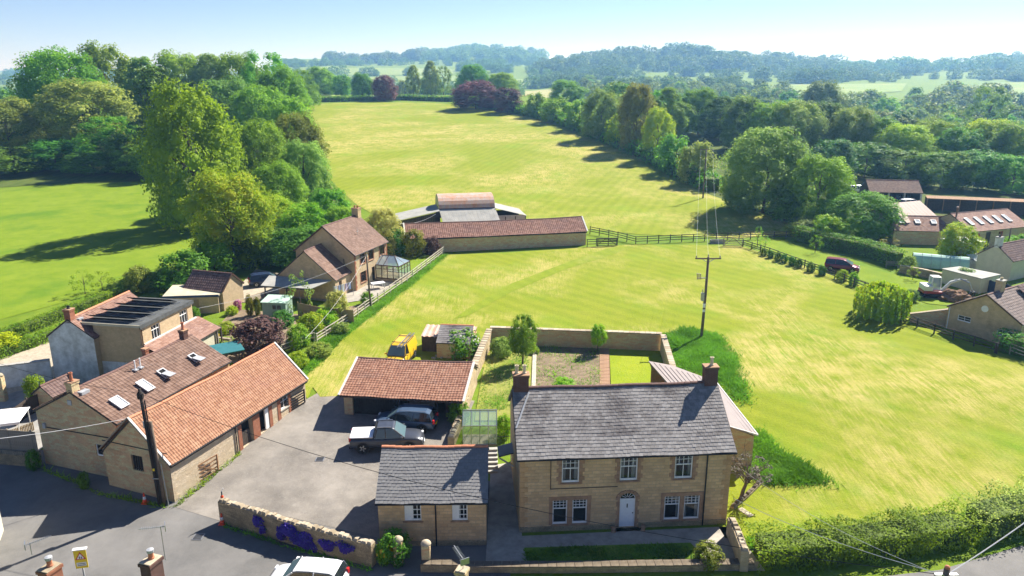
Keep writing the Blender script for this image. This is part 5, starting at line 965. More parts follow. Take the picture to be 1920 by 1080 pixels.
# ------------------------------------------------------------------ detached house with conservatory
def detached_house():
    L, W, he, hr, oe = 8.26, 8.48, 4.42, 7.67, .2
    t = thing('detached_house', 'modern detached stone house with brown plain-tile roof and chimney at the paddock edge', 'house', (-18.544, 85.896, 1.8), 1.241)
    hs = [(1.35, 2.5, 3.0, 4.3), (3.4, 4.55, 3.0, 4.3), (6.1, 7.4, 3.0, 4.3), (1.25, 2.55, .7, 2.0), (4.0, 4.7, .2, 2.0)]
    r = Wall(t, (.1, oe), (L - .1, oe), -.5, he + .1, 'buff_block', hs); Wall(t, (L - .1, oe), (L - .1, W - oe), -.5, he + .1, 'buff_block', apex=(W / 2 - oe, hr - .1)); Wall(t, (L - .1, W - oe), (.1, W - oe), -.5, he + .1, 'buff_block'); g = Wall(t, (.1, W - oe), (.1, oe), -.5, he + .1, 'buff_shade', apex=(W / 2 - oe, hr - .1))
    for h in hs[:4]: r.window(h, 'brown_frame', cols=3, top=(3, 1, .3), sill='red_brick', curtain=.15)
    r.window(hs[4], 'brown_frame', cols=2, sill=None)
    for h in hs[:4]:
        for u0, u1 in ((h[0] - .14, h[0]), (h[1], h[1] + .14)): m = MB(); r.slab(m, u0, u1, -.02, .02, h[2], h[3]); m.build('brick_reveal', 'red_brick', t)
    quoins(r, 0, .35, 0, he, 'red_brick', .3); quoins(r, r.L, .35, 0, he, 'red_brick', .3, flip=-1)
    gable_roof(t, L, W, he, hr, .5, 'tile_brown', SL(.28, .27), .28, .27, 0, ridge='dark_ridge', under='dark_wood', seed=41)
    MB().bar((-.03, -.02, he - .05), (-.03, W / 2, hr - .05), .06, .2).build('bargeboard', 'brown_frame', t); MB().bar((-.03, W, he - .05), (-.03, W / 2, hr - .05), .06, .2).build('bargeboard', 'brown_frame', t)
    chimney(t, L - .3, W / 2, 6.5, 8.6, .8, .9, 'buff_shade', [(0, .2), (0, -.2)], 'clay_pot', ph=.3); gutter(t, (0, -.05, he - .06), (L, -.05, he - .06), 'trim_black'); downpipe(t, .06, 1.6, 0, 3.9)
    MB().tube([(4.2, 2.0, 5.85), (4.2, 2.0, 6.7)], .02, 5).build('aerial_mast', 'lead', t); MB().box(4.0, 4.4, 1.96, 2.04, 6.4, 6.44).build('aerial', 'lead', t)
    # single-storey wing
    w = bpy.data.objects.new('wing', None); COL.objects.link(w); w.parent = t
    mw = Matrix.Translation((-20.175, 82.357, 1.75)) @ Matrix.Rotation(1.305, 4, 'Z'); tm = Matrix.Translation((-18.544, 85.896, 1.8)) @ Matrix.Rotation(1.241, 4, 'Z'); w.matrix_local = tm.inverted() @ mw
    l, ww, ze, zr = 4.0, 7.67, 2.4, 5.6
    Wall(w, (.1, .15), (l, .15), -.5, ze + .1, 'buff_block', [(.9, 1.6, 0, 2.0)]); Wall(w, (.1, ww - .15), (.1, .15), -.5, ze + .1, 'buff_shade', apex=(ww / 2 - .15, zr - .1)); Wall(w, (l, ww - .15), (.1, ww - .15), -.5, ze + .1, 'buff_block')
    m = MB(); m.box(.9, 1.6, .3, .34, 0, 2.0); m.build('glazed_door', 'brown_frame', w)
    gr = gable_roof(w, l, ww, ze, zr, .5, 'tile_brown', SL(.28, .27), .28, .27, 0, under='dark_wood', seed=43)
    # carport lean-to with pale roof
    c = thing('carport', 'open carport with pale sheet roof on timber posts beside the detached house', 'carport', (-20.175, 82.357, 1.75), 1.305)
    MB().hexa([(-.02, .5, 2.35), (-.02, 8.6, 2.35), (-2.9, 7.9, 1.95), (-2.6, 1.7, 1.95), (-.02, .5, 2.42), (-.02, 8.6, 2.42), (-2.9, 7.9, 2.02), (-2.6, 1.7, 2.02)]).build('roof', 'fibre_roof', c)
    for x, y in ((-2.5, 2.0), (-2.7, 7.5), (-2.6, 4.8)): MB().box(x - .06, x + .06, y - .06, y + .06, -.4, 1.97).build('post', 'dark_wood', c)
    MB().bar((-2.6, 1.9, 1.9), (-2.8, 7.7, 1.9), .08, .16).build('beam', 'dark_wood', c)
    # conservatory
    k = thing('conservatory', 'brown-framed glass conservatory on the garden side of the detached house', 'conservatory', (-18.544, 85.896, 1.8), 1.241)
    x0, x1, y1 = 4.9, 8.0, -3.1
    MB().box(x0, x1, y1, .15, -.4, .5).build('dwarf_wall', 'buff_block', k)
    def fr(a, b, w=.09): MB().bar(a, b, w).build('frame_bar', 'brown_frame', k)
    cn = [(x0, .1), (x0, y1), (x1, y1), (x1, .1)]
    for (a, b), (a2, b2) in zip(cn, cn[1:]):
        n = 4
        for i in range(n):
            p = (a + (a2 - a) * i / n, b + (b2 - b) * i / n); q = (a + (a2 - a) * (i + 1) / n, b + (b2 - b) * (i + 1) / n); fr((*p, .5), (*p, 2.15), .07)
            m = MB(); m.quad((*p, .5), (*q, .5), (*q, 2.12), (*p, 2.12)); m.build('pane', 'greenhouse_glass', k)
        fr((a, b, .52), (a2, b2, .52)); fr((a, b, 2.15), (a2, b2, 2.15), .11); fr((a, b, 1.7), (a2, b2, 1.7), .05)
    ap = ((x0 + x1) / 2, y1 + 1.3, 3.1); ap2 = ((x0 + x1) / 2, .1, 3.1)
    for p, q in (((x0, y1, 2.2), ap), ((x1, y1, 2.2), ap), (ap, ap2), (((x0 + x1) / 2, y1, 2.2), ap), ((x0, -1.0, 2.2), ((x0 + x1) / 2, -1.0, 3.1)), ((x1, -1.0, 2.2), ((x0 + x1) / 2, -1.0, 3.1)), ((x0, -.2, 2.2), ((x0 + x1) / 2, -.2, 3.1)), ((x1, -.2, 2.2), ((x0 + x1) / 2, -.2, 3.1))): fr(p, q, .06)
    for pts in (((x0, y1, 2.2), (x1, y1, 2.2), ap), ((x0, y1, 2.2), ap, ap2, (x0, .1, 2.2)), ((x1, y1, 2.2), (x1, .1, 2.2), ap2, ap)): m = MB(); m.quad(*pts); m.build('roof_pane', 'roof_glass', k)
detached_house()

# ------------------------------------------------------------------ long stone shed and Dutch barn in the middle
def field_barns():
    L, W, he, hr = 26.8, 5.9, 2.19, 3.88
    t = thing('long_stone_shed', 'long low stone shed with maroon tiled roof between the two fields', 'shed', (-15.063, 103.698, 2.2), .204)
    for a, b in (((.1, .15), (L - .1, .15)), ((L - .1, .15), (L - .1, W - .15)), ((L - .1, W - .15), (.1, W - .15)), ((.1, W - .15), (.1, .15))): Wall(t, a, b, -.5, he + .05, 'old_stone', apex=(W / 2 - .15, hr - .08) if a[0] == b[0] else None)
    gable_roof(t, L, W, he, hr, .5, 'tile_maroon', PT(.29, .32), .29, .32, 300, ridge='dark_ridge', under='dark_wood', bond=False, seed=51, sag=.14)
    for x in (-.05, L + .05): MB().bar((x, -.05, he + .05), (x, W / 2, hr + .08), .2, .06).build('verge', 'verge_white', t)
    d = thing('dutch_barn', 'Dutch barn with rusted arched iron roof and sheeted lean-tos behind the long shed', 'barn', (-11.272, 114.109, 2.5), .184)
    l, w, z0 = 8.76, 6.4, 4.4; n = 10; arc = [(w / 2 - math.cos(math.pi * i / n) * w / 2, z0 + math.sin(math.pi * i / n) * 1.75) for i in range(n + 1)]
    for k in range(12):
        m = MB(); a, b = k * l / 12, (k + 1) * l / 12 - .015
        for (p, q), (p2, q2) in zip(arc, arc[1:]): m.hexa([(a, p, q), (b, p, q), (b, p2, q2), (a, p2, q2), (a, p, q + .04), (b, p, q + .04), (b, p2, q2 + .04), (a, p2, q2 + .04)])
        m.build('roof_sheet', 'rust_iron', d)
    m = MB(); m.quad(*[(.05, p, q) for p, q in arc]); m.build('end_sheeting', 'galvanised', d)
    for x in (.1, l - .1):
        for y in (.1, w - .1): MB().box(x - .08, x + .08, y - .08, y + .08, -.5, z0).build('post', 'steel', d)
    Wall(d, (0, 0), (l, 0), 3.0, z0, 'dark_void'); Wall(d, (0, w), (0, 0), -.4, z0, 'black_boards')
    for k in range(14):
        a, b = k * l / 14, (k + 1) * l / 14 - .012; MB().hexa([(a + .3, -3.3, 2.75), (b + .3, -3.3, 2.75), (b, -.02, 4.25), (a, -.02, 4.25), (a + .3, -3.3, 2.8), (b + .3, -3.3, 2.8), (b, -.02, 4.3), (a, -.02, 4.3)]).build('lean_to_sheet', 'fibre_roof', d)
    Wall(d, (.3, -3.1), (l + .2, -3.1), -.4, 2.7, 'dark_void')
    for k in range(8):
        a, b = w * k / 8 - 1.6, w * (k + 1) / 8 - 1.615; MB().hexa([(-6.6, a - .6, 3.1), (-6.6, b - .6, 3.1), (-.02, b, 4.3), (-.02, a, 4.3), (-6.6, a - .6, 3.15), (-6.6, b - .6, 3.15), (-.02, b, 4.35), (-.02, a, 4.35)]).build('lean_to_sheet', 'fibre_roof', d)
        MB().hexa([(l + .02, a + 1.2, 4.25), (l + .02, b + 1.2, 4.25), (l + 4.9, b + .8, 3.0), (l + 4.9, a + .8, 3.0), (l + .02, a + 1.2, 4.3), (l + .02, b + 1.2, 4.3), (l + 4.9, b + .8, 3.05), (l + 4.9, a + .8, 3.05)]).build('lean_to_sheet', 'fibre_roof', d)
    for i in range(22): x = -6.5 + i * .295; zt = 3.05 + (x + 6.6) / 6.6 * 1.2; MB().box(x, x + .285, -2.1 + i * .024, -2.06 + i * .024, -.4, zt).build('board', 'black_boards', d)
    Wall(d, (-6.5, 4.2), (-6.5, -2.1), -.4, 3.0, 'black_boards')
    MB().box(l + .1, l + 4.8, -.35, -.3, 2.2, 3.1).build('side_sheeting', 'galvanised', d)
    for x in (l + 1.6, l + 3.2, l + 4.8): MB().box(x - .07, x + .07, -.4, -.26, -.5, 2.9).build('post', 'dark_wood', d)
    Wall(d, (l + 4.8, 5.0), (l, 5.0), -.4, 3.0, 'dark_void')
field_barns()

# ------------------------------------------------------------------ buildings on the right
def right_buildings():
    L, W, he, hr = 13.0, 7.16, 2.38, 4.47
    t = thing('bungalow', 'stone bungalow with brown tiled roof and a round gable window at the right edge', 'bungalow', (48.686, 67.459, 1.5), .565)
    # gable end faces the paddock; u = 0
    g = Wall(t, (.1, W - .1), (.1, .1), -.5, he + .05, 'buff_shade', [(1.05, 2.35, 1.15, 1.75), (4.9, 6.3, .7, 1.35)], apex=(W / 2 - .1, hr - .08))
    g.window((1.05, 2.35, 1.15, 1.75), cols=2, rows=2, sill=None); g.window((4.9, 6.3, .7, 1.35), cols=3, rows=1, sill=None)
    Wall(t, (.1, .1), (L, .1), -.5, he + .05, 'buff_block'); Wall(t, (L, .1), (L, W - .1), -.5, he + .05, 'buff_block', apex=(W / 2 - .1, hr - .08)); Wall(t, (L, W - .1), (.1, W - .1), -.5, he + .05, 'buff_block')
    ring = MB(); ring.lathe([(.24, -.05), (.33, -.05), (.33, .03), (.24, .03)], 20, (0, 0, 0), 'y'); ro = ring.build('round_window', 'white_paint', t); ro.location = (.08, W / 2, 3.0); ro.rotation_euler = (0, 0, math.pi / 2)
    gl = MB(); gl.quad(*[(math.cos(i * math.pi / 10) * .25, 0, math.sin(i * math.pi / 10) * .25) for i in range(20)]); gl.build('pane', 'window_glass', ro)
    gable_roof(t, L, W, he, hr, .5, 'tile_bungalow', PT(.3, .33, .03), .3, .33, 0, under='dark_wood', bond=False, seed=61)
    chimney(t, 2.6, W / 2 + .1, 3.9, 5.6, .75, .6, 'buff_block', [(0, 0)], 'buff_pot', 'kerb_stone', ph=.25)
    MB().bar((-.04, -.02, he - .05), (-.04, W / 2, hr), .05, .16).build('bargeboard', 'brown_frame', t); MB().bar((-.04, W, he - .05), (-.04, W / 2, hr), .05, .16).build('bargeboard', 'brown_frame', t); MB().tube([(.02, W - .3, -.3), (.02, W - .3, he)], .05, 6).build('downpipe', 'white_paint', t)
    # dark front wing roof
    m = MB(); m.hexa([(3.4, -1.2, 1.9), (13, -1.2, 1.9), (13, W / 2 - .3, 4.6), (5.2, W / 2 - .3, 4.6), (3.4, -1.2, 2.0), (13, -1.2, 2.0), (13, W / 2 - .3, 4.7), (5.2, W / 2 - .3, 4.7)]); rf = m.build('wing_roof', 'dark_wood', t)
    S = math.hypot(W / 2 + .9, 2.7); tile_slope(rf, (3.4, -1.2, 2.0), (1, 0, 0), (0, (W / 2 + .9) / S, 2.7 / S), 9.6, S, PT(.3, .33, .03), .3, .33, 'tile_darkbrown', 0, False, seed=62, skip=lambda x, y: x < 1.8 * y / S)
    q = thing('patio_wall', 'sloping-topped stone patio wall at the corner of the bungalow', 'wall', (42.06, 74.99) + (T(0, 75),), -.32)
    MB().hexa([(0, 0, -.4), (5.4, 0, -.4), (5.4, .3, -.4), (0, .3, -.4), (0, 0, .9), (5.4, 0, 2.2), (5.4, .3, 2.2), (0, .3, .9)]).build('wall', 'old_stone', q); MB().hexa([(-.05, -.06, .905), (5.4, -.06, 2.205), (5.4, .36, 2.205), (-.05, .36, .905), (-.05, -.06, 1.0), (5.4, -.06, 2.3), (5.4, .36, 2.3), (-.05, .36, 1.0)]).build('coping', 'coping', q)
    # barn conversion: three ranges
    a = thing('barn_conversion', 'converted stone barn with brown tiled roof and five rooflights at right', 'barn', (66.696, 106.247, 2.3), .36)
    L, W, he, hr = 12.0, 7.98, 2.6, 4.59; hs = [(.9, 1.7, .6, 2.2), (3.0, 4.0, 0, 2.3), (5.6, 6.5, .4, 2.2)]
    f = Wall(a, (.1, .15), (L - .1, .15), -.5, he + .05, 'hamstone_rubble', hs); Wall(a, (L - .1, .15), (L - .1, W - .15), -.5, he, 'hamstone_rubble', apex=(W / 2 - .15, hr - .1)); Wall(a, (L - .1, W - .15), (.1, W - .15), -.5, he, 'hamstone_rubble'); Wall(a, (.1, W - .15), (.1, .15), -.5, he, 'hamstone_rubble', apex=(W / 2 - .15, hr - .1))
    f.window(hs[0], 'sign_red', sill=None); f.door(hs[1], 'dark_wood', frame='dark_wood'); f.window(hs[2], 'sign_red', sill=None)
    gable_roof(a, L, W, he, hr, .5, 'tile_pinkbrown', SL(.3, .3), .3, .3, 0, under='dark_wood', seed=71)
    S = math.hypot(W / 2, hr - he); sv = (0, W / 2 / S, (hr - he) / S)
    for i in range(5): rooflight(a, (0, 0, he + .04), (1, 0, 0), sv, 1.5 + i * 1.95, 2.2, .7, 1.7)
    MB().tube([(.3, W / 2 - .8, 4.0), (.3, W / 2 - .8, 5.6)], .12, 8).build('flue', 'pink_sheet', a); MB().lathe([(.2, 0), (.2, .12), (.05, .2)], 10, (.3, W / 2 - .8, 5.6)).build('flue_cap', 'pink_sheet', a)
    b = thing('front_range', 'lower stone range with brown tiled roof and three rooflights in front of the barn conversion', 'outbuilding', (57.08, 109.72) + (T(60, 106),), -.12)
    L, W, he, hr = 8.4, 6.4, 2.2, 3.9
    for p, q_ in (((.1, .15), (L - .1, .15)), ((L - .1, .15), (L - .1, W - .15)), ((L - .1, W - .15), (.1, W - .15)), ((.1, W - .15), (.1, .15))): Wall(b, p, q_, -.5, he + .03, 'old_stone', apex=(W / 2 - .15, hr - .1) if p[0] == q_[0] else None)
    gable_roof(b, L, W, he, hr, .5, 'tile_pinkbrown', SL(.3, .3), .3, .3, 0, under='dark_wood', seed=73); S = math.hypot(W / 2, hr - he); sv = (0, W / 2 / S, (hr - he) / S)
    for i in range(3): rooflight(b, (0, 0, he + .04), (1, 0, 0), sv, 1.6 + i * 2.3, 2.1, .75, .9)
    c = thing('pink_sheet_barn', 'barn with salmon-pink sheet roof between the tiled ranges', 'barn', (59.6, 110.8, 2.4), .42)
    L, W, he, hr = 7.0, 8.0, 2.9, 5.2
    for p, q_ in (((.1, .1), (L - .1, .1)), ((L - .1, .1), (L - .1, W - .1)), ((L - .1, W - .1), (.1, W - .1)), ((.1, W - .1), (.1, .1))): Wall(c, p, q_, -.5, he, 'hamstone_rubble', apex=(W / 2 - .1, hr - .1) if p[0] == q_[0] else None)
    for k in range(9):
        for v0, v1 in ((0, W / 2), (W, W / 2)): x0, x1 = -.2 + k * .82, -.2 + k * .82 + .8; MB().hexa([(x0, v0, he), (x1, v0, he), (x1, v1, hr), (x0, v1, hr), (x0, v0, he + .06), (x1, v0, he + .06), (x1, v1, hr + .06), (x0, v1, hr + .06)]).build('roof_sheet', 'pink_sheet', c)
    # open cart shed far behind
    d = thing('open_car_shed', 'open-fronted car shed with brown tiled roof and white posts under the right-hand wood', 'shed', (67.7, 140.89) + (T(72, 135),), -.15)
    L, W, he, hr = 9.5, 6.5, 2.3, 4.2
    gable_roof(d, L, W, he, hr, .5, 'tile_brown', SL(.3, .3), .3, .3, 0, under='dark_wood', seed=75); Wall(d, (L, W - .2), (0, W - .2), -.5, he, 'dark_wood'); Wall(d, (.05, W - .2), (.05, .2), -.5, he, 'dark_wood', apex=(W / 2 - .2, hr - .1)); Wall(d, (L - .05, .2), (L - .05, W - .2), -.5, he, 'dark_wood', apex=(W / 2 - .2, hr - .1)); MB().box(.1, L - .1, W - .6, W - .5, -.5, he).build('back_boarding', 'black_boards', d)
    for x in (3.6, 6.4, 9.3): MB().box(x - .12, x + .12, .2, .44, -.5, he).build('post', 'verge_white', d)
    # pale box shed, container with white roof, cream cottage
    e = thing('cream_box_shed', 'cream boarded box shed with flat salmon roof in front of the barn conversion', 'shed', (61.7, 99.88) + (T(66, 100),), .35)
    for p, q_ in (((0, 0), (4.0, 0)), ((4.0, 0), (4.0, 3.4)), ((4.0, 3.4), (0, 3.4)), ((0, 3.4), (0, 0))): Wall(e, p, q_, -.5, 2.4, 'cream_render')
    MB().box(-.12, 4.12, -.12, 3.52, 2.402, 2.5).build('flat_roof', 'verge_white', e)
    for i in range(1, 6): MB().box(i * .68 - .02, i * .68 + .02, -.03, -.002, -.4, 2.38).build('cover_strip', 'verge_white', e)
    h = thing('flat_roofed_shed', 'long shed with white flat roof behind the navy fence', 'shed', (0, 0, 0)); rc = [(53.17, 89.52), (55.26, 84.73), (58.75, 86.68), (56.04, 90.59)]
    ce_ = (sum(p[0] for p in rc) / 4, sum(p[1] for p in rc) / 4)
    MB().hexa([(*p, 3.62) for p in rc] + [(*p, 3.74) for p in rc]).build('flat_roof', 'fibre_roof', h); sm = [(ce_[0] + (p[0] - ce_[0]) * .96, ce_[1] + (p[1] - ce_[1]) * .96) for p in rc]
    for p, q_ in zip(sm, sm[1:] + sm[:1]): m = MB(); m.quad((*p, 1.2), (*q_, 1.2), (*q_, 3.6), (*p, 3.6)); m.build('wall', 'cream_render', h)
    k = thing('cream_cottage', 'cream rendered cottage with dark tiled roof and white chimney at the right edge', 'cottage', (62.33, 90.15) + (T(62, 89),), .5)
    L, W, he, hr = 6.5, 4.6, 2.6, 4.3
    for p, q_ in (((.1, .15), (L - .1, .15)), ((L - .1, .15), (L - .1, W - .15)), ((L - .1, W - .15), (.1, W - .15)), ((.1, W - .15), (.1, .15))): Wall(k, p, q_, -.5, he + .03, 'cream_render', apex=(W / 2 - .15, hr - .1) if p[0] == q_[0] else None)
    gable_roof(k, L, W, he, hr, .5, 'tile_darkbrown', PT(.3, .33, .03), .3, .33, 0, under='dark_wood', bond=False, seed=77); chimney(k, .4, W / 2, 3.9, 5.3, .8, .6, 'white_render', [(0, 0)], 'black_iron', 'black_iron', ph=.25)
    w = thing('shepherd_hut', 'teal curved-roof shepherd hut beside the bungalow', 'hut', (47.06, 72.26) + (T(47, 72),), -.42)
    pr = [(0, 0), (0, 1.0), (.15, 1.45), (.5, 1.75), (.95, 1.85), (1.4, 1.75), (1.75, 1.45), (1.9, 1.0), (1.9, 0)]
    for i, (p, q_) in enumerate(zip(pr[1:-1], pr[2:])): MB().hexa([(-.1, p[0], p[1] + .1), (2.7, p[0], p[1] + .1), (2.7, q_[0], q_[1] + .1), (-.1, q_[0], q_[1] + .1), (-.1, p[0], p[1] + .15), (2.7, p[0], p[1] + .15), (2.7, q_[0], q_[1] + .15), (-.1, q_[0], q_[1] + .15)]).build('roof_sheet', 'galvanised' if i > 2 else 'navy_paint', w)
    m = MB(); m.quad(*[(0, a, b + .1) for a, b in pr]); m.quad(*[(2.6, a, b + .1) for a, b in pr]); m.quad((0, 0, .1), (2.6, 0, .1), (2.6, 0, 1.1), (0, 0, 1.1)); m.quad((0, 1.9, .1), (2.6, 1.9, .1), (2.6, 1.9, 1.1), (0, 1.9, 1.1)); m.build('body', 'teal_paint', w)
    for i in range(9): MB().box(.05 + i * .29, .3 + i * .29, -.06, -.01, .1, 1.05).build('board', 'pale_wood', w)
    for x in (.4, 2.2): MB().lathe([(.02, -.05), (.22, -.05), (.22, .05), (.02, .05)], 12, (x, -.12, .1), 'y').build('wheel', 'black_iron', w)
right_buildings()

# ------------------------------------------------------------------ walls, fences, hedges
def along(pts, step):
    out = []; acc = 0.
    for (x0, y0), (x1, y1) in zip(pts, pts[1:]):
        d = math.hypot(x1 - x0, y1 - y0); s = acc
        while s < d: out.append((x0 + (x1 - x0) * s / d, y0 + (y1 - y0) * s / d, math.atan2(y1 - y0, x1 - x0))); s += step
        acc = s - d
    return out
def stone_wall(label, pts, h, th=.4, mat='old_stone', cope='slab', step=.45, cmat='coping', name='stone_wall', seed=0, h1=None, base=.4, zf=None):
    """a mortared wall along pts with every coping stone its own piece"""
    rg = random.Random(seed); zf = zf or T; t = thing(name, label, 'wall', (pts[0][0], pts[0][1], zf(*pts[0]))); o = Vector(t.location); tot = sum(math.hypot(b[0]-a[0], b[1]-a[1]) for a, b in zip(pts, pts[1:])); run = 0
    hh = lambda s: h + ((h1 if h1 is not None else h) - h) * s / tot
    for a, b in zip(pts, pts[1:]):
        d = Vector((b[0]-a[0], b[1]-a[1], 0)); L = d.length; d.normalize(); n = Vector((-d.y, d.x, 0)) * th / 2; A = Vector((a[0], a[1], zf(*a))) - o; B = Vector((b[0], b[1], zf(*b))) - o
        ya, yb = hh(run), hh(run + L); Z = lambda v, z: v + Vector((0, 0, z))
        # object space keeps the stone pattern level: build in place
        MB().hexa([Z(A - n, -base), Z(B - n, -base), Z(B + n, -base), Z(A + n, -base), Z(A - n, ya), Z(B - n, yb), Z(B + n, yb), Z(A + n, ya)]).build('wall_section', mat, t)
        k = max(1, int(L / step)); ang = math.atan2(d.y, d.x)
        for i in range(k):
            s = (i + .5) / k; p = A.lerp(B, s); z = ya + (yb - ya) * s; l = L / k * .96
            if cope == 'slab': m = MB().box(-l/2, l/2, -th/2 - .06, th/2 + .06, .004, .09 + rg.uniform(0, .015))
            else:
                hgt = rg.uniform(.07, .18); lean = rg.uniform(-.08, .08); m = MB().hexa([(-l/2, -th/2 * .9, 0), (l/2, -th/2 * .9, 0), (l/2, th/2 * .9, 0), (-l/2, th/2 * .9, 0), (-l/2 * .7 + lean, -th/2 * .6, hgt), (l/2 * .7 + lean, -th/2 * .6, hgt * .9), (l/2 * .7 + lean, th/2 * .6, hgt), (-l/2 * .7 + lean, th/2 * .6, hgt * .92)])
            c = m.build('coping_stone', cmat, t, Z(p, z)); c.rotation_euler = (0, 0, ang + rg.uniform(-.05, .05))
        run += L
    return t
def post_rail(label, pts, h=1.15, sp=1.8, rails=3, mat='weathered_wood', group=None, post=.11, rail=.09, off=None, rmat=None):
    t = thing('post_and_rail_fence', label, 'fence', at(pts[0]), 0, group); o = Vector(t.location); rg = random.Random(len(label)); P = along(pts, sp); P = [(x, y) for x, y, a in P]; P.append(pts[-1])
    prev = None
    for x, y in P:
        b = Vector(at((x, y))) - o; MB().bar(b - Vector((0, 0, .3)), b + Vector((rg.uniform(-.03, .03), rg.uniform(-.03, .03), h + rg.uniform(-.04, .06))), post).build('post', mat, t)
        if prev is not None:
            for k in range(rails):
                z = h * (.94 - k * .86 / rails); MB().bar(prev + Vector((0, -.06, z + rg.uniform(-.02, .02))), b + Vector((0, -.06, z + rg.uniform(-.02, .02))), .045, rail).build('rail', rmat or mat, t)
        prev = b
    return t
def panel_fence(label, pts, h=1.7, w=1.8, mat='fence_panel', board=.15, base=None):
    t = thing('panel_fence', label, 'fence', at(pts[0])); o = Vector(t.location); P = [(x, y) for x, y, a in along(pts, w)] + [pts[-1]]
    for a, b in zip(P, P[1:]):
        A, B = Vector(at(a)) - o, Vector(at(b)) - o; L = (B - A).length
        if L < .3: continue
        MB().bar(A - Vector((0, 0, .3)), A + Vector((0, 0, h + .08)), .1).build('post', mat, t); n = int(L / board)
        for i in range(n): p = A.lerp(B, (i + .5) / n); q = MB().box(-L / n / 2 + .004, L / n / 2 - .004, -.012, .012, .03, h).build('board', mat, t, p); q.rotation_euler = (0, 0, math.atan2(B.y - A.y, B.x - A.x))
    return t
def hedge(label, pts, w, h, mat='leaf_mid', leaf=.16, dens=70, seed=0, name='hedge', rough=.12, core='hedge_stems', rag=0.):
    rg = np.random.default_rng(seed); z0 = T(*pts[0]); ox, oy = pts[0]; P = []; N = []; cm = MB()
    for a, b in zip(pts, pts[1:]):
        d = np.array([b[0]-a[0], b[1]-a[1]]); L = np.linalg.norm(d); d = d / L; nn = np.array([-d[1], d[0]]); n = int(L * (2 * h + w) * dens)
        s = rg.uniform(-w * .3, L + w * .3, n); c = rg.uniform(0, 2 * h + w, n); side = np.where(c < h, -1, np.where(c > h + w, 1, 0)); off = np.where(side == -1, -w/2, np.where(side == 1, w/2, c - h - w/2)); zz = np.where(side == 0, h, np.where(side == -1, c, 2*h + w - c))
        wv = np.array([mnoise.noise((x * .7 + seed, o * .9, z * .9)) for x, o, z in zip(s, off, zz)]) * 1.0
        off2 = off + np.sign(side) * wv * rough * 2.2 + rg.normal(size=n) * rough * .4; zz2 = zz + (side == 0) * (wv * (rough * 2.5 + rag) + rg.normal(size=n) * rough * .4); bx = a[0] + d[0] * s + nn[0] * off2; by = a[1] + d[1] * s + nn[1] * off2
        gz = np.array([T(x, y) for x, y in zip(bx, by)]) - z0; P.append(np.stack([bx - ox, by - oy, gz + zz2], 1)); N.append(np.stack([nn[0] * side, nn[1] * side, (side == 0) * 1. + .35], 1) + rg.normal(size=(n, 3)) * .45)
        A, B = np.array(a) - (ox, oy), np.array(b) - (ox, oy); q = nn * w * .36; za, zb = T(*a) - z0, T(*b) - z0
        cm.hexa([(*(A - q), za - .3), (*(B - q), zb - .3), (*(B + q), zb - .3), (*(A + q), za - .3), (*(A - q), za + h * .8), (*(B - q), zb + h * .8), (*(B + q), zb + h * .8), (*(A + q), za + h * .8)])
    V, F = leafquads(np.concatenate(P), np.concatenate(N), leaf, rg); t = thing(name, label, 'hedge', (ox, oy, z0)); o = obj('foliage', fmesh('foliage', V, F), mat, t); cm.build('stems', core, t); return t
def shrub(q, mat, label, proto='bush', name='shrub', cat='shrub', group=None, flowers=None, nf=60):
    x, y, h, r = q; i = tcount[0]; tcount[0] += 1; t = thing(name, label, cat, (x, y, T(x, y) - .03), i * 2.1, group); ms = PR[proto]; me = ms[i % len(ms)]
    c = obj('foliage', me, mat, t); c.scale = (r, r, h / me.get('A', 1) * .96); k = obj('stem', FARTRUNK, 'bark', t); k.scale = (h * .7, h * .7, h)
    if flowers:
        rg = np.random.default_rng(i); d = rg.normal(size=(nf, 3)); d[:, 2] = abs(d[:, 2]) * .9; d /= np.linalg.norm(d, axis=1, keepdims=True); V, F = leafquads(d * np.array([r, r, h * .52]) * .98 + np.array([0, 0, h * .48]), d, .22, rg, 1.); obj('flowers', fmesh('flowers', V, F), flowers, t)
    return t
# walled garden
GW = 1.75
B0, B1, B2 = (-2.13, 68.72), (14.23, 66.96), (13.49, 56.96)
stone_wall('back wall of the walled garden with brick coping', [B0, B1], GW, .4, 'old_stone', 'slab', .5, 'coping', seed=1)
stone_wall('right-hand wall of the walled garden running up from the lean-to', [(B1[0] + .05, B1[1] - .35), B2], GW, .4, 'old_stone', 'slab', .5, 'coping', seed=2)
stone_wall('left-hand garden wall beside the pantiled cart shed', [(B0[0] - .05, B0[1] - .35)] + [(-3.15, 61.52), (-3.58, 58.18)] + [(-3.83, 53.51)], 1.7, .45, 'hamstone_rubble', 'slab', .5, 'coping', seed=3, h1=.9)
stone_wall('low dry wall with upright capping stones beside the parked cars', [(-4.04, 52.52), (-4.46, 49.43)], .75, .5, 'hamstone_rubble', 'cock', .26, 'coping', seed=4)
stone_wall('road wall with purple trailing flowers and jagged coping', [(-18.05, 40.83), (-12.65, 38.41), (-9.87, 37.24), (-7.81, 36.41)], 1.5, .45, 'mossy_stone', 'cock', .30, 'coping', seed=5, h1=1.45)
stone_wall('low wall along the pavement in front of the stone house', [(-2.6, 35.95), (3, 35.95), (8, 36.05), (13.6, 36.2)], .38, .4, 'mossy_stone', 'slab', .5, 'dull_coping', seed=6)
stone_wall('short pavement wall between the gate pier and the outbuilding', [(-5.1, 36.0), (-2.75, 35.95)], .5, .4, 'mossy_stone', 'slab', .5, 'dull_coping', seed=7)
stone_wall('sunlit garden wall stepping down at the right of the front lawn', [(13.18, 39.37), (13.15, 37.94), (12.98, 35.89)], 1.2, .45, 'hamstone_rubble', 'cock', .3, 'coping', seed=8, h1=1.3)
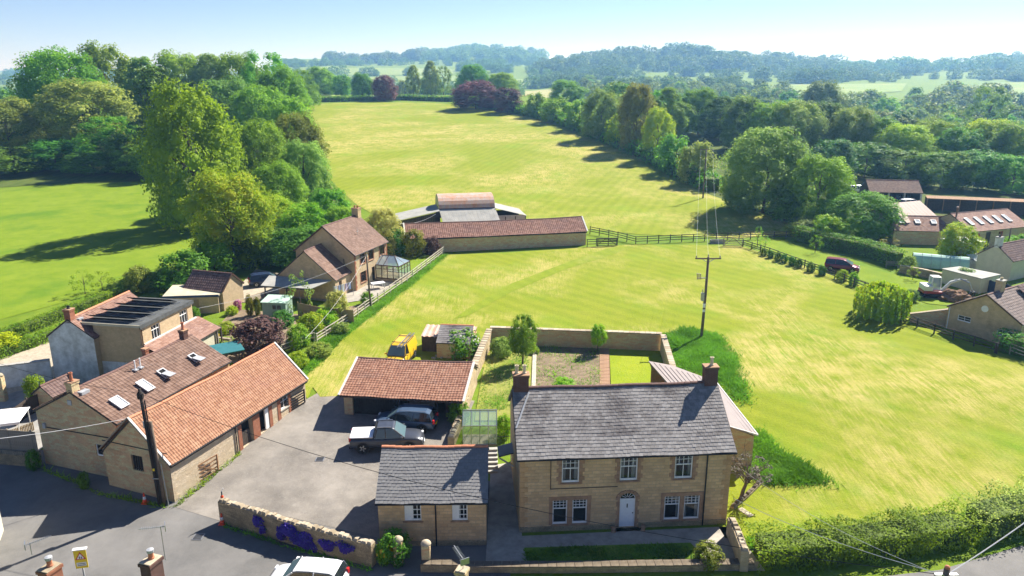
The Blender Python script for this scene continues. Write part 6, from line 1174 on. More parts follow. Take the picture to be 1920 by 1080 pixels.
stone_wall('low retaining wall round the bare tree at the house corner', [(14.09, 42.12), (15.42, 43.41), (16.71, 44.83), (17.03, 46.58)], .18, .3, 'mossy_stone', 'cock', .4, 'dull_coping', seed=9)
stone_wall('whitewashed yard wall joining the white gabled house', [(-45.47, 56.94), (-43.09, 58.59), (-39.69, 59.89)], 2.0, .35, 'white_render', 'slab', .6, 'kerb_stone', seed=10)
stone_wall('low stone wall under the grey panel fence at the road', [(-38.74, 47.77), (-36.2, 47.37), (-33.1, 46.97)], .8, .4, 'mossy_stone', 'slab', .6, 'mossy_stone', seed=11)
stone_wall('dark garden wall below the green net tunnel', [(50.42, 94.02), (52.44, 92.05), (53.99, 89.69)], 1.0, .35, 'mossy_stone', 'slab', .5, 'coping', seed=12)
for p, lb, hh in (((-6.45, 36.65), 'stone gate pier with rounded cap beside the glossy bush', 1.5), ((-4.84, 36.36), 'square stone gate pier below the slate outbuilding downpipe', 1.45), ((-41.62, 56.31), 'dark stone buttress at the left end of the white yard wall', 2.2), ((-39.81, 57.21), 'stone pier standing against the white yard wall', 1.7)):
    t = thing('stone_pier', lb, 'pier', at(p)); MB().box(-.24, .24, -.24, .24, -.4, hh).build('shaft', 'old_stone', t, bevel=.03); MB().lathe([(.3, 0), (.3, .06), (.24, .16), (.12, .24), (.02, .27)], 12, (0, 0, hh + .003)).build('cap', 'coping', t, smooth=True)
# fences
post_rail('dark post and rail fence across the middle from the long shed to the far hedge', [(12.4, 116.69), (15.73, 113.53), (18.76, 109.72), (23.45, 110.73), (29.36, 111.76), (36.2, 112.82), (43.74, 113.17)], 1.2, 1.85, 3, 'dark_wood')
post_rail('short dark fence of the pen at the end of the long shed', [(11.14, 108.06), (15.66, 108.72)], 1.2, 1.6, 3, 'dark_wood')
post_rail('dark fence between the paddock and the orchard lawn', [(34.22, 108.06), (36.4, 103.37), (38.65, 97.14), (40.76, 91.81), (41.76, 87.87), (42.41, 85.7)], 1.1, 1.8, 3, 'dark_wood')
post_rail('dark fence between the paddock and the bungalow', [(41.38, 75.32), (42.28, 72.72), (43.29, 70.58), (44.41, 68.83), (45.82, 66.22)], 1.1, 2.0, 3, 'dark_wood')
post_rail('pale rail fence running out at the right picture edge', [(47.09, 66.22), (47.67, 64.65), (48.82, 61.72)], 1.1, 1.6, 3, 'pale_wood')
post_rail('pale post and rail fence along the detached house garden', [(-19.12, 68.83), (-17.71, 73.36), (-16.92, 76), (-15.91, 79.93), (-14.13, 86.34), (-12.64, 91.81), (-11.18, 97.95), (-9.76, 103.97)], 1.1, 1.7, 3, 'pale_wood')
post_rail('short pale rail fence at the end of the red pantile barn', [(-21.76, 66.08), (-20.63, 67.85), (-19.51, 69.55)], 1.0, 1.5, 2, 'pale_wood')
panel_fence('timber panel fence beside the pale flat-roofed annexe', [(-34.67, 77.21), (-33.62, 79), (-32.65, 80.87)], 1.6)
panel_fence('timber panel fence behind the round variegated bush', [(-23.19, 77.21), (-19.84, 75.32), (-16.64, 74.66)], 1.5)
panel_fence('grey panel fence on the wall at the road on the left', [(a, b + .02) for a, b in [(-39.02, 48.18), (-36.46, 47.77), (-33.34, 47.37)]], 2.4, 1.8, 'weathered_wood')
panel_fence('brown panel fence between the side yard and the brown-tiled house', [(-38.14, 52.28), (-38.06, 54.31), (-37.37, 55.17)], 1.5, 1.6, 'dark_wood')
panel_fence('navy painted board fence in front of the flat white roof', [(56.32, 89.23), (56.75, 85.7), (58.4, 82.82)], 1.5, 1.9, 'navy_paint', .3)
t = thing('picket_fence', 'yellow picket fence in the little garden left of the brown-tiled house', 'fence', at((-37.23, 50.3))); o_ = Vector(t.location); pa, pb = Vector(at((-37.23, 50.3))), Vector(at((-36.38, 51.66)))
for i in range(16): p = pa.lerp(pb, i / 15) - o_; MB().box(p.x - .04, p.x + .04, p.y - .012, p.y + .012, 0, .85).build('picket', 'fence_panel', t)
MB().bar(pa - o_ + Vector((0, .03, .6)), pb - o_ + Vector((0, .03, .6)), .04, .06).build('rail', 'fence_panel', t)
def field_gate(label, a, b, h=1.15, mat='rusty_gate', lean=0., bars=5, cross=True):
    t = thing('field_gate', label, 'gate', at(a)); o = Vector(t.location); A = Vector((0, 0, .12)); B = Vector(at(b)) - o + Vector((0, 0, .12)); up = Vector((0, 0, h))
    for p in (A, B): MB().bar(p, p + up, .1).build('stile', mat, t)
    for i in range(bars): z = Vector((0, 0, h * (.02 + .95 * i / (bars - 1)))); MB().bar(A + z, B + z, .035, .09).build('bar', mat, t)
    if cross: MB().bar(A, A.lerp(B, .5) + up, .03, .08).build('brace', mat, t); MB().bar(B, A.lerp(B, .5) + up, .03, .08).build('brace', mat, t)
field_gate('brown timber field gate leaning on the sunlit barn wall', (-22, 43.47), (-20.36, 46.32), 1.2)
field_gate('thin iron gate against the far end of the red pantile barn', (-18.25, 53.4), (-16.85, 55.86), 1.15, 'black_iron', bars=6, cross=False)
field_gate('timber field gate in the middle fence beside the trough', (31.39, 108.39), (34.14, 108.06), 1.2, 'weathered_wood'); field_gate('dark gate closing the pen by the long shed', (12.52, 108.39), (15.58, 108.72), 1.1, 'dark_wood')
t = thing('water_trough', 'grey stone water trough beside the middle fence', 'trough', at((31.04, 110.39)), .05); MB().box(-1.1, 1.1, -.35, -.28, 0, .55).box(-1.1, 1.1, .28, .35, 0, .55).box(-1.1, -1.03, -.28, .28, 0, .55).box(1.03, 1.1, -.28, .28, 0, .55).box(-1.03, 1.03, -.28, .28, 0, .3).build('basin', 'concrete', t)
# hedges
hedge('long clipped hedge along the edge of the left meadow', [(-51.3, 67.43), (-49.64, 71.33), (-48.12, 77.21), (-46.56, 82.03), (-44.82, 86.34), (-41.89, 89.69)], 1.3, 1.1, 'leaf_mid', .2, 60, 1)
hedge('lower clipped hedge beside the gravel drive at left', [(-48.63, 63.53), (-46.59, 68.12), (-45.43, 71.33)], 1.2, 1.0, 'leaf_mid', .2, 60, 2)
hedge('tall dark clipped hedge behind the plum car', [(43.8, 111.76), (46.76, 106.46), (49.78, 102.77), (51.69, 96.87)], 1.6, 2.3, 'leaf_dark', .22, 45, 3)
hedge('thick roadside hedge at the bottom right', [(14.24, 36.94), (18.58, 37.43), (23.39, 38.36), (27.13, 39.37)], 2.4, 1.5, 'leaf_mid', .14, 170, 4, rough=.18, rag=.25)
hedge('flowering end of the roadside hedge at the right edge', [(28.2, 39.53), (31.19, 40.66), (35.21, 42.12)], 2.4, 1.9, 'leaf_grey', .15, 100, 5, rough=.3, rag=.3)
hedge('square clipped hedge block beside the shepherd hut', [(47.09, 67.43), (48.35, 65.69)], 2.0, 1.8, 'leaf_dark', .2, 70, 6)
hedge('clipped hedge along the top of the upper hayfield', [(-88.55, 345.04), (-68.83, 354.55), (-50.54, 364.58), (-26.68, 349.73)], 3, 2.4, 'leaf_dark', .6, 7, 7, rough=.3)
hedge('field hedge down the right side of the upper hayfield', [(-23.78, 336.03), (-4.28, 307.6), (14.19, 270.96), (24.8, 232.41), (32.73, 201.43), (37.66, 170.63), (40.97, 152.52)], 4, 3.0, 'leaf_mid', .6, 9, 8, rough=.5, rag=.8)
hedge('low yellowish hedge left of the parked navy car', [(-35.69, 95.82), (-33.18, 97.95), (-29.7, 97.14)], 1.2, 1.4, 'leaf_fresh', .25, 40, 9)
# ------------------------------------------------------------------ plants close to the houses
tree('round', 'leaf_mid', (0.97, 63.65, 4.81, 1.36), 'leafy tree in the left half of the walled garden', None, .22, 'garden_tree'); tree('round', 'leaf_fresh', (8.15, 66.48, 2.94, 0.81), 'small tree beside the brick path in the walled garden', None, .3, 'garden_tree')
shrub((-4.06, 52.84, 1.84, 0.83), 'leaf_mid', 'bush growing over the end of the garden wall by the cars'); shrub((-0.6, 50.9, 1.75, 0.68), 'leaf_fresh', 'bright green bush beside the greenhouse'); shrub((-4.64, 66.22, 2.24, 1.97), 'leaf_mid', 'elder bush with white blossom growing over the small sheds', flowers='petal_white', nf=70)
shrub((-6.68, 36.94, 1.76, 0.95), 'leaf_dark', 'glossy dark bush behind the rounded gate pier'); shrub((-7.26, 36.74, 1.37, 0.52), 'leaf_mid', 'light-leaved bush spilling over the end of the road wall', flowers='petal_yellow', nf=16); shrub((11.14, 36.55, 1.26, 0.85), 'leaf_olive', 'rounded box bush at the right end of the front lawn')
shrub((4.39, 57.86, 1.11, 1.12), 'leaf_fresh', 'leafy crop clump at the near end of the vegetable bed'); shrub((-38.4, 55.6, 2.56, 0.82), 'leaf_mid', 'shrub in front of the white yard wall'); shrub((-48.29, 66.75, 1.72, 1.52), 'leaf_bright', 'yellow-green shrub at the left picture edge by the drive'); shrub((-33.24, 46.58, 1.44, 0.45), 'leaf_dark', 'weeds at the foot of the brown-tiled house corner'); shrub((-28.58, 44.41, 1.2, 0.36), 'leaf_dark', 'weeds at the foot of the gable beside the road')
shrub((-1, 65.69, 1.7, 1.1), 'leaf_grey', 'pale weedy shrub by the left garden wall'); shrub((2.17, 66.22, 0.75, 0.45), 'leaf_mid', 'small plant at the corner of the vegetable bed')
WTR = random.Random(4)
def bare_tree():
    q = (15.09, 43.24, 3.49, 1.22); t = thing('bare_tree', 'twiggy grey bare tree at the right corner of the stone house', 'tree', (q[0], q[1], T(q[0], q[1]))); m = MB(); top = Vector((.3, 0, q[2] * .45)); m.tube([(-.1, 0, -.2), (0, 0, .6), top], [.16, .12, .08], 7)
    tips = []
    for k in range(26):
        a = k * 2.4; b = top * WTR.uniform(.6, 1); e = b + Vector((math.cos(a) * WTR.uniform(.6, 1.5), math.sin(a) * WTR.uniform(.6, 1.5), WTR.uniform(.3, 1.8))); m.tube([b, (b + e) / 2 + Vector((0, 0, .15)), e], [.04, .022, .01], 4); tips.append(((b + e) / 2, e))
    for b, e in tips:
        for j in range(9): s = b.lerp(e, WTR.uniform(.2, 1)); m.tube([s, s + Vector((WTR.uniform(-.5, .5), WTR.uniform(-.5, .5), WTR.uniform(-.1, .5)))], [.009, .004], 3, False)
    m.build('trunk', 'bark', t); c = obj('crown', PR['thin'][0], 'twig_grey', t, (.3, 0, q[2] * .42)); c.scale = (1.3, 1.3, q[2] * .2)
bare_tree()
# trailing purple flowers on the road wall
VF = random.Random(9); wa, wb, wc = (-18.05, 40.83), (-12.65, 38.41), (-7.81, 36.41)
def trail(px_u, z, w, h, label, seed, n):
    rg = np.random.default_rng(seed); a, b = (Vector((*wa, 0)), Vector((*wb, 0))) if px_u < .5 else (Vector((*wb, 0)), Vector((*wc, 0))); s = px_u * 2 % 1; p = a.lerp(b, s); d = (b - a).normalized(); nrm = Vector((d.y, -d.x, 0)); t = thing('trailing_plant', label, 'flowers', (p.x, p.y, 0), math.atan2(d.y, d.x), 'purple flower cushions on the road wall')
    ang = rg.uniform(0, 6.28, n); rr = rg.uniform(0, 1, n) ** .5; wob = (1 + .25 * np.sin(ang * 3 + seed)) * rg.uniform(.75, 1.25, n) ; X = np.cos(ang) * rr * w * wob; Z = z + np.sin(ang) * rr * h * wob; Y = -.24 - .3 * (1 - rr ** 2) - rg.uniform(0, .05, n); P = np.stack([X, Y, Z], 1); N = np.stack([X * .3, -np.ones(n), .4 * np.ones(n)], 1) + rg.normal(size=(n, 3)) * .5
    V, F = leafquads(P, N, .11, rg, .9); obj('blossom', fmesh('blossom', V, F), 'petal_violet', t); k = n // 4; V, F = leafquads(P[:k] + np.array([0, .08, -.03]), N[:k], .13, rg); obj('leaves', fmesh('leaves', V, F), 'leaf_dark', t)
trail(.27, 1.05, .32, .32, 'round violet flower cushion nearest the cone end of the road wall', 1, 320); trail(.30, .55, .22, .25, 'small violet cushion hanging below the first on the road wall', 2, 160); trail(.47, 1.0, .8, .36, 'broad violet flower mass under the middle of the road wall coping', 3, 900); trail(.56, .6, .8, .48, 'largest violet flower mass hanging down the middle of the road wall', 4, 1000); trail(.42, .55, .3, .24, 'small violet cushion left of the large mass on the road wall', 5, 180); trail(.72, .8, .5, .3, 'violet flower patch right of the large mass on the road wall', 6, 400); trail(.84, .95, .5, .32, 'violet flower patch nearest the gate pier on the road wall', 7, 400)
# terrace garden of the left houses
for q, mt, lb, kw in (
    ((-23.89, 66.75, 3.32, 2.54), 'leaf_bronze', 'wide purple-brown shrub in the terrace garden', {}), ((-18.56, 75.16, 3.42, 1.3), 'leaf_variegated', 'round variegated bush beside the pale fence', dict(proto='round')), ((-16.4, 81.25, 1.39, 0.79), 'leaf_mid', 'round green bush on the patio of the detached house', {}),
    ((-20.08, 70.73, 2.47, 1.34), 'leaf_fresh', 'fresh green shrub in the terrace garden near the fence', {}), ((-20.71, 68.12, 2.08, 1.19), 'leaf_mid', 'mid-green shrub at the low end of the terrace garden', {}), ((-19.26, 73.36, 2.03, 1.27), 'leaf_fresh', 'leafy shrub below the variegated bush', {}), ((-21.54, 77.56, 0.92, 0.52), 'petal_yellow', 'orange-yellow flowering shrub by the terrace fence', {}),
    ((-23.94, 73.84, 1.58, 1.22), 'leaf_dark', 'dark shrub in front of the green garden shed', {}), ((-30.5, 77.56, 0.98, 0.64), 'leaf_bright', 'yellow-green shrub beside the timber fence', {}), ((-30.37, 79, 1.24, 0.47), 'petal_pink', 'pink flowering shrub behind the yellow-green one', {}), ((-29.04, 71.79, 1.14, 0.98), 'leaf_fresh', 'low green clump beside the garden steps', {}), ((-27.44, 67.43, 1.03, 1.44), 'leaf_grey', 'silvery mound beside the teal canopy', {}),
    ((-29.44, 69.99, 0.67, 0.42), 'petal_yellow', 'yellow flowers at the foot of the garden steps', {}), ((-19.28, 62.91, 1.44, 0.96), 'leaf_fresh', 'nettles at the corner of the red pantile barn', {}), ((-18.04, 65.69, 1.22, 1.25), 'leaf_grey', 'pale weeds along the track edge', {}), ((-17.37, 71.79, 1.09, 0.98), 'leaf_grey', 'weedy clump against the pale fence', {}),
    ((-22.9, 77.21, 5.21, 1.33), 'leaf_grey', 'tall thin grey-green tree beside the carport', dict(proto='thin')), ((-34.01, 76.17, 1.32, 0.57), 'leaf_mid', 'small bush against the timber fence', {}), ((-13.88, 102.77, 3.68, 1.73), 'leaf_olive', 'climbing shrub on the left end of the long stone shed', {}), ((-11.22, 103.37, 2.48, 1.14), 'leaf_bronze', 'reddish climber against the long stone shed wall', {}), ((-39.93, 95.82, 2.54, 2.12), 'leaf_mid', 'hedge-like shrub beside the garage', {}), ((-43.66, 86.34, 2.19, 1.41), 'leaf_grey', 'pale cow parsley clump in the meadow hedge', {}), ((-42.22, 87.43, 2.35, 1.3), 'leaf_mid', 'green shrub behind the pink roof ridge', {})):
    shrub(q, mt, lb, **kw)
for px_, lb in (((-28.41, 77.21, 2.36, 0.43), 'narrow dark conifer left of the green garden shed'), ((-27.6, 77.21, 2.06, 0.38), 'second narrow conifer beside the green garden shed')): shrub(px_, 'leaf_olive', lb, 'bush', 'conifer', 'conifer')
# bushes along the orchard fence and the right gardens
k = 0
for q in ((35.6, 102.77, 1.08, 0.49), (36.12, 101.6, 1.15, 0.49), (36.58, 99.88, 1.28, 0.51), (37.17, 99.04, 1.2, 0.51), (37.7, 97.68, 1.26, 0.54), (38.24, 96.61, 1.24, 0.53), (39.02, 94.53, 1.29, 0.56), (39.89, 93.03, 1.35, 0.55), (41.48, 90.62, 1.39, 0.74), (42.05, 88.55, 1.56, 0.66)):
    shrub(q, 'leaf_dark' if k < 8 else 'leaf_fresh', (('first', 'second', 'third', 'fourth', 'fifth', 'sixth', 'seventh', 'eighth')[k] + ' dark round bush from the field gate along the orchard fence' if k < 8 else ('bright bush beside the plum car' if k == 8 else 'bright bush at the near end of the orchard fence row')), group='bushes along the orchard fence'); k += 1
tree('willow', 'leaf_fresh', (39.79, 76.52, 4.17, 2.99), 'weeping willow hanging over the paddock fence', None, .02, 'willow_tree')
for q, mt, lb, pr in (((36.46, 108.39, 3.22, 0.59), 'leaf_mid', 'slim young conifer at the corner of the orchard lawn', 'thin'), ((36.46, 105.2, 2.51, 0.77), 'leaf_fresh', 'small young tree beside the slim conifer', 'thin'), ((43.42, 104.28, 2.88, 0.84), 'leaf_fresh', 'young tree on the lawn in front of the clipped hedge', 'thin'), ((50.53, 90.85, 2.01, 0.74), 'leaf_fresh', 'small standard tree on the lawn near the excavator', 'thin'), ((61.11, 99.88, 5.22, 2.72), 'leaf_fresh', 'round fresh-green tree in front of the barn conversion', 'round'), ((64.7, 97.14, 2.06, 2), 'leaf_bright', 'bright bushy tree beside the flat white roof', 'round'), ((67.85, 97.14, 4.38, 2.51), 'leaf_mid', 'green tree at the right edge above the cream cottage', 'round'), ((55.72, 88.55, 2.17, 1.38), 'leaf_grey', 'pale shrub beside the navy fence', 'bush'), ((45.74, 82.23, 1.4, 0.92), 'leaf_dark', 'dark shrub between the willow and the excavator', 'bush'), ((54.87, 105.83, 1.98, 1.55), 'leaf_olive', 'thin brownish tree in front of the stone range', 'thin'), ((51.65, 94.53, 2.15, 1.05), 'leaf_grey', 'pale shrub at the end of the clipped hedge', 'bush')):
    tree(pr, mt, q, lb, None, .18 if pr == 'thin' else .04, 'garden_tree')
# ------------------------------------------------------------------ long grass left standing
def tall_grass(name, label, poly, n, h, seed, mat='blade', soft=.03):
    rg = np.random.default_rng(seed); xs = [p[0] for p in poly]; ys = [p[1] for p in poly]; pts = []
    def inside(x, y):
        c = False; j = len(poly) - 1
        for i in range(len(poly)):
            (xi, yi), (xj, yj) = poly[i], poly[j]
            if (yi > y) != (yj > y) and x < (xj - xi) * (y - yi) / (yj - yi) + xi: c = not c
            j = i
        return c
    while len(pts) < n:
        x, y = rg.uniform(min(xs), max(xs)), rg.uniform(min(ys), max(ys))
        if inside(x, y): x += rg.normal() * soft; y += rg.normal() * soft; pts.append((x, y, T(x, y)))
    P = np.array(pts); a = rg.uniform(0, 6.28, n); hh = h * rg.uniform(.5, 1.2, n) * (1 + .4 * np.sin(P[:, 0] * 1.3) * np.sin(P[:, 1] * 1.1)); w = .02 + .035 * rg.random(n); ln = rg.normal(size=(n, 2)) * .75 * hh[:, None] + np.array([-.1, -.05])
    dx = np.stack([np.cos(a) * w, np.sin(a) * w, 0 * a], 1); top = P + np.concatenate([ln, hh[:, None]], 1)
    V = np.stack([P - dx, P + dx, top + dx * .25, top - dx * .25], 1).reshape(-1, 3); o = obj(name, fmesh(name, V, np.arange(n * 4).reshape(-1, 4)), mat); o['kind'] = 'stuff'; tag(o, label, 'grass')
tall_grass('long_grass', 'uncut long grass round the electricity pole behind the walled garden', [(15.31, 70.73), (18.16, 72.88), (20.5, 71.33), (20.74, 66.75), (19.98, 61.14), (19.03, 55.6), (18.23, 57.4), (17.77, 60.8), (15.13, 62.67)], 26000, .3, 1, soft=.45); tall_grass('long_grass', 'wedge of uncut long grass at the right of the lean-to', [(18.66, 51.89), (18.72, 49.29), (20.2, 46.9), (21.39, 45.01), (18.89, 45.32), (16.9, 45.32)], 15000, .32, 2, soft=.4)
tall_grass('long_grass', 'strip of long grass along the pale fence', [(-9.25, 103.37), (-12.48, 88.55), (-15.14, 77.56), (-17.04, 70.28), (-17.84, 62.91), (-18.33, 61.14), (-19.15, 68.12), (-17.54, 72.57), (-15.52, 79.74), (-12.75, 90.62), (-9.65, 102.77)], 16000, .26, 3, soft=.25); tall_grass('long_grass', 'rough grass under the roadside hedge', [(14.1, 38.99), (19.56, 39.81), (26.37, 40.95), (32.66, 42.96), (31.95, 41.83), (25.6, 39.53), (19.11, 38.72), (14.09, 37.94)], 7000, .25, 4)
tall_grass('bed_weeds', 'weeds and seedlings over the vegetable bed', [(1.92, 57.86), (2.28, 68.12), (8.59, 68.12), (7.61, 57.86)], 3000, .22, 5, 'leaf_mid'); tall_grass('meadow_grass', 'shaggy meadow grass along the left hedge', [(-52.74, 69.55), (-49.34, 79.37), (-46, 88.55), (-43.43, 93.27), (-42.39, 90.85), (-44.94, 86.34), (-48.32, 77.56), (-51.3, 67.43)], 9000, .5, 6); tall_grass('rough_tufts', 'tufts of rough grass along the left garden of the stone house', [(-2.77, 54.74), (1.07, 54.74), (1.42, 61.72), (1.8, 67.43), (-1.8, 67.43), (-2.46, 61.72)], 5000, .16, 7)
tall_grass('front_tufts', 'shaggy shaded grass of the front lawn', [(.9, 36.45), (.75, 37.9), (10.5, 38.4), (11.1, 36.75)], 6000, .16, 8, 'leaf_dark')

for nm_, lb_, pl_, n_ in (('wall_weeds', 'weeds along the foot of the sunlit barn wall', [(-21.7, 42.51), (-19.7, 48.73), (-19.44, 48.52), (-21.43, 42.34)], 350), ('wall_weeds', 'weeds along the yard side of the road wall', [(-18.14, 41.71), (-12.87, 39.21), (-12.87, 39.42), (-18.22, 42.01)], 260), ('wall_weeds', 'weeds along the gables beside the road', [(-32.87, 46.84), (-26.96, 43.76), (-22.07, 42.4), (-22.02, 42.12), (-26.95, 43.47), (-32.76, 46.52)], 500), ('wall_weeds', 'weeds at the pavement foot of the road wall', [(-17.81, 40.37), (-12.54, 37.99), (-7.81, 36.07), (-7.76, 35.79), (-12.46, 37.69), (-17.71, 40.09)], 400)): tall_grass(nm_, lb_, pl_, n_, .22, n_, 'leaf_mid')

# ------------------------------------------------------------------ vehicles
def loft(secs, closed_ends=True):
    m = MB(); n = len(secs[0]); V = [p for s in secs for p in s]; F = [(i*n+k, i*n+(k+1) % n, (i+1)*n+(k+1) % n, (i+1)*n+k) for i in range(len(secs)-1) for k in range(n)]
    F += [tuple(range(n))[::-1], tuple((len(secs)-1)*n+k for k in range(n))]; return m.add(V, F)
def smooth_part(m, name, mat, parent, lev=1):
    o = m.build(name, mat, parent, smooth=True); s = o.modifiers.new('sub', 'SUBSURF'); s.levels = s.render_levels = lev; return o
def wheel(parent, x, y, r, w=.22):
    t = MB().lathe([(r * .62, -w/2), (r * .93, -w/2), (r, -w * .3), (r, w * .3), (r * .93, w/2), (r * .62, w/2)], 20, (0, 0, 0), 'y').build('wheel', 'tyre', parent, (x, y, r)); s = 1 if y < 0 else -1
    m = MB().lathe([(r * .6, -.03), (r * .62, .03)], 20, (0, 0, 0), 'y')
    for k in range(5): a = k * 2 * math.pi / 5; m.bar((math.cos(a) * .06, -s * .05, math.sin(a) * .06), (math.cos(a) * r * .6, -s * .05, math.sin(a) * r * .6), .09, .03, (0, 1, 0))
    m.build('rim', 'alloy', t, (0, -s * w * .32, 0)); return t
def car(name, label, p, rz, mat, L=4.5, W=1.84, H=1.6, belt=1.0, wr=.35, body=None, cab=None, bed=None, roofmat=None, wb=.6, glass='car_glass', group=None, z=None):
    t = thing(name, label, 'car' if name != 'van' else 'van', (p[0], p[1], (T(*p) if z is None else z) + .05), rz, group); w = W / 2
    body = body or [(-.5, .72, .84), (-.485, .95, .93), (-.4, belt, .98), (-.2, belt + .01, 1), (.1, belt, 1), (.25, belt - .03, .99), (.36, belt - .08, .96), (.45, belt - .18, .9), (.49, belt - .34, .82), (.5, belt - .45, .76)]
    S = []
    for f, zt, wf in body:
        h = w * wf; x = f * L; S.append([(x, y, z_) for y, z_ in ((0, zt + .02), (h * .8, zt), (h * .97, zt - .09), (h, zt * .62), (h * .97, .42), (h * .86, .26), (0, .25), (-h * .86, .26), (-h * .97, .42), (-h, zt * .62), (-h * .97, zt - .09), (-h * .8, zt))])
    smooth_part(loft(S), 'body', mat, t)
    cab = cab or [(-.478, belt + .12), (-.43, H - .12), (-.36, H - .02), (-.1, H), (.06, H - .03), (.12, H - .09), (.27, belt + .01)]
    S = []
    for f, zt in cab:
        x = f * L; k = (zt - belt) / (H - belt); wt = w * (.93 - .2 * k); S.append([(x, -w * .93, belt - .06), (x, -wt, zt - .03), (x, -wt * .8, zt), (x, wt * .8, zt), (x, wt, zt - .03), (x, w * .93, belt - .06)])
    loft(S).build('glasshouse', glass, t)
    tops = [c for c in cab if c[1] > H - .13]; S = []
    for f, zt in tops:
        x = f * L; k = (zt - belt) / (H - belt); wt = w * (.93 - .2 * k) + .012; S.append([(x, -wt, zt - .045), (x, -wt * .8, zt + .012), (x, wt * .8, zt + .012), (x, wt, zt - .045)])
    loft(S).build('roof_panel', roofmat or mat, t)
    def pillar(f0, z0, f1, z1):
        for s in (-1, 1):
            k0, k1 = (z0 - belt) / (H - belt), (z1 - belt) / (H - belt); MB().bar((f0 * L, s * (w * (.93 - .2 * max(0, k0)) + .008), z0), (f1 * L, s * (w * (.93 - .2 * k1) + .008), z1 - .03), .05, .07).build('pillar', mat, t)
    pillar(cab[-1][0], belt, tops[-1][0], tops[-1][1]); pillar(cab[0][0] + .01, belt, tops[0][0], tops[0][1]); m_ = (tops[0][0] + tops[-1][0]) / 2; pillar(m_ + .0, belt, m_ - .01, H); 
    f0, f1 = cab[-1], tops[-1]; k1 = (f1[1] - belt) / (H - belt); a, b = w * .9, w * (.93 - .2 * k1) * .95; q = MB(); q.quad((f0[0] * L + .012, -a, f0[1] + .03), (f0[0] * L + .012, a, f0[1] + .03), (f1[0] * L + .02, b, f1[1] + .005), (f1[0] * L + .02, -b, f1[1] + .005)); q.build('windscreen', 'windscreen', t)
    for fx in (-wb / 2 - .01, wb / 2 + .005):
        for s in (-1, 1):
            MB().lathe([(wr * 1.16, -.02), (wr * 1.16, .02)], 18, (fx * L, s * (w - .012), wr), 'y').build('wheel_arch', 'trim_black', t); wheel(t, fx * L, s * (w - .085), wr)
    zb = belt * .78
    for s in (-1, 1):
        MB().box(L * .462, L * .492, s * w * .62 - .16, s * w * .62 + .16, zb - .12, zb - .01).build('headlight', 'lamp_clear', t, bevel=.02); MB().box(-L * .503, -L * .475, s * w * .74 - .1, s * w * .74 + .1, belt - .28, belt + .02).build('tail_light', 'lamp_red', t, bevel=.02)
        MB().box(cab[-1][0] * L - .28, cab[-1][0] * L - .12, s * (w + .1) - .1, s * (w + .1) + .1, belt, belt + .15).build('door_mirror', mat, t, bevel=.03)
        MB().box(-L * .3, L * .24, s * (w + .004) - .012, s * (w + .004) + .012, .3, .42).build('sill_trim', 'trim_black', t)
        for f in (-.16, .06): MB().box(f * L - .1, f * L + .1, s * (w + .006) - .012, s * (w + .006) + .012, belt - .16, belt - .12).build('door_handle', mat, t)
        for f in (-.23, -.0, .2): MB().box(f * L - .006, f * L + .006, s * (w - .004) - .012, s * (w - .004) + .012, .45, belt - .08).build('door_gap', 'trim_black', t)
    MB().box(L * .485, L * .506, -w * .5, w * .5, .42, .6).build('grille', 'trim_black', t, bevel=.02); MB().box(L * .5, L * .511, -.26, .26, .36, .47).build('number_plate', 'reflective_white', t); MB().box(-L * .511, -L * .5, -.26, .26, .5, .61).build('number_plate', 'sign_yellow', t)
    MB().box(L * .44, L * .507, -w * .75, w * .75, .24, .36).build('bumper', 'trim_black', t, bevel=.03); MB().box(-L * .507, -L * .45, -w * .78, w * .78, .26, .45).build('bumper', 'trim_black', t, bevel=.03)
    return t
# grey pickup with a white bed cover
pk = car('pickup_truck', 'grey double-cab pickup with white load cover parked in the yard', (-9.11, 49.43), R(4), 'car_grey', 5.3, 1.9, 1.8, 1.12, .39, [(-.5, .95, .9), (-.49, 1.08, .97), (-.3, 1.12, .99), (0, 1.1, 1), (.15, 1.1, 1), (.28, 1.08, .98), (.4, 1.03, .95), (.47, .92, .9), (.495, .7, .84), (.5, .6, .8)], [(-.165, 1.16), (-.15, 1.66), (-.12, 1.78), (.0, 1.8), (.09, 1.76), (.115, 1.7), (.25, 1.13)], wb=.61)
MB().box(-2.6, -.93, -.86, .86, 1.12, 1.22).build('load_cover', 'tonneau_white', pk, bevel=.05); MB().tube([(-.9, -.75, 1.2), (-.78, -.66, 1.72), (-.78, .66, 1.72), (-.9, .75, 1.2)], .035, 6).build('sports_bar', 'trim_black', pk)
for s in (-1, 1): MB().bar((-.6, s * .6, 1.84), (.4, s * .6, 1.84), .04).build('roof_rail', 'alloy', pk)
sv = car('estate_car', 'silver-blue estate SUV parked between the pickup and the cart shed', (-8.1, 52.13), R(173), 'car_silverblue', 4.7, 1.9, 1.62, 1.02, .37)
for s in (-1, 1): MB().bar((-1.7, s * .62, 1.66), (.3, s * .62, 1.66), .035).build('roof_rail', 'alloy', sv)
car('hatchback', 'white hatchback driving past the road wall at the bottom edge', (-11.04, 34.44), R(172), 'car_white', 4.2, 1.8, 1.55, .98, .33)
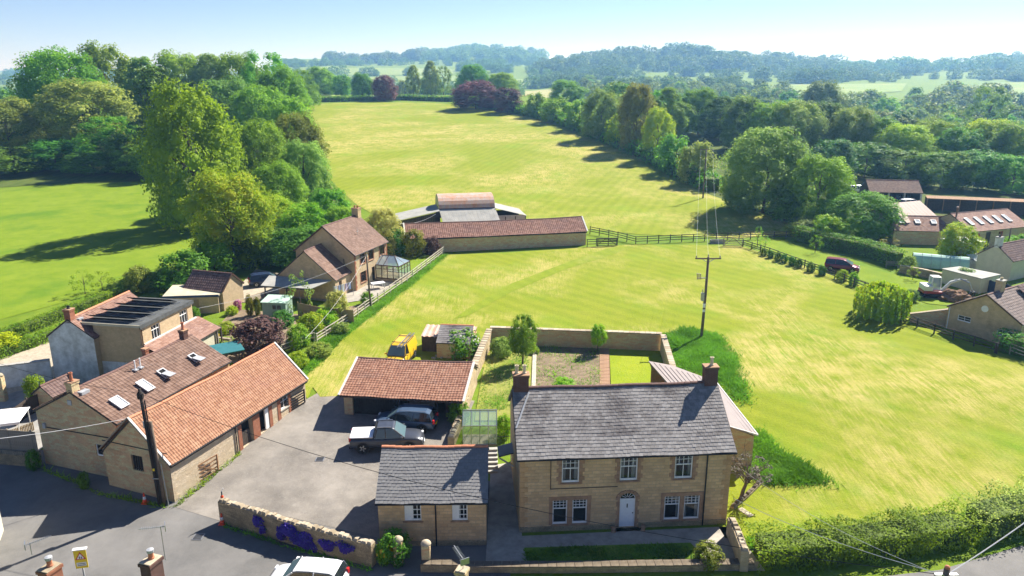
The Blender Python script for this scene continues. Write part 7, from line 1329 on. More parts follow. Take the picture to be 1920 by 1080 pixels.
car('parked_car', 'dark navy car on the drive beside the detached house', (-30.3, 88.77), R(25), 'car_navy', 4.1, 1.75, 1.5, .95, .32); car('parked_car', 'plum-red car with open tailgate on the orchard lawn', (43.35, 95.04), R(-28), 'car_plum', 4.2, 1.75, 1.6, 1.0, .32, [(-.5, .8, .9), (-.49, .98, .96), (-.3, 1.0, 1), (0, 1.0, 1), (.2, .98, 1), (.34, .92, .97), (.44, .8, .9), (.49, .62, .82), (.5, .55, .76)], [(-.49, 1.1), (-.47, 1.5), (-.4, 1.6), (-.1, 1.62), (.04, 1.58), (.1, 1.5), (.3, 1.0)])
car('parked_car', 'white car parked in front of the open car shed', (73.7, 137.3), R(20), 'car_white', 4.2, 1.75, 1.5, .95, .32); car('parked_car', 'dark blue car parked under the open car shed', (74.25, 141.81), R(20), 'car_navy', 4.2, 1.75, 1.6, 1.0, .32); car('parked_car', 'pale car half hidden left of the open car shed', (69.97, 150.63), R(5), 'car_white', 4.3, 1.8, 1.6, 1.0, .32)
vn = car('van', 'yellow van with a ladder on its roof behind the cart shed', (-10.2, 64.15), R(-100), 'car_yellow', 4.4, 1.85, 1.95, 1.15, .34, [(-.5, 1.05, .96), (-.495, 1.15, .98), (-.3, 1.17, 1), (.1, 1.16, 1), (.26, 1.12, .99), (.36, 1.02, .97), (.45, .9, .92), (.49, .7, .84), (.5, .6, .78)], [(-.498, 1.85), (-.48, 1.93), (-.4, 1.95), (0, 1.95), (.12, 1.92), (.15, 1.86), (.31, 1.13)])
for s in (-1, 1):
    q = MB(); q.hexa([(-2.18, s * .9, 1.1), (.3, s * .9, 1.1), (.3, s * .93, 1.1), (-2.18, s * .93, 1.1), (-2.12, s * .72, 1.9), (.3, s * .72, 1.9), (.3, s * .75, 1.9), (-2.12, s * .75, 1.9)]); q.build('side_panel', 'car_yellow', vn)
MB().hexa([(-2.2, -.88, 1.1), (-2.17, -.88, 1.1), (-2.17, .88, 1.1), (-2.2, .88, 1.1), (-2.16, -.72, 1.9), (-2.1, -.72, 1.9), (-2.1, .72, 1.9), (-2.16, .72, 1.9)]).build('rear_door', 'car_yellow', vn)
for x in (-1.6, .2): MB().bar((x, -.7, 2.03), (x, .7, 2.03), .05).build('roof_bar', 'trim_black', vn)
ld = thing('ladder', 'aluminium ladder strapped to the roof of the yellow van', 'ladder', vn.location + Vector((0, 0, 2.03)), R(-100))
for y in (.25, .62): MB().bar((-2.3, y, .05), (1.6, y, .05), .05, .08).build('stile', 'alloy', ld)
for i in range(13): MB().bar((-2.2 + i * .3, .25, .05), (-2.2 + i * .3, .62, .05), .03).build('rung', 'alloy', ld)
def excavator():
    p = (49.35, 84.03); t = thing('mini_excavator', 'white and red tracked excavator with bent arm beside the spoil heap', 'excavator', at(p), R(-8))
    for s in (-1, 1):
        pr = [(-1.3, .1), (-1.45, .3), (-1.3, .52), (1.3, .52), (1.45, .3), (1.3, .1)]; m = MB(); m.add([(x, s * .85 - .2, z) for x, z in pr] + [(x, s * .85 + .2, z) for x, z in pr], [(0, 1, 2, 3, 4, 5), (11, 10, 9, 8, 7, 6)] + [(i, (i + 1) % 6, (i + 1) % 6 + 6, i + 6) for i in range(6)]); m.build('track', 'tyre', t, bevel=.05)
    MB().box(-.8, .8, -.65, .65, .3, .5).build('undercarriage', 'trim_black', t); MB().box(-1.35, .75, -.9, .9, .55, .85).build('slew_deck', 'excavator_red', t, bevel=.06); MB().box(-1.35, -.35, -.9, .9, .86, 1.5).build('counterweight', 'excavator_white', t, bevel=.12)
    MB().hexa([(-.3, -.1, .86), (.75, -.1, .86), (.75, .88, .86), (-.3, .88, .86), (-.25, -.05, 2.3), (.6, -.05, 2.3), (.6, .82, 2.3), (-.25, .82, 2.3)]).build('cab_glass', 'roof_glass', t); MB().box(-.32, .68, -.12, .9, 2.303, 2.4).build('cab_roof', 'excavator_white', t, bevel=.04)
    for x, y in ((-.3, -.1), (.75, -.1), (.75, .88), (-.3, .88)): MB().bar((x, y, .86), (x * .85, y * .95, 2.3), .09).build('cab_post', 'excavator_white', t)
    MB().tube([(.7, -.35, .8), (1.6, -.35, 1.9), (2.6, -.35, 2.25)], [.16, .17, .12], 6).build('boom', 'excavator_white', t); MB().tube([(2.55, -.35, 2.35), (3.6, -.35, 1.9), (4.1, -.35, .9)], [.11, .12, .08], 6).build('dipper_arm', 'steel', t); MB().tube([(1.0, -.35, .85), (1.7, -.35, 1.75)], .06, 6).build('hydraulic_ram', 'steel', t); MB().tube([(1.9, -.35, 2.25), (3.3, -.35, 2.25)], .05, 6).build('hydraulic_ram', 'steel', t)
    MB().hexa([(3.75, -.7, .3), (4.35, -.7, .45), (4.35, 0, .45), (3.75, 0, .3), (3.95, -.7, .85), (4.3, -.7, .95), (4.3, 0, .95), (3.95, 0, .85)]).build('bucket', 'trim_black', t)
    rg = random.Random(2); h = thing('spoil_heap', 'heap of brown earth and stones in front of the excavator', 'heap', at((51.28, 83.22))); bm = bmesh.new(); bmesh.ops.create_icosphere(bm, subdivisions=4, radius=1)
    for v in bm.verts:
        n = mnoise.noise(v.co * 2.3) * .35 + mnoise.noise(v.co * 6) * .18 + mnoise.noise(v.co * 14) * .07; v.co = Vector((v.co.x * 2.2, v.co.y * 1.5, max(-.1, v.co.z) * .95)) * (1 + n)
    me = bpy.data.meshes.new('earth'); bm.to_mesh(me); bm.free(); obj('earth', me, 'spoil', h)
    for i in range(26): a, r_ = rg.uniform(0, 6.28), rg.uniform(.6, 2.4); s = rg.uniform(.12, .3); c = MB().hexa([(-s, -s, 0), (s, -s * .8, 0), (s * .9, s, 0), (-s, s * .7, 0), (-s * .7, -s * .6, s), (s * .6, -s * .7, s * 1.1), (s * .5, s * .6, s * .9), (-s * .6, s * .6, s)]).build('clod', 'spoil', h, (math.cos(a) * r_, math.sin(a) * r_ * .7, max(0, .75 - r_ * .3))); c.rotation_euler = (rg.uniform(-.4, .4), rg.uniform(-.4, .4), a)
excavator()
# ------------------------------------------------------------------ poles and wires
def sag(a, b, s, n=14): a, b = Vector(a), Vector(b); return [a.lerp(b, i / n) - Vector((0, 0, s * 4 * (i / n) * (1 - i / n))) for i in range(n + 1)]
def wire(label, a, b, s, r=.016, mat='wire_black'):
    t = tag(MB().tube(sag(a, b, s), r, 4, False).build('overhead_wire', mat), label, 'wire'); return t
PA = (-22.7, 42.51); pa_z = T(*PA); PAt = Vector((PA[0] - .2, PA[1] - .1, 8.1))
t = thing('utility_pole', 'black tarred utility pole at the road corner of the pantile barn', 'pole', (PA[0], PA[1], pa_z)); MB().tube([(0, 0, -.3), (-.1, -.05, 4), (-.2, -.1, 8.2)], [.125, .11, .09], 10).build('shaft', 'tar_pole', t, smooth=True)
MB().lathe([(.17, 0), (.2, .1), (.2, .34), (.13, .45)], 10, (-.2, -.1, 7.55)).build('cable_head', 'tar_pole', t); MB().box(-.35, -.05, -.02, .05, 5.5, 5.95).build('junction_box', 'lead', t); MB().box(-.08, .04, -.2, -.14, 2.6, 2.75).build('warning_plate', 'sign_yellow', t); MB().box(-.2, .2, -.17, -.13, 2.0, 2.06).build('step_iron', 'steel', t)
for i in range(3): MB().tube([(.13, -.08 + i * .05, -.2), (-.02, -.1 + i * .05, 7.4)], .02, 4).build('cable', 'wire_black', t)
PB = (-22.47, 42.62); t = thing('utility_pole', 'shorter grey-brown pole standing beside the black tarred pole', 'pole', at(PB)); MB().tube([(0, 0, -.3), (-.12, -.05, 5.9)], [.12, .095], 10).build('shaft', 'pole_wood', t, smooth=True); MB().tube([(.3, -.12, 0), (.18, -.1, 3.0)], .03, 6).build('cable_guard', 'galvanised', t)
PF = (18.97, 70.58); fz = T(*PF); t = thing('electricity_pole', 'wooden electricity pole with crossarm and fuse gear in the paddock', 'pole', (PF[0], PF[1], fz)); MB().tube([(0, 0, -.3), (.1, 0, 4.5), (.12, .02, 8.3)], [.15, .13, .11], 10).build('shaft', 'pole_wood', t, smooth=True)
MB().bar((-1.15, 0, 8.15), (1.35, 0, 8.15), .12).build('crossarm', 'pole_wood', t); MB().bar((-.5, 0, 8.1), (.1, 0, 7.75), .06).build('brace', 'steel', t); MB().bar((.7, 0, 8.1), (.1, 0, 7.75), .06).build('brace', 'steel', t)
for x in (-1.05, .1, 1.25): MB().lathe([(.03, 0), (.07, .04), (.05, .1), (.07, .14), (.04, .24)], 8, (x, 0, 8.21 if x != .1 else 8.32)).build('insulator', 'insulator', t)
MB().bar((-.9, -.05, 6.2), (.15, -.05, 6.2), .09).build('bracket', 'steel', t)
for i in range(3): MB().tube([(-.95 + i * .16, -.35, 6.75 - i * .02), (-.85 + i * .16, -.2, 6.1)], [.06, .05], 6).build('fuse', 'insulator', t)
MB().box(-.35, -.05, -.28, .08, 3.9, 4.7).build('transformer_box', 'galvanised', t, bevel=.04); MB().tube([(-.2, -.1, 4.7), (-.25, -.15, 5.1)], .05, 6).build('bushing', 'insulator', t); MB().box(-.12, .12, -.2, -.13, 3.2, 3.6).build('warning_plate', 'reflective_white', t); MB().box(-.12, .12, -.2, -.13, 2.75, 3.0).build('warning_plate', 'reflective_white', t)
PM = (-15.85, 79.93); t = thing('utility_pole', 'slim service pole at the pale garden fence of the detached house', 'pole', at(PM)); MB().tube([(0, 0, -.3), (-.15, 0, 6.2)], [.12, .09], 8).build('shaft', 'pole_wood', t, smooth=True); MB().box(-.25, -.05, -.12, .08, 5.9, 6.1).build('bracket', 'pale_wood', t)
PD = (37.24, 144.84); dz_ = T(*PD); t = thing('electricity_pole', 'distant electricity pole in front of the hayfield hedge', 'pole', (PD[0], PD[1], dz_)); MB().tube([(0, 0, -.3), (0, 0, 9.6)], [.16, .11], 8).build('shaft', 'pole_wood', t, smooth=True); MB().bar((-1.3, 0, 9.4), (1.3, 0, 9.4), .12).build('crossarm', 'pole_wood', t)
PC = (17.23, 25.37); t = thing('utility_pole', 'top of a utility pole with cable fittings at the bottom right', 'pole', (PC[0], PC[1], 0)); MB().tube([(0, 0, -.3), (0, 0, 8.0)], [.16, .12], 10).build('shaft', 'pole_wood', t, smooth=True); MB().box(-.45, .45, -.06, .06, 7.65, 7.75).build('bracket', 'steel', t); MB().lathe([(.1, 0), (.1, .12), (.05, .16)], 8, (0, 0, 7.98)).build('cap', 'clay_pot', t); MB().box(.15, .4, -.15, .1, 7.4, 7.65).build('cable_clamp', 'galvanised', t)
PR2 = (66.4, 97.68); t = thing('utility_pole', 'slim pole beside the barn conversion at the right', 'pole', at(PR2)); MB().tube([(0, 0, -.3), (0, 0, 5.2)], [.1, .08], 6).build('shaft', 'pole_wood', t, smooth=True)
TA = (PA[0] - .2, PA[1] - .1, pa_z + 7.9); TC = (PC[0], PC[1], 7.7); TM = (PM[0] - .15, PM[1], T(*PM) + 6.0)
wire('long black wire from the tarred pole across the yard and house front', TA, TC, 1.6, .018); wire('pale wire from the tarred pole towards the left edge', TA, (-44, 52, 8.6), .7, .014)
wire('pale service cable crossing the left gable to the road', (-36, 37.5, 6.8), (-25.2, 46.2, 4.6), .4, .018, 'wire_pale'); wire('thick pale cable rising to the right from the bottom right pole', TC, (26, 30, 9.6), .2, .024, 'wire_pale'); wire('pale cable from the bottom right pole to the house corner', TC, (13.2, 39.2, 2.6), .35, .014, 'wire_pale'); wire('thin wire from the bottom right pole over the roadside hedge', (TC[0], TC[1], 7.6), (14.2, 41.2, 3.4), .5, .01, 'wire_pale')
wire('pale service wire from the slim pole to the terrace garden', TM, (-29, 66, 6.0), .6, .012, 'wire_pale'); wire('pale service wire from the slim pole to the detached house', TM, (-18.7, 86.3, 6.0), .1, .012, 'wire_pale'); wire('pale service wire from the slim pole to the pantile barn', TM, (-17.6, 60, 5.2), .6, .012, 'wire_pale'); wire('slack pale wire from the cream tree to the Dutch barn', (-16.5, 108, 5.8), (-11.5, 111.2, 6.6), .5, .03, 'wire_pale')
for x, lb in ((-1.05, 'left'), (.1, 'middle'), (1.25, 'right')): wire('%s of the three power lines from the paddock pole to the distant pole' % lb, (PF[0] + x, PF[1], fz + 8.35), (PD[0] + x, PD[1], dz_ + 9.5), 1.6, .008, 'wire_pale')
# ------------------------------------------------------------------ street and garden things
def cone(p, label, h=.75):
    t = thing('traffic_cone', label, 'traffic cone', p); MB().box(-.2, .2, -.2, .2, 0, .05).build('base', 'plastic_orange', t, bevel=.02); MB().lathe([(.15, .05), (.105, h * .4)], 14).build('cone_body', 'plastic_orange', t, smooth=True); MB().lathe([(.104, h * .4), (.075, h * .66)], 14).build('sleeve', 'reflective_white', t, smooth=True); MB().lathe([(.074, h * .66), (.03, h)], 14).build('cone_body', 'plastic_orange', t, smooth=True)
cone(at((-23.8, 42.73), .03), 'orange traffic cone at the foot of the pantile barn gable'); cq = (-17.95, 40.48); cone(at(cq, .03), 'orange traffic cone standing at the end of the road wall')
t = thing('marker_post', 'red and black marker post above the cone at the end of the road wall', 'post', at(cq, .03)); t.location.y += .42; MB().tube([(0, 0, -.2), (0, 0, 2.0)], .04, 8).build('shaft', 'sign_black', t); MB().hexa([(-.1, -.06, 1.0), (.1, -.06, 1.0), (.1, .06, 1.0), (-.1, .06, 1.0), (-.09, -.06, 1.72), (.09, -.06, 1.72), (.09, .06, 1.72), (-.09, .06, 1.72)]).build('red_sleeve', 'plastic_orange', t, bevel=.03); MB().box(-.08, .08, -.05, .05, 1.0, 1.15).build('white_band', 'reflective_white', t); MB().bar((0, 0, 2.0), (.12, 0, 2.25), .03).build('white_tip', 'reflective_white', t)
def school_sign():
    p = (-22.41, 33.48); t = thing('warning_sign', 'yellow-backed school crossing warning sign on a grey post', 'sign', (p[0], p[1], 0), R(12)); MB().tube([(0, 0, -.3), (0, 0, 3.0)], .045, 10).build('post', 'pole_grey', t, smooth=True)
    z = 2.62; MB().box(-.3, .3, -.07, -.05, z - .55, z + .5).build('backing_plate', 'sign_yellow', t)
    tri = lambda r, y: [(0, y, z + .12 + r), (-r * .87, y, z + .12 - r * .5), (r * .87, y, z + .12 - r * .5)]
    m = MB(); m.quad(*tri(.30, -.074)); m.build('red_triangle', 'sign_red', t); m = MB(); m.quad(*tri(.205, -.078)); m.build('white_field', 'reflective_white', t)
    for x, h in ((-.045, .15), (.05, .12)):
        m = MB(); b = z + .04; m.quad((x - .03, -.081, b), (x + .03, -.081, b), (x + .022, -.081, b + h * .62), (x - .022, -.081, b + h * .62)); m.quad(*[(x + math.cos(a * .785) * .018, -.081, b + h * .78 + math.sin(a * .785) * .018) for a in range(8)]); m.build('child_figure', 'sign_black', t)
    MB().box(-.23, .23, -.077, -.072, z - .42, z - .2).build('text_plate', 'reflective_white', t)
    for i in range(2): MB().box(-.19, .19, -.08, -.0775, z - .29 - i * .09, z - .26 - i * .09).build('text_line', 'sign_black', t)
    MB().box(-.34, .34, -.12, .12, z + .52, z + .58).build('sign_lamp', 'white_paint', t, bevel=.02)
school_sign()
def near_chimneys():
    for px_, lb, mt, pot, zt in (((-19.78, 27.4), 'red brick chimney with one pot at the bottom left corner', 'red_brick', 'clay_pot', 6.6), ((-15.45, 27.5), 'weathered brick chimney with metal cowl and television aerial at the bottom', 'dark_brick', 'clay_pot', 6.9), ((-2.1, 26.86), 'pale rendered chimney with aerial at the bottom centre', 'hamstone_rubble', None, 6.9)):
        c = thing('chimney_stack', lb, 'chimney', (px_[0], px_[1], 0), R(-18)); a, b = (.55, .7) if pot else (.42, .42)
        MB().box(-a/2, a/2, -b/2, b/2, 4.2, zt - .2).build('stack', mt, c); MB().box(-a/2 - .05, a/2 + .05, -b/2 - .05, b/2 + .05, zt - .198, zt - .06).build('corbel', mt, c); MB().box(-a/2 - .02, a/2 + .02, -b/2 - .02, b/2 + .02, zt - .058, zt).build('flaunching', 'coping', c, bevel=.03)
        if pot: MB().lathe([(.13, -.02), (.14, .05), (.11, .1), (.11, .3)], 12, (0, .05, zt)).build('chimney_pot', pot, c); MB().lathe([(.14, .3), (.15, .36), (.15, .44), (.04, .47)], 12, (0, .05, zt)).build('cowl', 'lead', c)
        rf = thing('house_roof', lb.split(' chimney')[0] + ' chimney house roof just below the picture edge', 'roof', (px_[0], px_[1], 0), R(-18)); MB().hexa([(-3.4, -3, 3.2), (3.4, -3, 3.2), (3.4, 0, 4.9), (-3.4, 0, 4.9), (-3.4, -3, 3.3), (3.4, -3, 3.3), (3.4, 0, 5.0), (-3.4, 0, 5.0)]).build('slope', 'tile_brown', rf) if pot else rf.location; MB().box(-3.3, 3.3, -2.8, -2.6, -.3, 3.2).build('wall', 'hamstone_rubble', rf)
    def aerial(p, label, mast, tilt):
        t = thing('television_aerial', label, 'aerial', p, tilt); MB().tube([(0, 0, 0), (0, 0, mast)], .018, 6).build('mast', 'steel', t); MB().bar((-.15, 0, mast - .05), (.85, .0, mast + .1), .025).build('boom', 'steel', t)
        for i in range(12): x = -.1 + i * .075; MB().bar((x, -.13 - (.05 if i < 2 else 0), mast - .04 + i * .012), (x, .13 + (.05 if i < 2 else 0), mast - .04 + i * .012), .012).build('element', 'steel', t)
        MB().box(-.2, -.17, -.2, .2, mast - .2, mast + .1).build('reflector', 'steel', t)
    q = (-15.3, 28.39); aerial((q[0], q[1], 6.2), 'television aerial on a tall mast beside the weathered chimney', 1.7, R(205)); q = (-2.05, 26.86); aerial((q[0], q[1], 6.9), 'spiky television aerial on the pale chimney at the bottom centre', .5, R(120))
    q = (-21.63, 29.05); aerial((q[0], q[1], 6.0), 'small aerial behind the red brick chimney at bottom left', .6, R(30))
near_chimneys()
t = thing('white_gable_end', 'edge of a white rendered house at the left picture edge', 'house', (*(-29.44, 36.17), 0), R(24)); Wall(t, (-4, 0), (0, 0), -.3, 3.2, 'cream_render'); Wall(t, (0, 0), (0, 4), -.3, 3.2, 'cream_render'); MB().box(-4.2, .08, -.08, 4.0, 3.2, 3.32).build('eaves', 'white_paint', t)
struct(MB().hexa([(*p, .0) for p in ((-30.2, 33.4), (-21.5, 33.9), (-21.45, 33.75), (-30.2, 33.25))] + [(*p, .14) for p in ((-30.2, 33.4), (-21.5, 33.9), (-21.45, 33.75), (-30.2, 33.25))]).build('kerb', 'kerb_stone'))
# greenhouse
def greenhouse():
    p = (-3.61, 49.58); t = thing('greenhouse', 'aluminium-framed greenhouse between the cars and the stone house', 'greenhouse', at(p), .02); L, W, he, hr = 2.5, 2.4, 1.6, 2.3
    def b(a, c, w=.045): MB().bar(a, c, w).build('frame_bar', 'alloy', t)
    MB().box(-.03, L + .03, -.03, W + .03, -.2, .12).build('base', 'weathered_wood', t)
    for i in range(5):
        x = L * i / 4
        for y in (0, W): b((x, y, .1), (x, y, he))
        b((x, 0, he), (x, W / 2, hr)); b((x, W, he), (x, W / 2, hr))
        if i < 4:
            x1 = L * (i + 1) / 4
            for q in (((x, 0, .1), (x1, 0, .1), (x1, 0, he), (x, 0, he)), ((x, W, .1), (x1, W, .1), (x1, W, he), (x, W, he)), ((x, 0, he), (x1, 0, he), (x1, W / 2, hr), (x, W / 2, hr)), ((x, W, he), (x1, W, he), (x1, W / 2, hr), (x, W / 2, hr))): m = MB(); m.quad(*q); m.build('pane', 'greenhouse_glass', t)
    for y, z in ((0, he), (W, he), (W / 2, hr), (0, .1), (W, .1)): b((0, y, z), (L, y, z), .06)
    for x in (0, L): m = MB(); m.quad((x, 0, .1), (x, W, .1), (x, W, he), (x, W / 2, hr), (x, 0, he)); m.build('pane', 'greenhouse_glass', t)
    b((0, 0, .1), (L / 4, 0, he), .03); b((L, 0, .1), (L * .75, 0, he), .03)
greenhouse()
t = thing('stone_steps', 'flight of stone steps between the outbuilding and the stone house', 'steps', at((-1.4, 46.07)), .05)
for i in range(6): MB().box(-.45, .45, i * .33, i * .33 + .36, -.4, .16 * (i + 1)).build('tread', 'kerb_stone', t, bevel=.02)
t = thing('iron_railing', 'thin iron railing beside the greenhouse', 'railing', at((-1.09, 49.43)), .02)
for i in range(11): MB().tube([(i * .14, 0, 0), (i * .14, 0, .95)], .01, 4).build('upright', 'black_iron', t)
MB().bar((0, 0, .85), (1.4, 0, .85), .03).build('rail', 'black_iron', t)
t = thing('porch_canopy', 'small slate porch canopy on the left gable of the stone house', 'porch', (.312, 39.369, 0), .071); m = MB().hexa([(-.85, 5.0, 2.5), (.15, 5.0, 2.75), (.15, 6.4, 2.75), (-.85, 6.4, 2.5), (-.85, 5.0, 2.6), (.15, 5.0, 2.85), (.15, 6.4, 2.85), (-.85, 6.4, 2.6)]); m.build('roof', 'slate_new', t); MB().bar((-.8, 5.05, 2.45), (.15, 5.05, 1.8), .08).build('bracket', 'white_paint', t)
stp = thing('brick_path', 'narrow brick path between the vegetable bed and the walled lawn', 'path', (0, 0, 0)); stp['kind'] = 'structure'; pa, pb = Vector(at((7.76, 57.58), .12)), Vector(at((8.92, 67.85), .12)); nb = 34
bme = MB().box(-.45, .45, -.13, .13, -.05, .03).mesh('paver')
for i in range(nb): obj('paver', bme, 'brown_dressing', stp, pa.lerp(pb, i / (nb - 1)), (0, 0, random.uniform(-.06, .06)))
stp = thing('edging_boards', 'timber edging along the left of the vegetable bed', 'edging', at((1.79, 57.77))); a, b = Vector(at((1.79, 57.77))), Vector(at((2.23, 68.12))); MB().bar((0, 0, .1), b - a + Vector((0, 0, .1)), .35, .2).build('board', 'pale_wood', stp)
# gazebo, shed, canopy, washing, furniture
t = thing('white_gazebo', 'white canvas gazebo in the little garden at the left edge', 'gazebo', at((-37.69, 50.16)), .3)
for x in (-1.5, 1.5):
    for y in (-1.2, 1.2): MB().tube([(x, y, 0), (x, y, 2.0)], .035, 6).build('leg', 'white_paint', t)
MB().hexa([(-1.65, -1.35, 1.98), (1.65, -1.35, 1.98), (1.65, 1.35, 1.98), (-1.65, 1.35, 1.98), (-1.1, -.5, 2.35), (1.1, -.5, 2.35), (1.1, .5, 2.35), (-1.1, .5, 2.35)]).build('canopy', 'canvas_white', t); MB().box(-1.66, 1.66, -1.36, -1.34, 1.8, 2.0).build('valance', 'canvas_white', t)
t = thing('garden_shed', 'sage green garden shed with pent roof in the terrace garden', 'shed', at((-26.58, 75.83)), -.12); W_ = 2.6
for p, q in (((0, 0), (W_, 0)), ((W_, 0), (W_, 1.8)), ((W_, 1.8), (0, 1.8)), ((0, 1.8), (0, 0))): Wall(t, p, q, -.3, 1.95, 'sage_green')
MB().hexa([(-.12, -.15, 1.95), (W_ + .12, -.15, 1.95), (W_ + .12, 1.95, 2.2), (-.12, 1.95, 2.2), (-.12, -.15, 2.03), (W_ + .12, -.15, 2.03), (W_ + .12, 1.95, 2.28), (-.12, 1.95, 2.28)]).build('roof', 'green_roof', t)
for x in (1.15, 1.65): MB().box(x, x + .4, -.02, -.003, 1.25, 1.7).build('pane', 'window_glass', t)
for i in range(12): MB().box(i * .215, i * .215 + .012, -.012, -.002, 0, 1.9).build('board_joint', 'sage_green', t)
t = thing('garden_shelter', 'teal painted shelter roof on posts below the silvery mound', 'shelter', at((-25.79, 62.91)), .6); MB().hexa([(-1.5, -1, 1.7), (1.5, -1, 1.7), (1.5, 1, 2.0), (-1.5, 1, 2.0), (-1.5, -1, 1.78), (1.5, -1, 1.78), (1.5, 1, 2.08), (-1.5, 1, 2.08)]).build('roof', 'teal_paint', t)
for x in (-1.4, 1.4):
    for y in (-.9, .9): MB().box(x - .05, x + .05, y - .05, y + .05, -.4, 1.75).build('post', 'dark_wood', t)
t = thing('washing_line', 'washing line hung with white and blue laundry behind the variegated bush', 'washing', at((-19.55, 83.22)), .9); MB().tube([(-1.4, 0, 0), (-1.4, 0, 1.8)], .03, 6).build('post', 'pole_grey', t); MB().tube([(1.4, 0, 0), (1.4, 0, 1.8)], .03, 6).build('post', 'pole_grey', t); MB().tube([(-1.4, 0, 1.75), (1.4, 0, 1.75)], .01, 4).build('line', 'wire_pale', t)
for i, mt in enumerate(('wash_white', 'wash_blue', 'wash_white', 'wash_mauve', 'wash_blue')):
    x = -1.25 + i * .5; m = MB(); n = 5
    for k in range(n): a, b = x + .4 * k / n, x + .4 * (k + 1) / n; s0, s1 = .05 * math.sin(k * 2), .05 * math.sin((k + 1) * 2); m.hexa([(a, s0, .75 + .05 * i), (b, s1, .75 + .05 * i), (b, s1 + .012, .75 + .05 * i), (a, s0 + .012, .75 + .05 * i), (a, s0 * .2, 1.75), (b, s1 * .2, 1.75), (b, s1 * .2 + .012, 1.75), (a, s0 * .2 + .012, 1.75)])
    m.build('laundry', mt, t)
t = thing('garden_table', 'white garden table on the detached house patio', 'table', at((-16.26, 87.21)), .5); MB().box(-.8, .8, -.45, .45, .7, .75).build('table_top', 'canvas_white', t)
for x in (-.7, .7):
    for y in (-.35, .35): MB().box(x - .03, x + .03, y - .03, y + .03, 0, .7).build('leg', 'white_paint', t)
def bench(p, lb, rz):
    t = thing('garden_bench', lb, 'bench', at(p), rz)
    for i in range(4): MB().box(-.75, .75, -.2 + i * .11, -.11 + i * .11, .42, .45).build('seat_slat', 'weathered_wood', t)
    for i in range(3): MB().box(-.75, .75, .27, .3, .55 + i * .13, .64 + i * .13).build('back_slat', 'weathered_wood', t)
    for x in (-.72, .72):
        for y, h in ((-.18, .6), (.28, .95)): MB().box(x - .03, x + .03, y - .03, y + .03, 0, h).build('leg', 'weathered_wood', t)
bench((50.58, 96.34), 'wooden bench at the end of the tall clipped hedge', -.3)
def net_tunnel():
    t = thing('net_tunnel', 'pale green netting tunnel over a vegetable plot behind the garden wall', 'net tunnel', at((53.68, 97.14)), -.42); L = 6.6; n = 9
    for k in range(6):
        m = MB(); a, b = k * L / 6, (k + 1) * L / 6 - .03
        for i in range(n): t0, t1 = math.pi * i / n, math.pi * (i + 1) / n; m.quad((a, 1.1 - math.cos(t0) * 1.1, math.sin(t0) * 1.7), (b, 1.1 - math.cos(t0) * 1.1, math.sin(t0) * 1.7), (b, 1.1 - math.cos(t1) * 1.1, math.sin(t1) * 1.7), (a, 1.1 - math.cos(t1) * 1.1, math.sin(t1) * 1.7))
        m.build('net_panel', 'net_green', t)
    for k in range(7): MB().tube([(k * L / 6, 1.1 - math.cos(math.pi * i / n) * 1.12, math.sin(math.pi * i / n) * 1.72) for i in range(n + 1)], .025, 4).build('hoop', 'galvanised', t)
net_tunnel()
t = thing('glass_cold_frame', 'small glass-roofed frame behind the flat white roof', 'cold frame', at((62.27, 97.14)), .4); MB().box(-1.2, 1.2, -.8, .8, 0, 1.0).build('base', 'verge_white', t)
for i in range(4): m = MB(); m.quad((-1.2 + i * .6, -.8, 1.02), (-.62 + i * .6, -.8, 1.02), (-.62 + i * .6, .8, 1.6), (-1.2 + i * .6, .8, 1.6)); m.build('pane', 'skylight_glass', t)
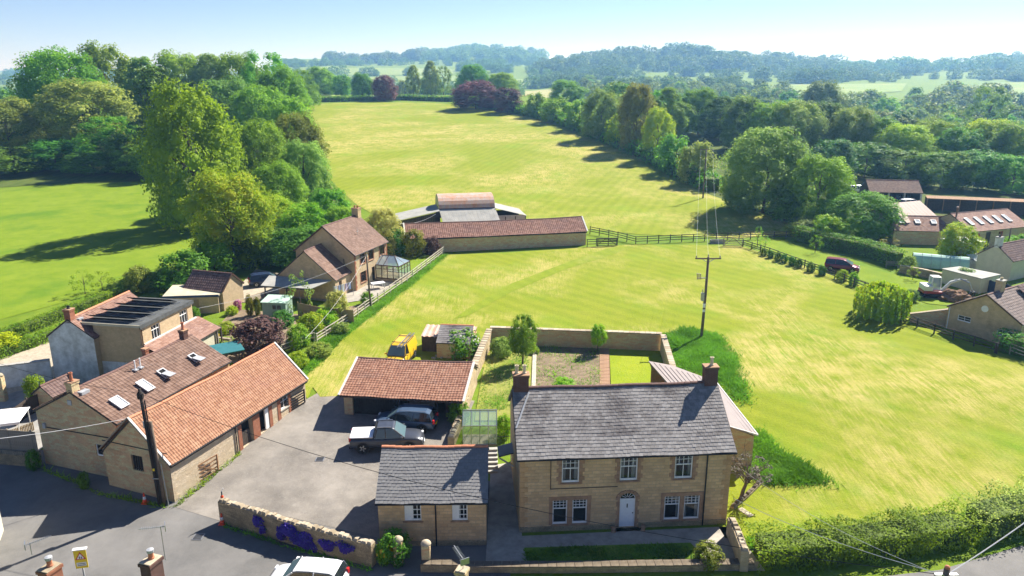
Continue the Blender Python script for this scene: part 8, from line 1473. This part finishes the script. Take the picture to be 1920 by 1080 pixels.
t = thing('lean_to_range', 'rusty-roofed lean-to range along the foot of the right-hand wood', 'shed', at((74.97, 134.08)), -.28); MB().hexa([(0, 0, 2.2), (19, 0, 2.2), (19, 1.5, 2.5), (0, 1.5, 2.5), (0, 0, 2.28), (19, 0, 2.28), (19, 1.5, 2.58), (0, 1.5, 2.58)]).build('roof', 'rusty_gate', t)
for i in range(8): MB().box(i * 2.65 + .05, i * 2.65 + .19, .05, .19, -.5, 2.2).build('post', 'rusty_gate', t)
Wall(t, (19, 1.45), (0, 1.45), -.5, 2.3, 'dark_wood'); MB().box(.1, 18.9, 1.2, 1.3, -.5, 2.2).build('back_boarding', 'dark_wood', t)
t = thing('drain_cover', 'pale stone slab lying in the mown grass right of the stone house', 'slab', at((14.85, 41.71), .06), .5); MB().box(-.2, .2, -.5, .5, -.05, .03).build('slab', 'pale_felt', t, bevel=.01)
rs = random.Random(8); t = thing('stone_pile', 'pile of old white buckets and stones behind the rusty shed', 'pile', at((-7.06, 65.17)))
for i in range(9): a = rs.uniform(0, 6.28); MB().lathe([(.1, 0), (.14, .2), (.12, .2), (.09, .03)], 8, (math.cos(a) * .5, math.sin(a) * .3, 0)).build('bucket', 'lead', t)

for p_, lb_ in (((-13.67, 47.77), 'iron drain grate in the middle of the yard'), ((-18.88, 39.1), 'iron manhole cover in the road beside the road wall end')):
    t = thing('drain_grate', lb_, 'drain', at(p_, .055)); MB().box(-.3, .3, -.3, .3, -.03, .012).build('frame', 'steel', t)
    for i in range(6): MB().box(-.24, .24, -.25 + i * .09, -.2 + i * .09, .0125, .02).build('bar', 'black_iron', t)

# ------------------------------------------------------------------ the air
hz = MB().box(-7000, 7000, -60, 9500, -14, 135).build('haze', None); hz['kind'] = 'stuff'; tag(hz, 'thin blue summer haze over the whole valley', 'haze')
hm = bpy.data.materials.new('haze_air'); hm.use_nodes = True; hn = hm.node_tree.nodes
for n_ in list(hn):
    if n_.type == 'BSDF_PRINCIPLED': hn.remove(n_)
pv = hn.new('ShaderNodeVolumePrincipled'); pv.inputs['Color'].default_value = (.26, .56, 1, 1); pv.inputs['Density'].default_value = .0003; pv.inputs['Anisotropy'].default_value = .35; pv.inputs['Absorption Color'].default_value = (1, 1, 1, 1)
hm.node_tree.links.new(pv.outputs[0], hn['Material Output'].inputs['Volume']); hz.data.materials.append(hm)
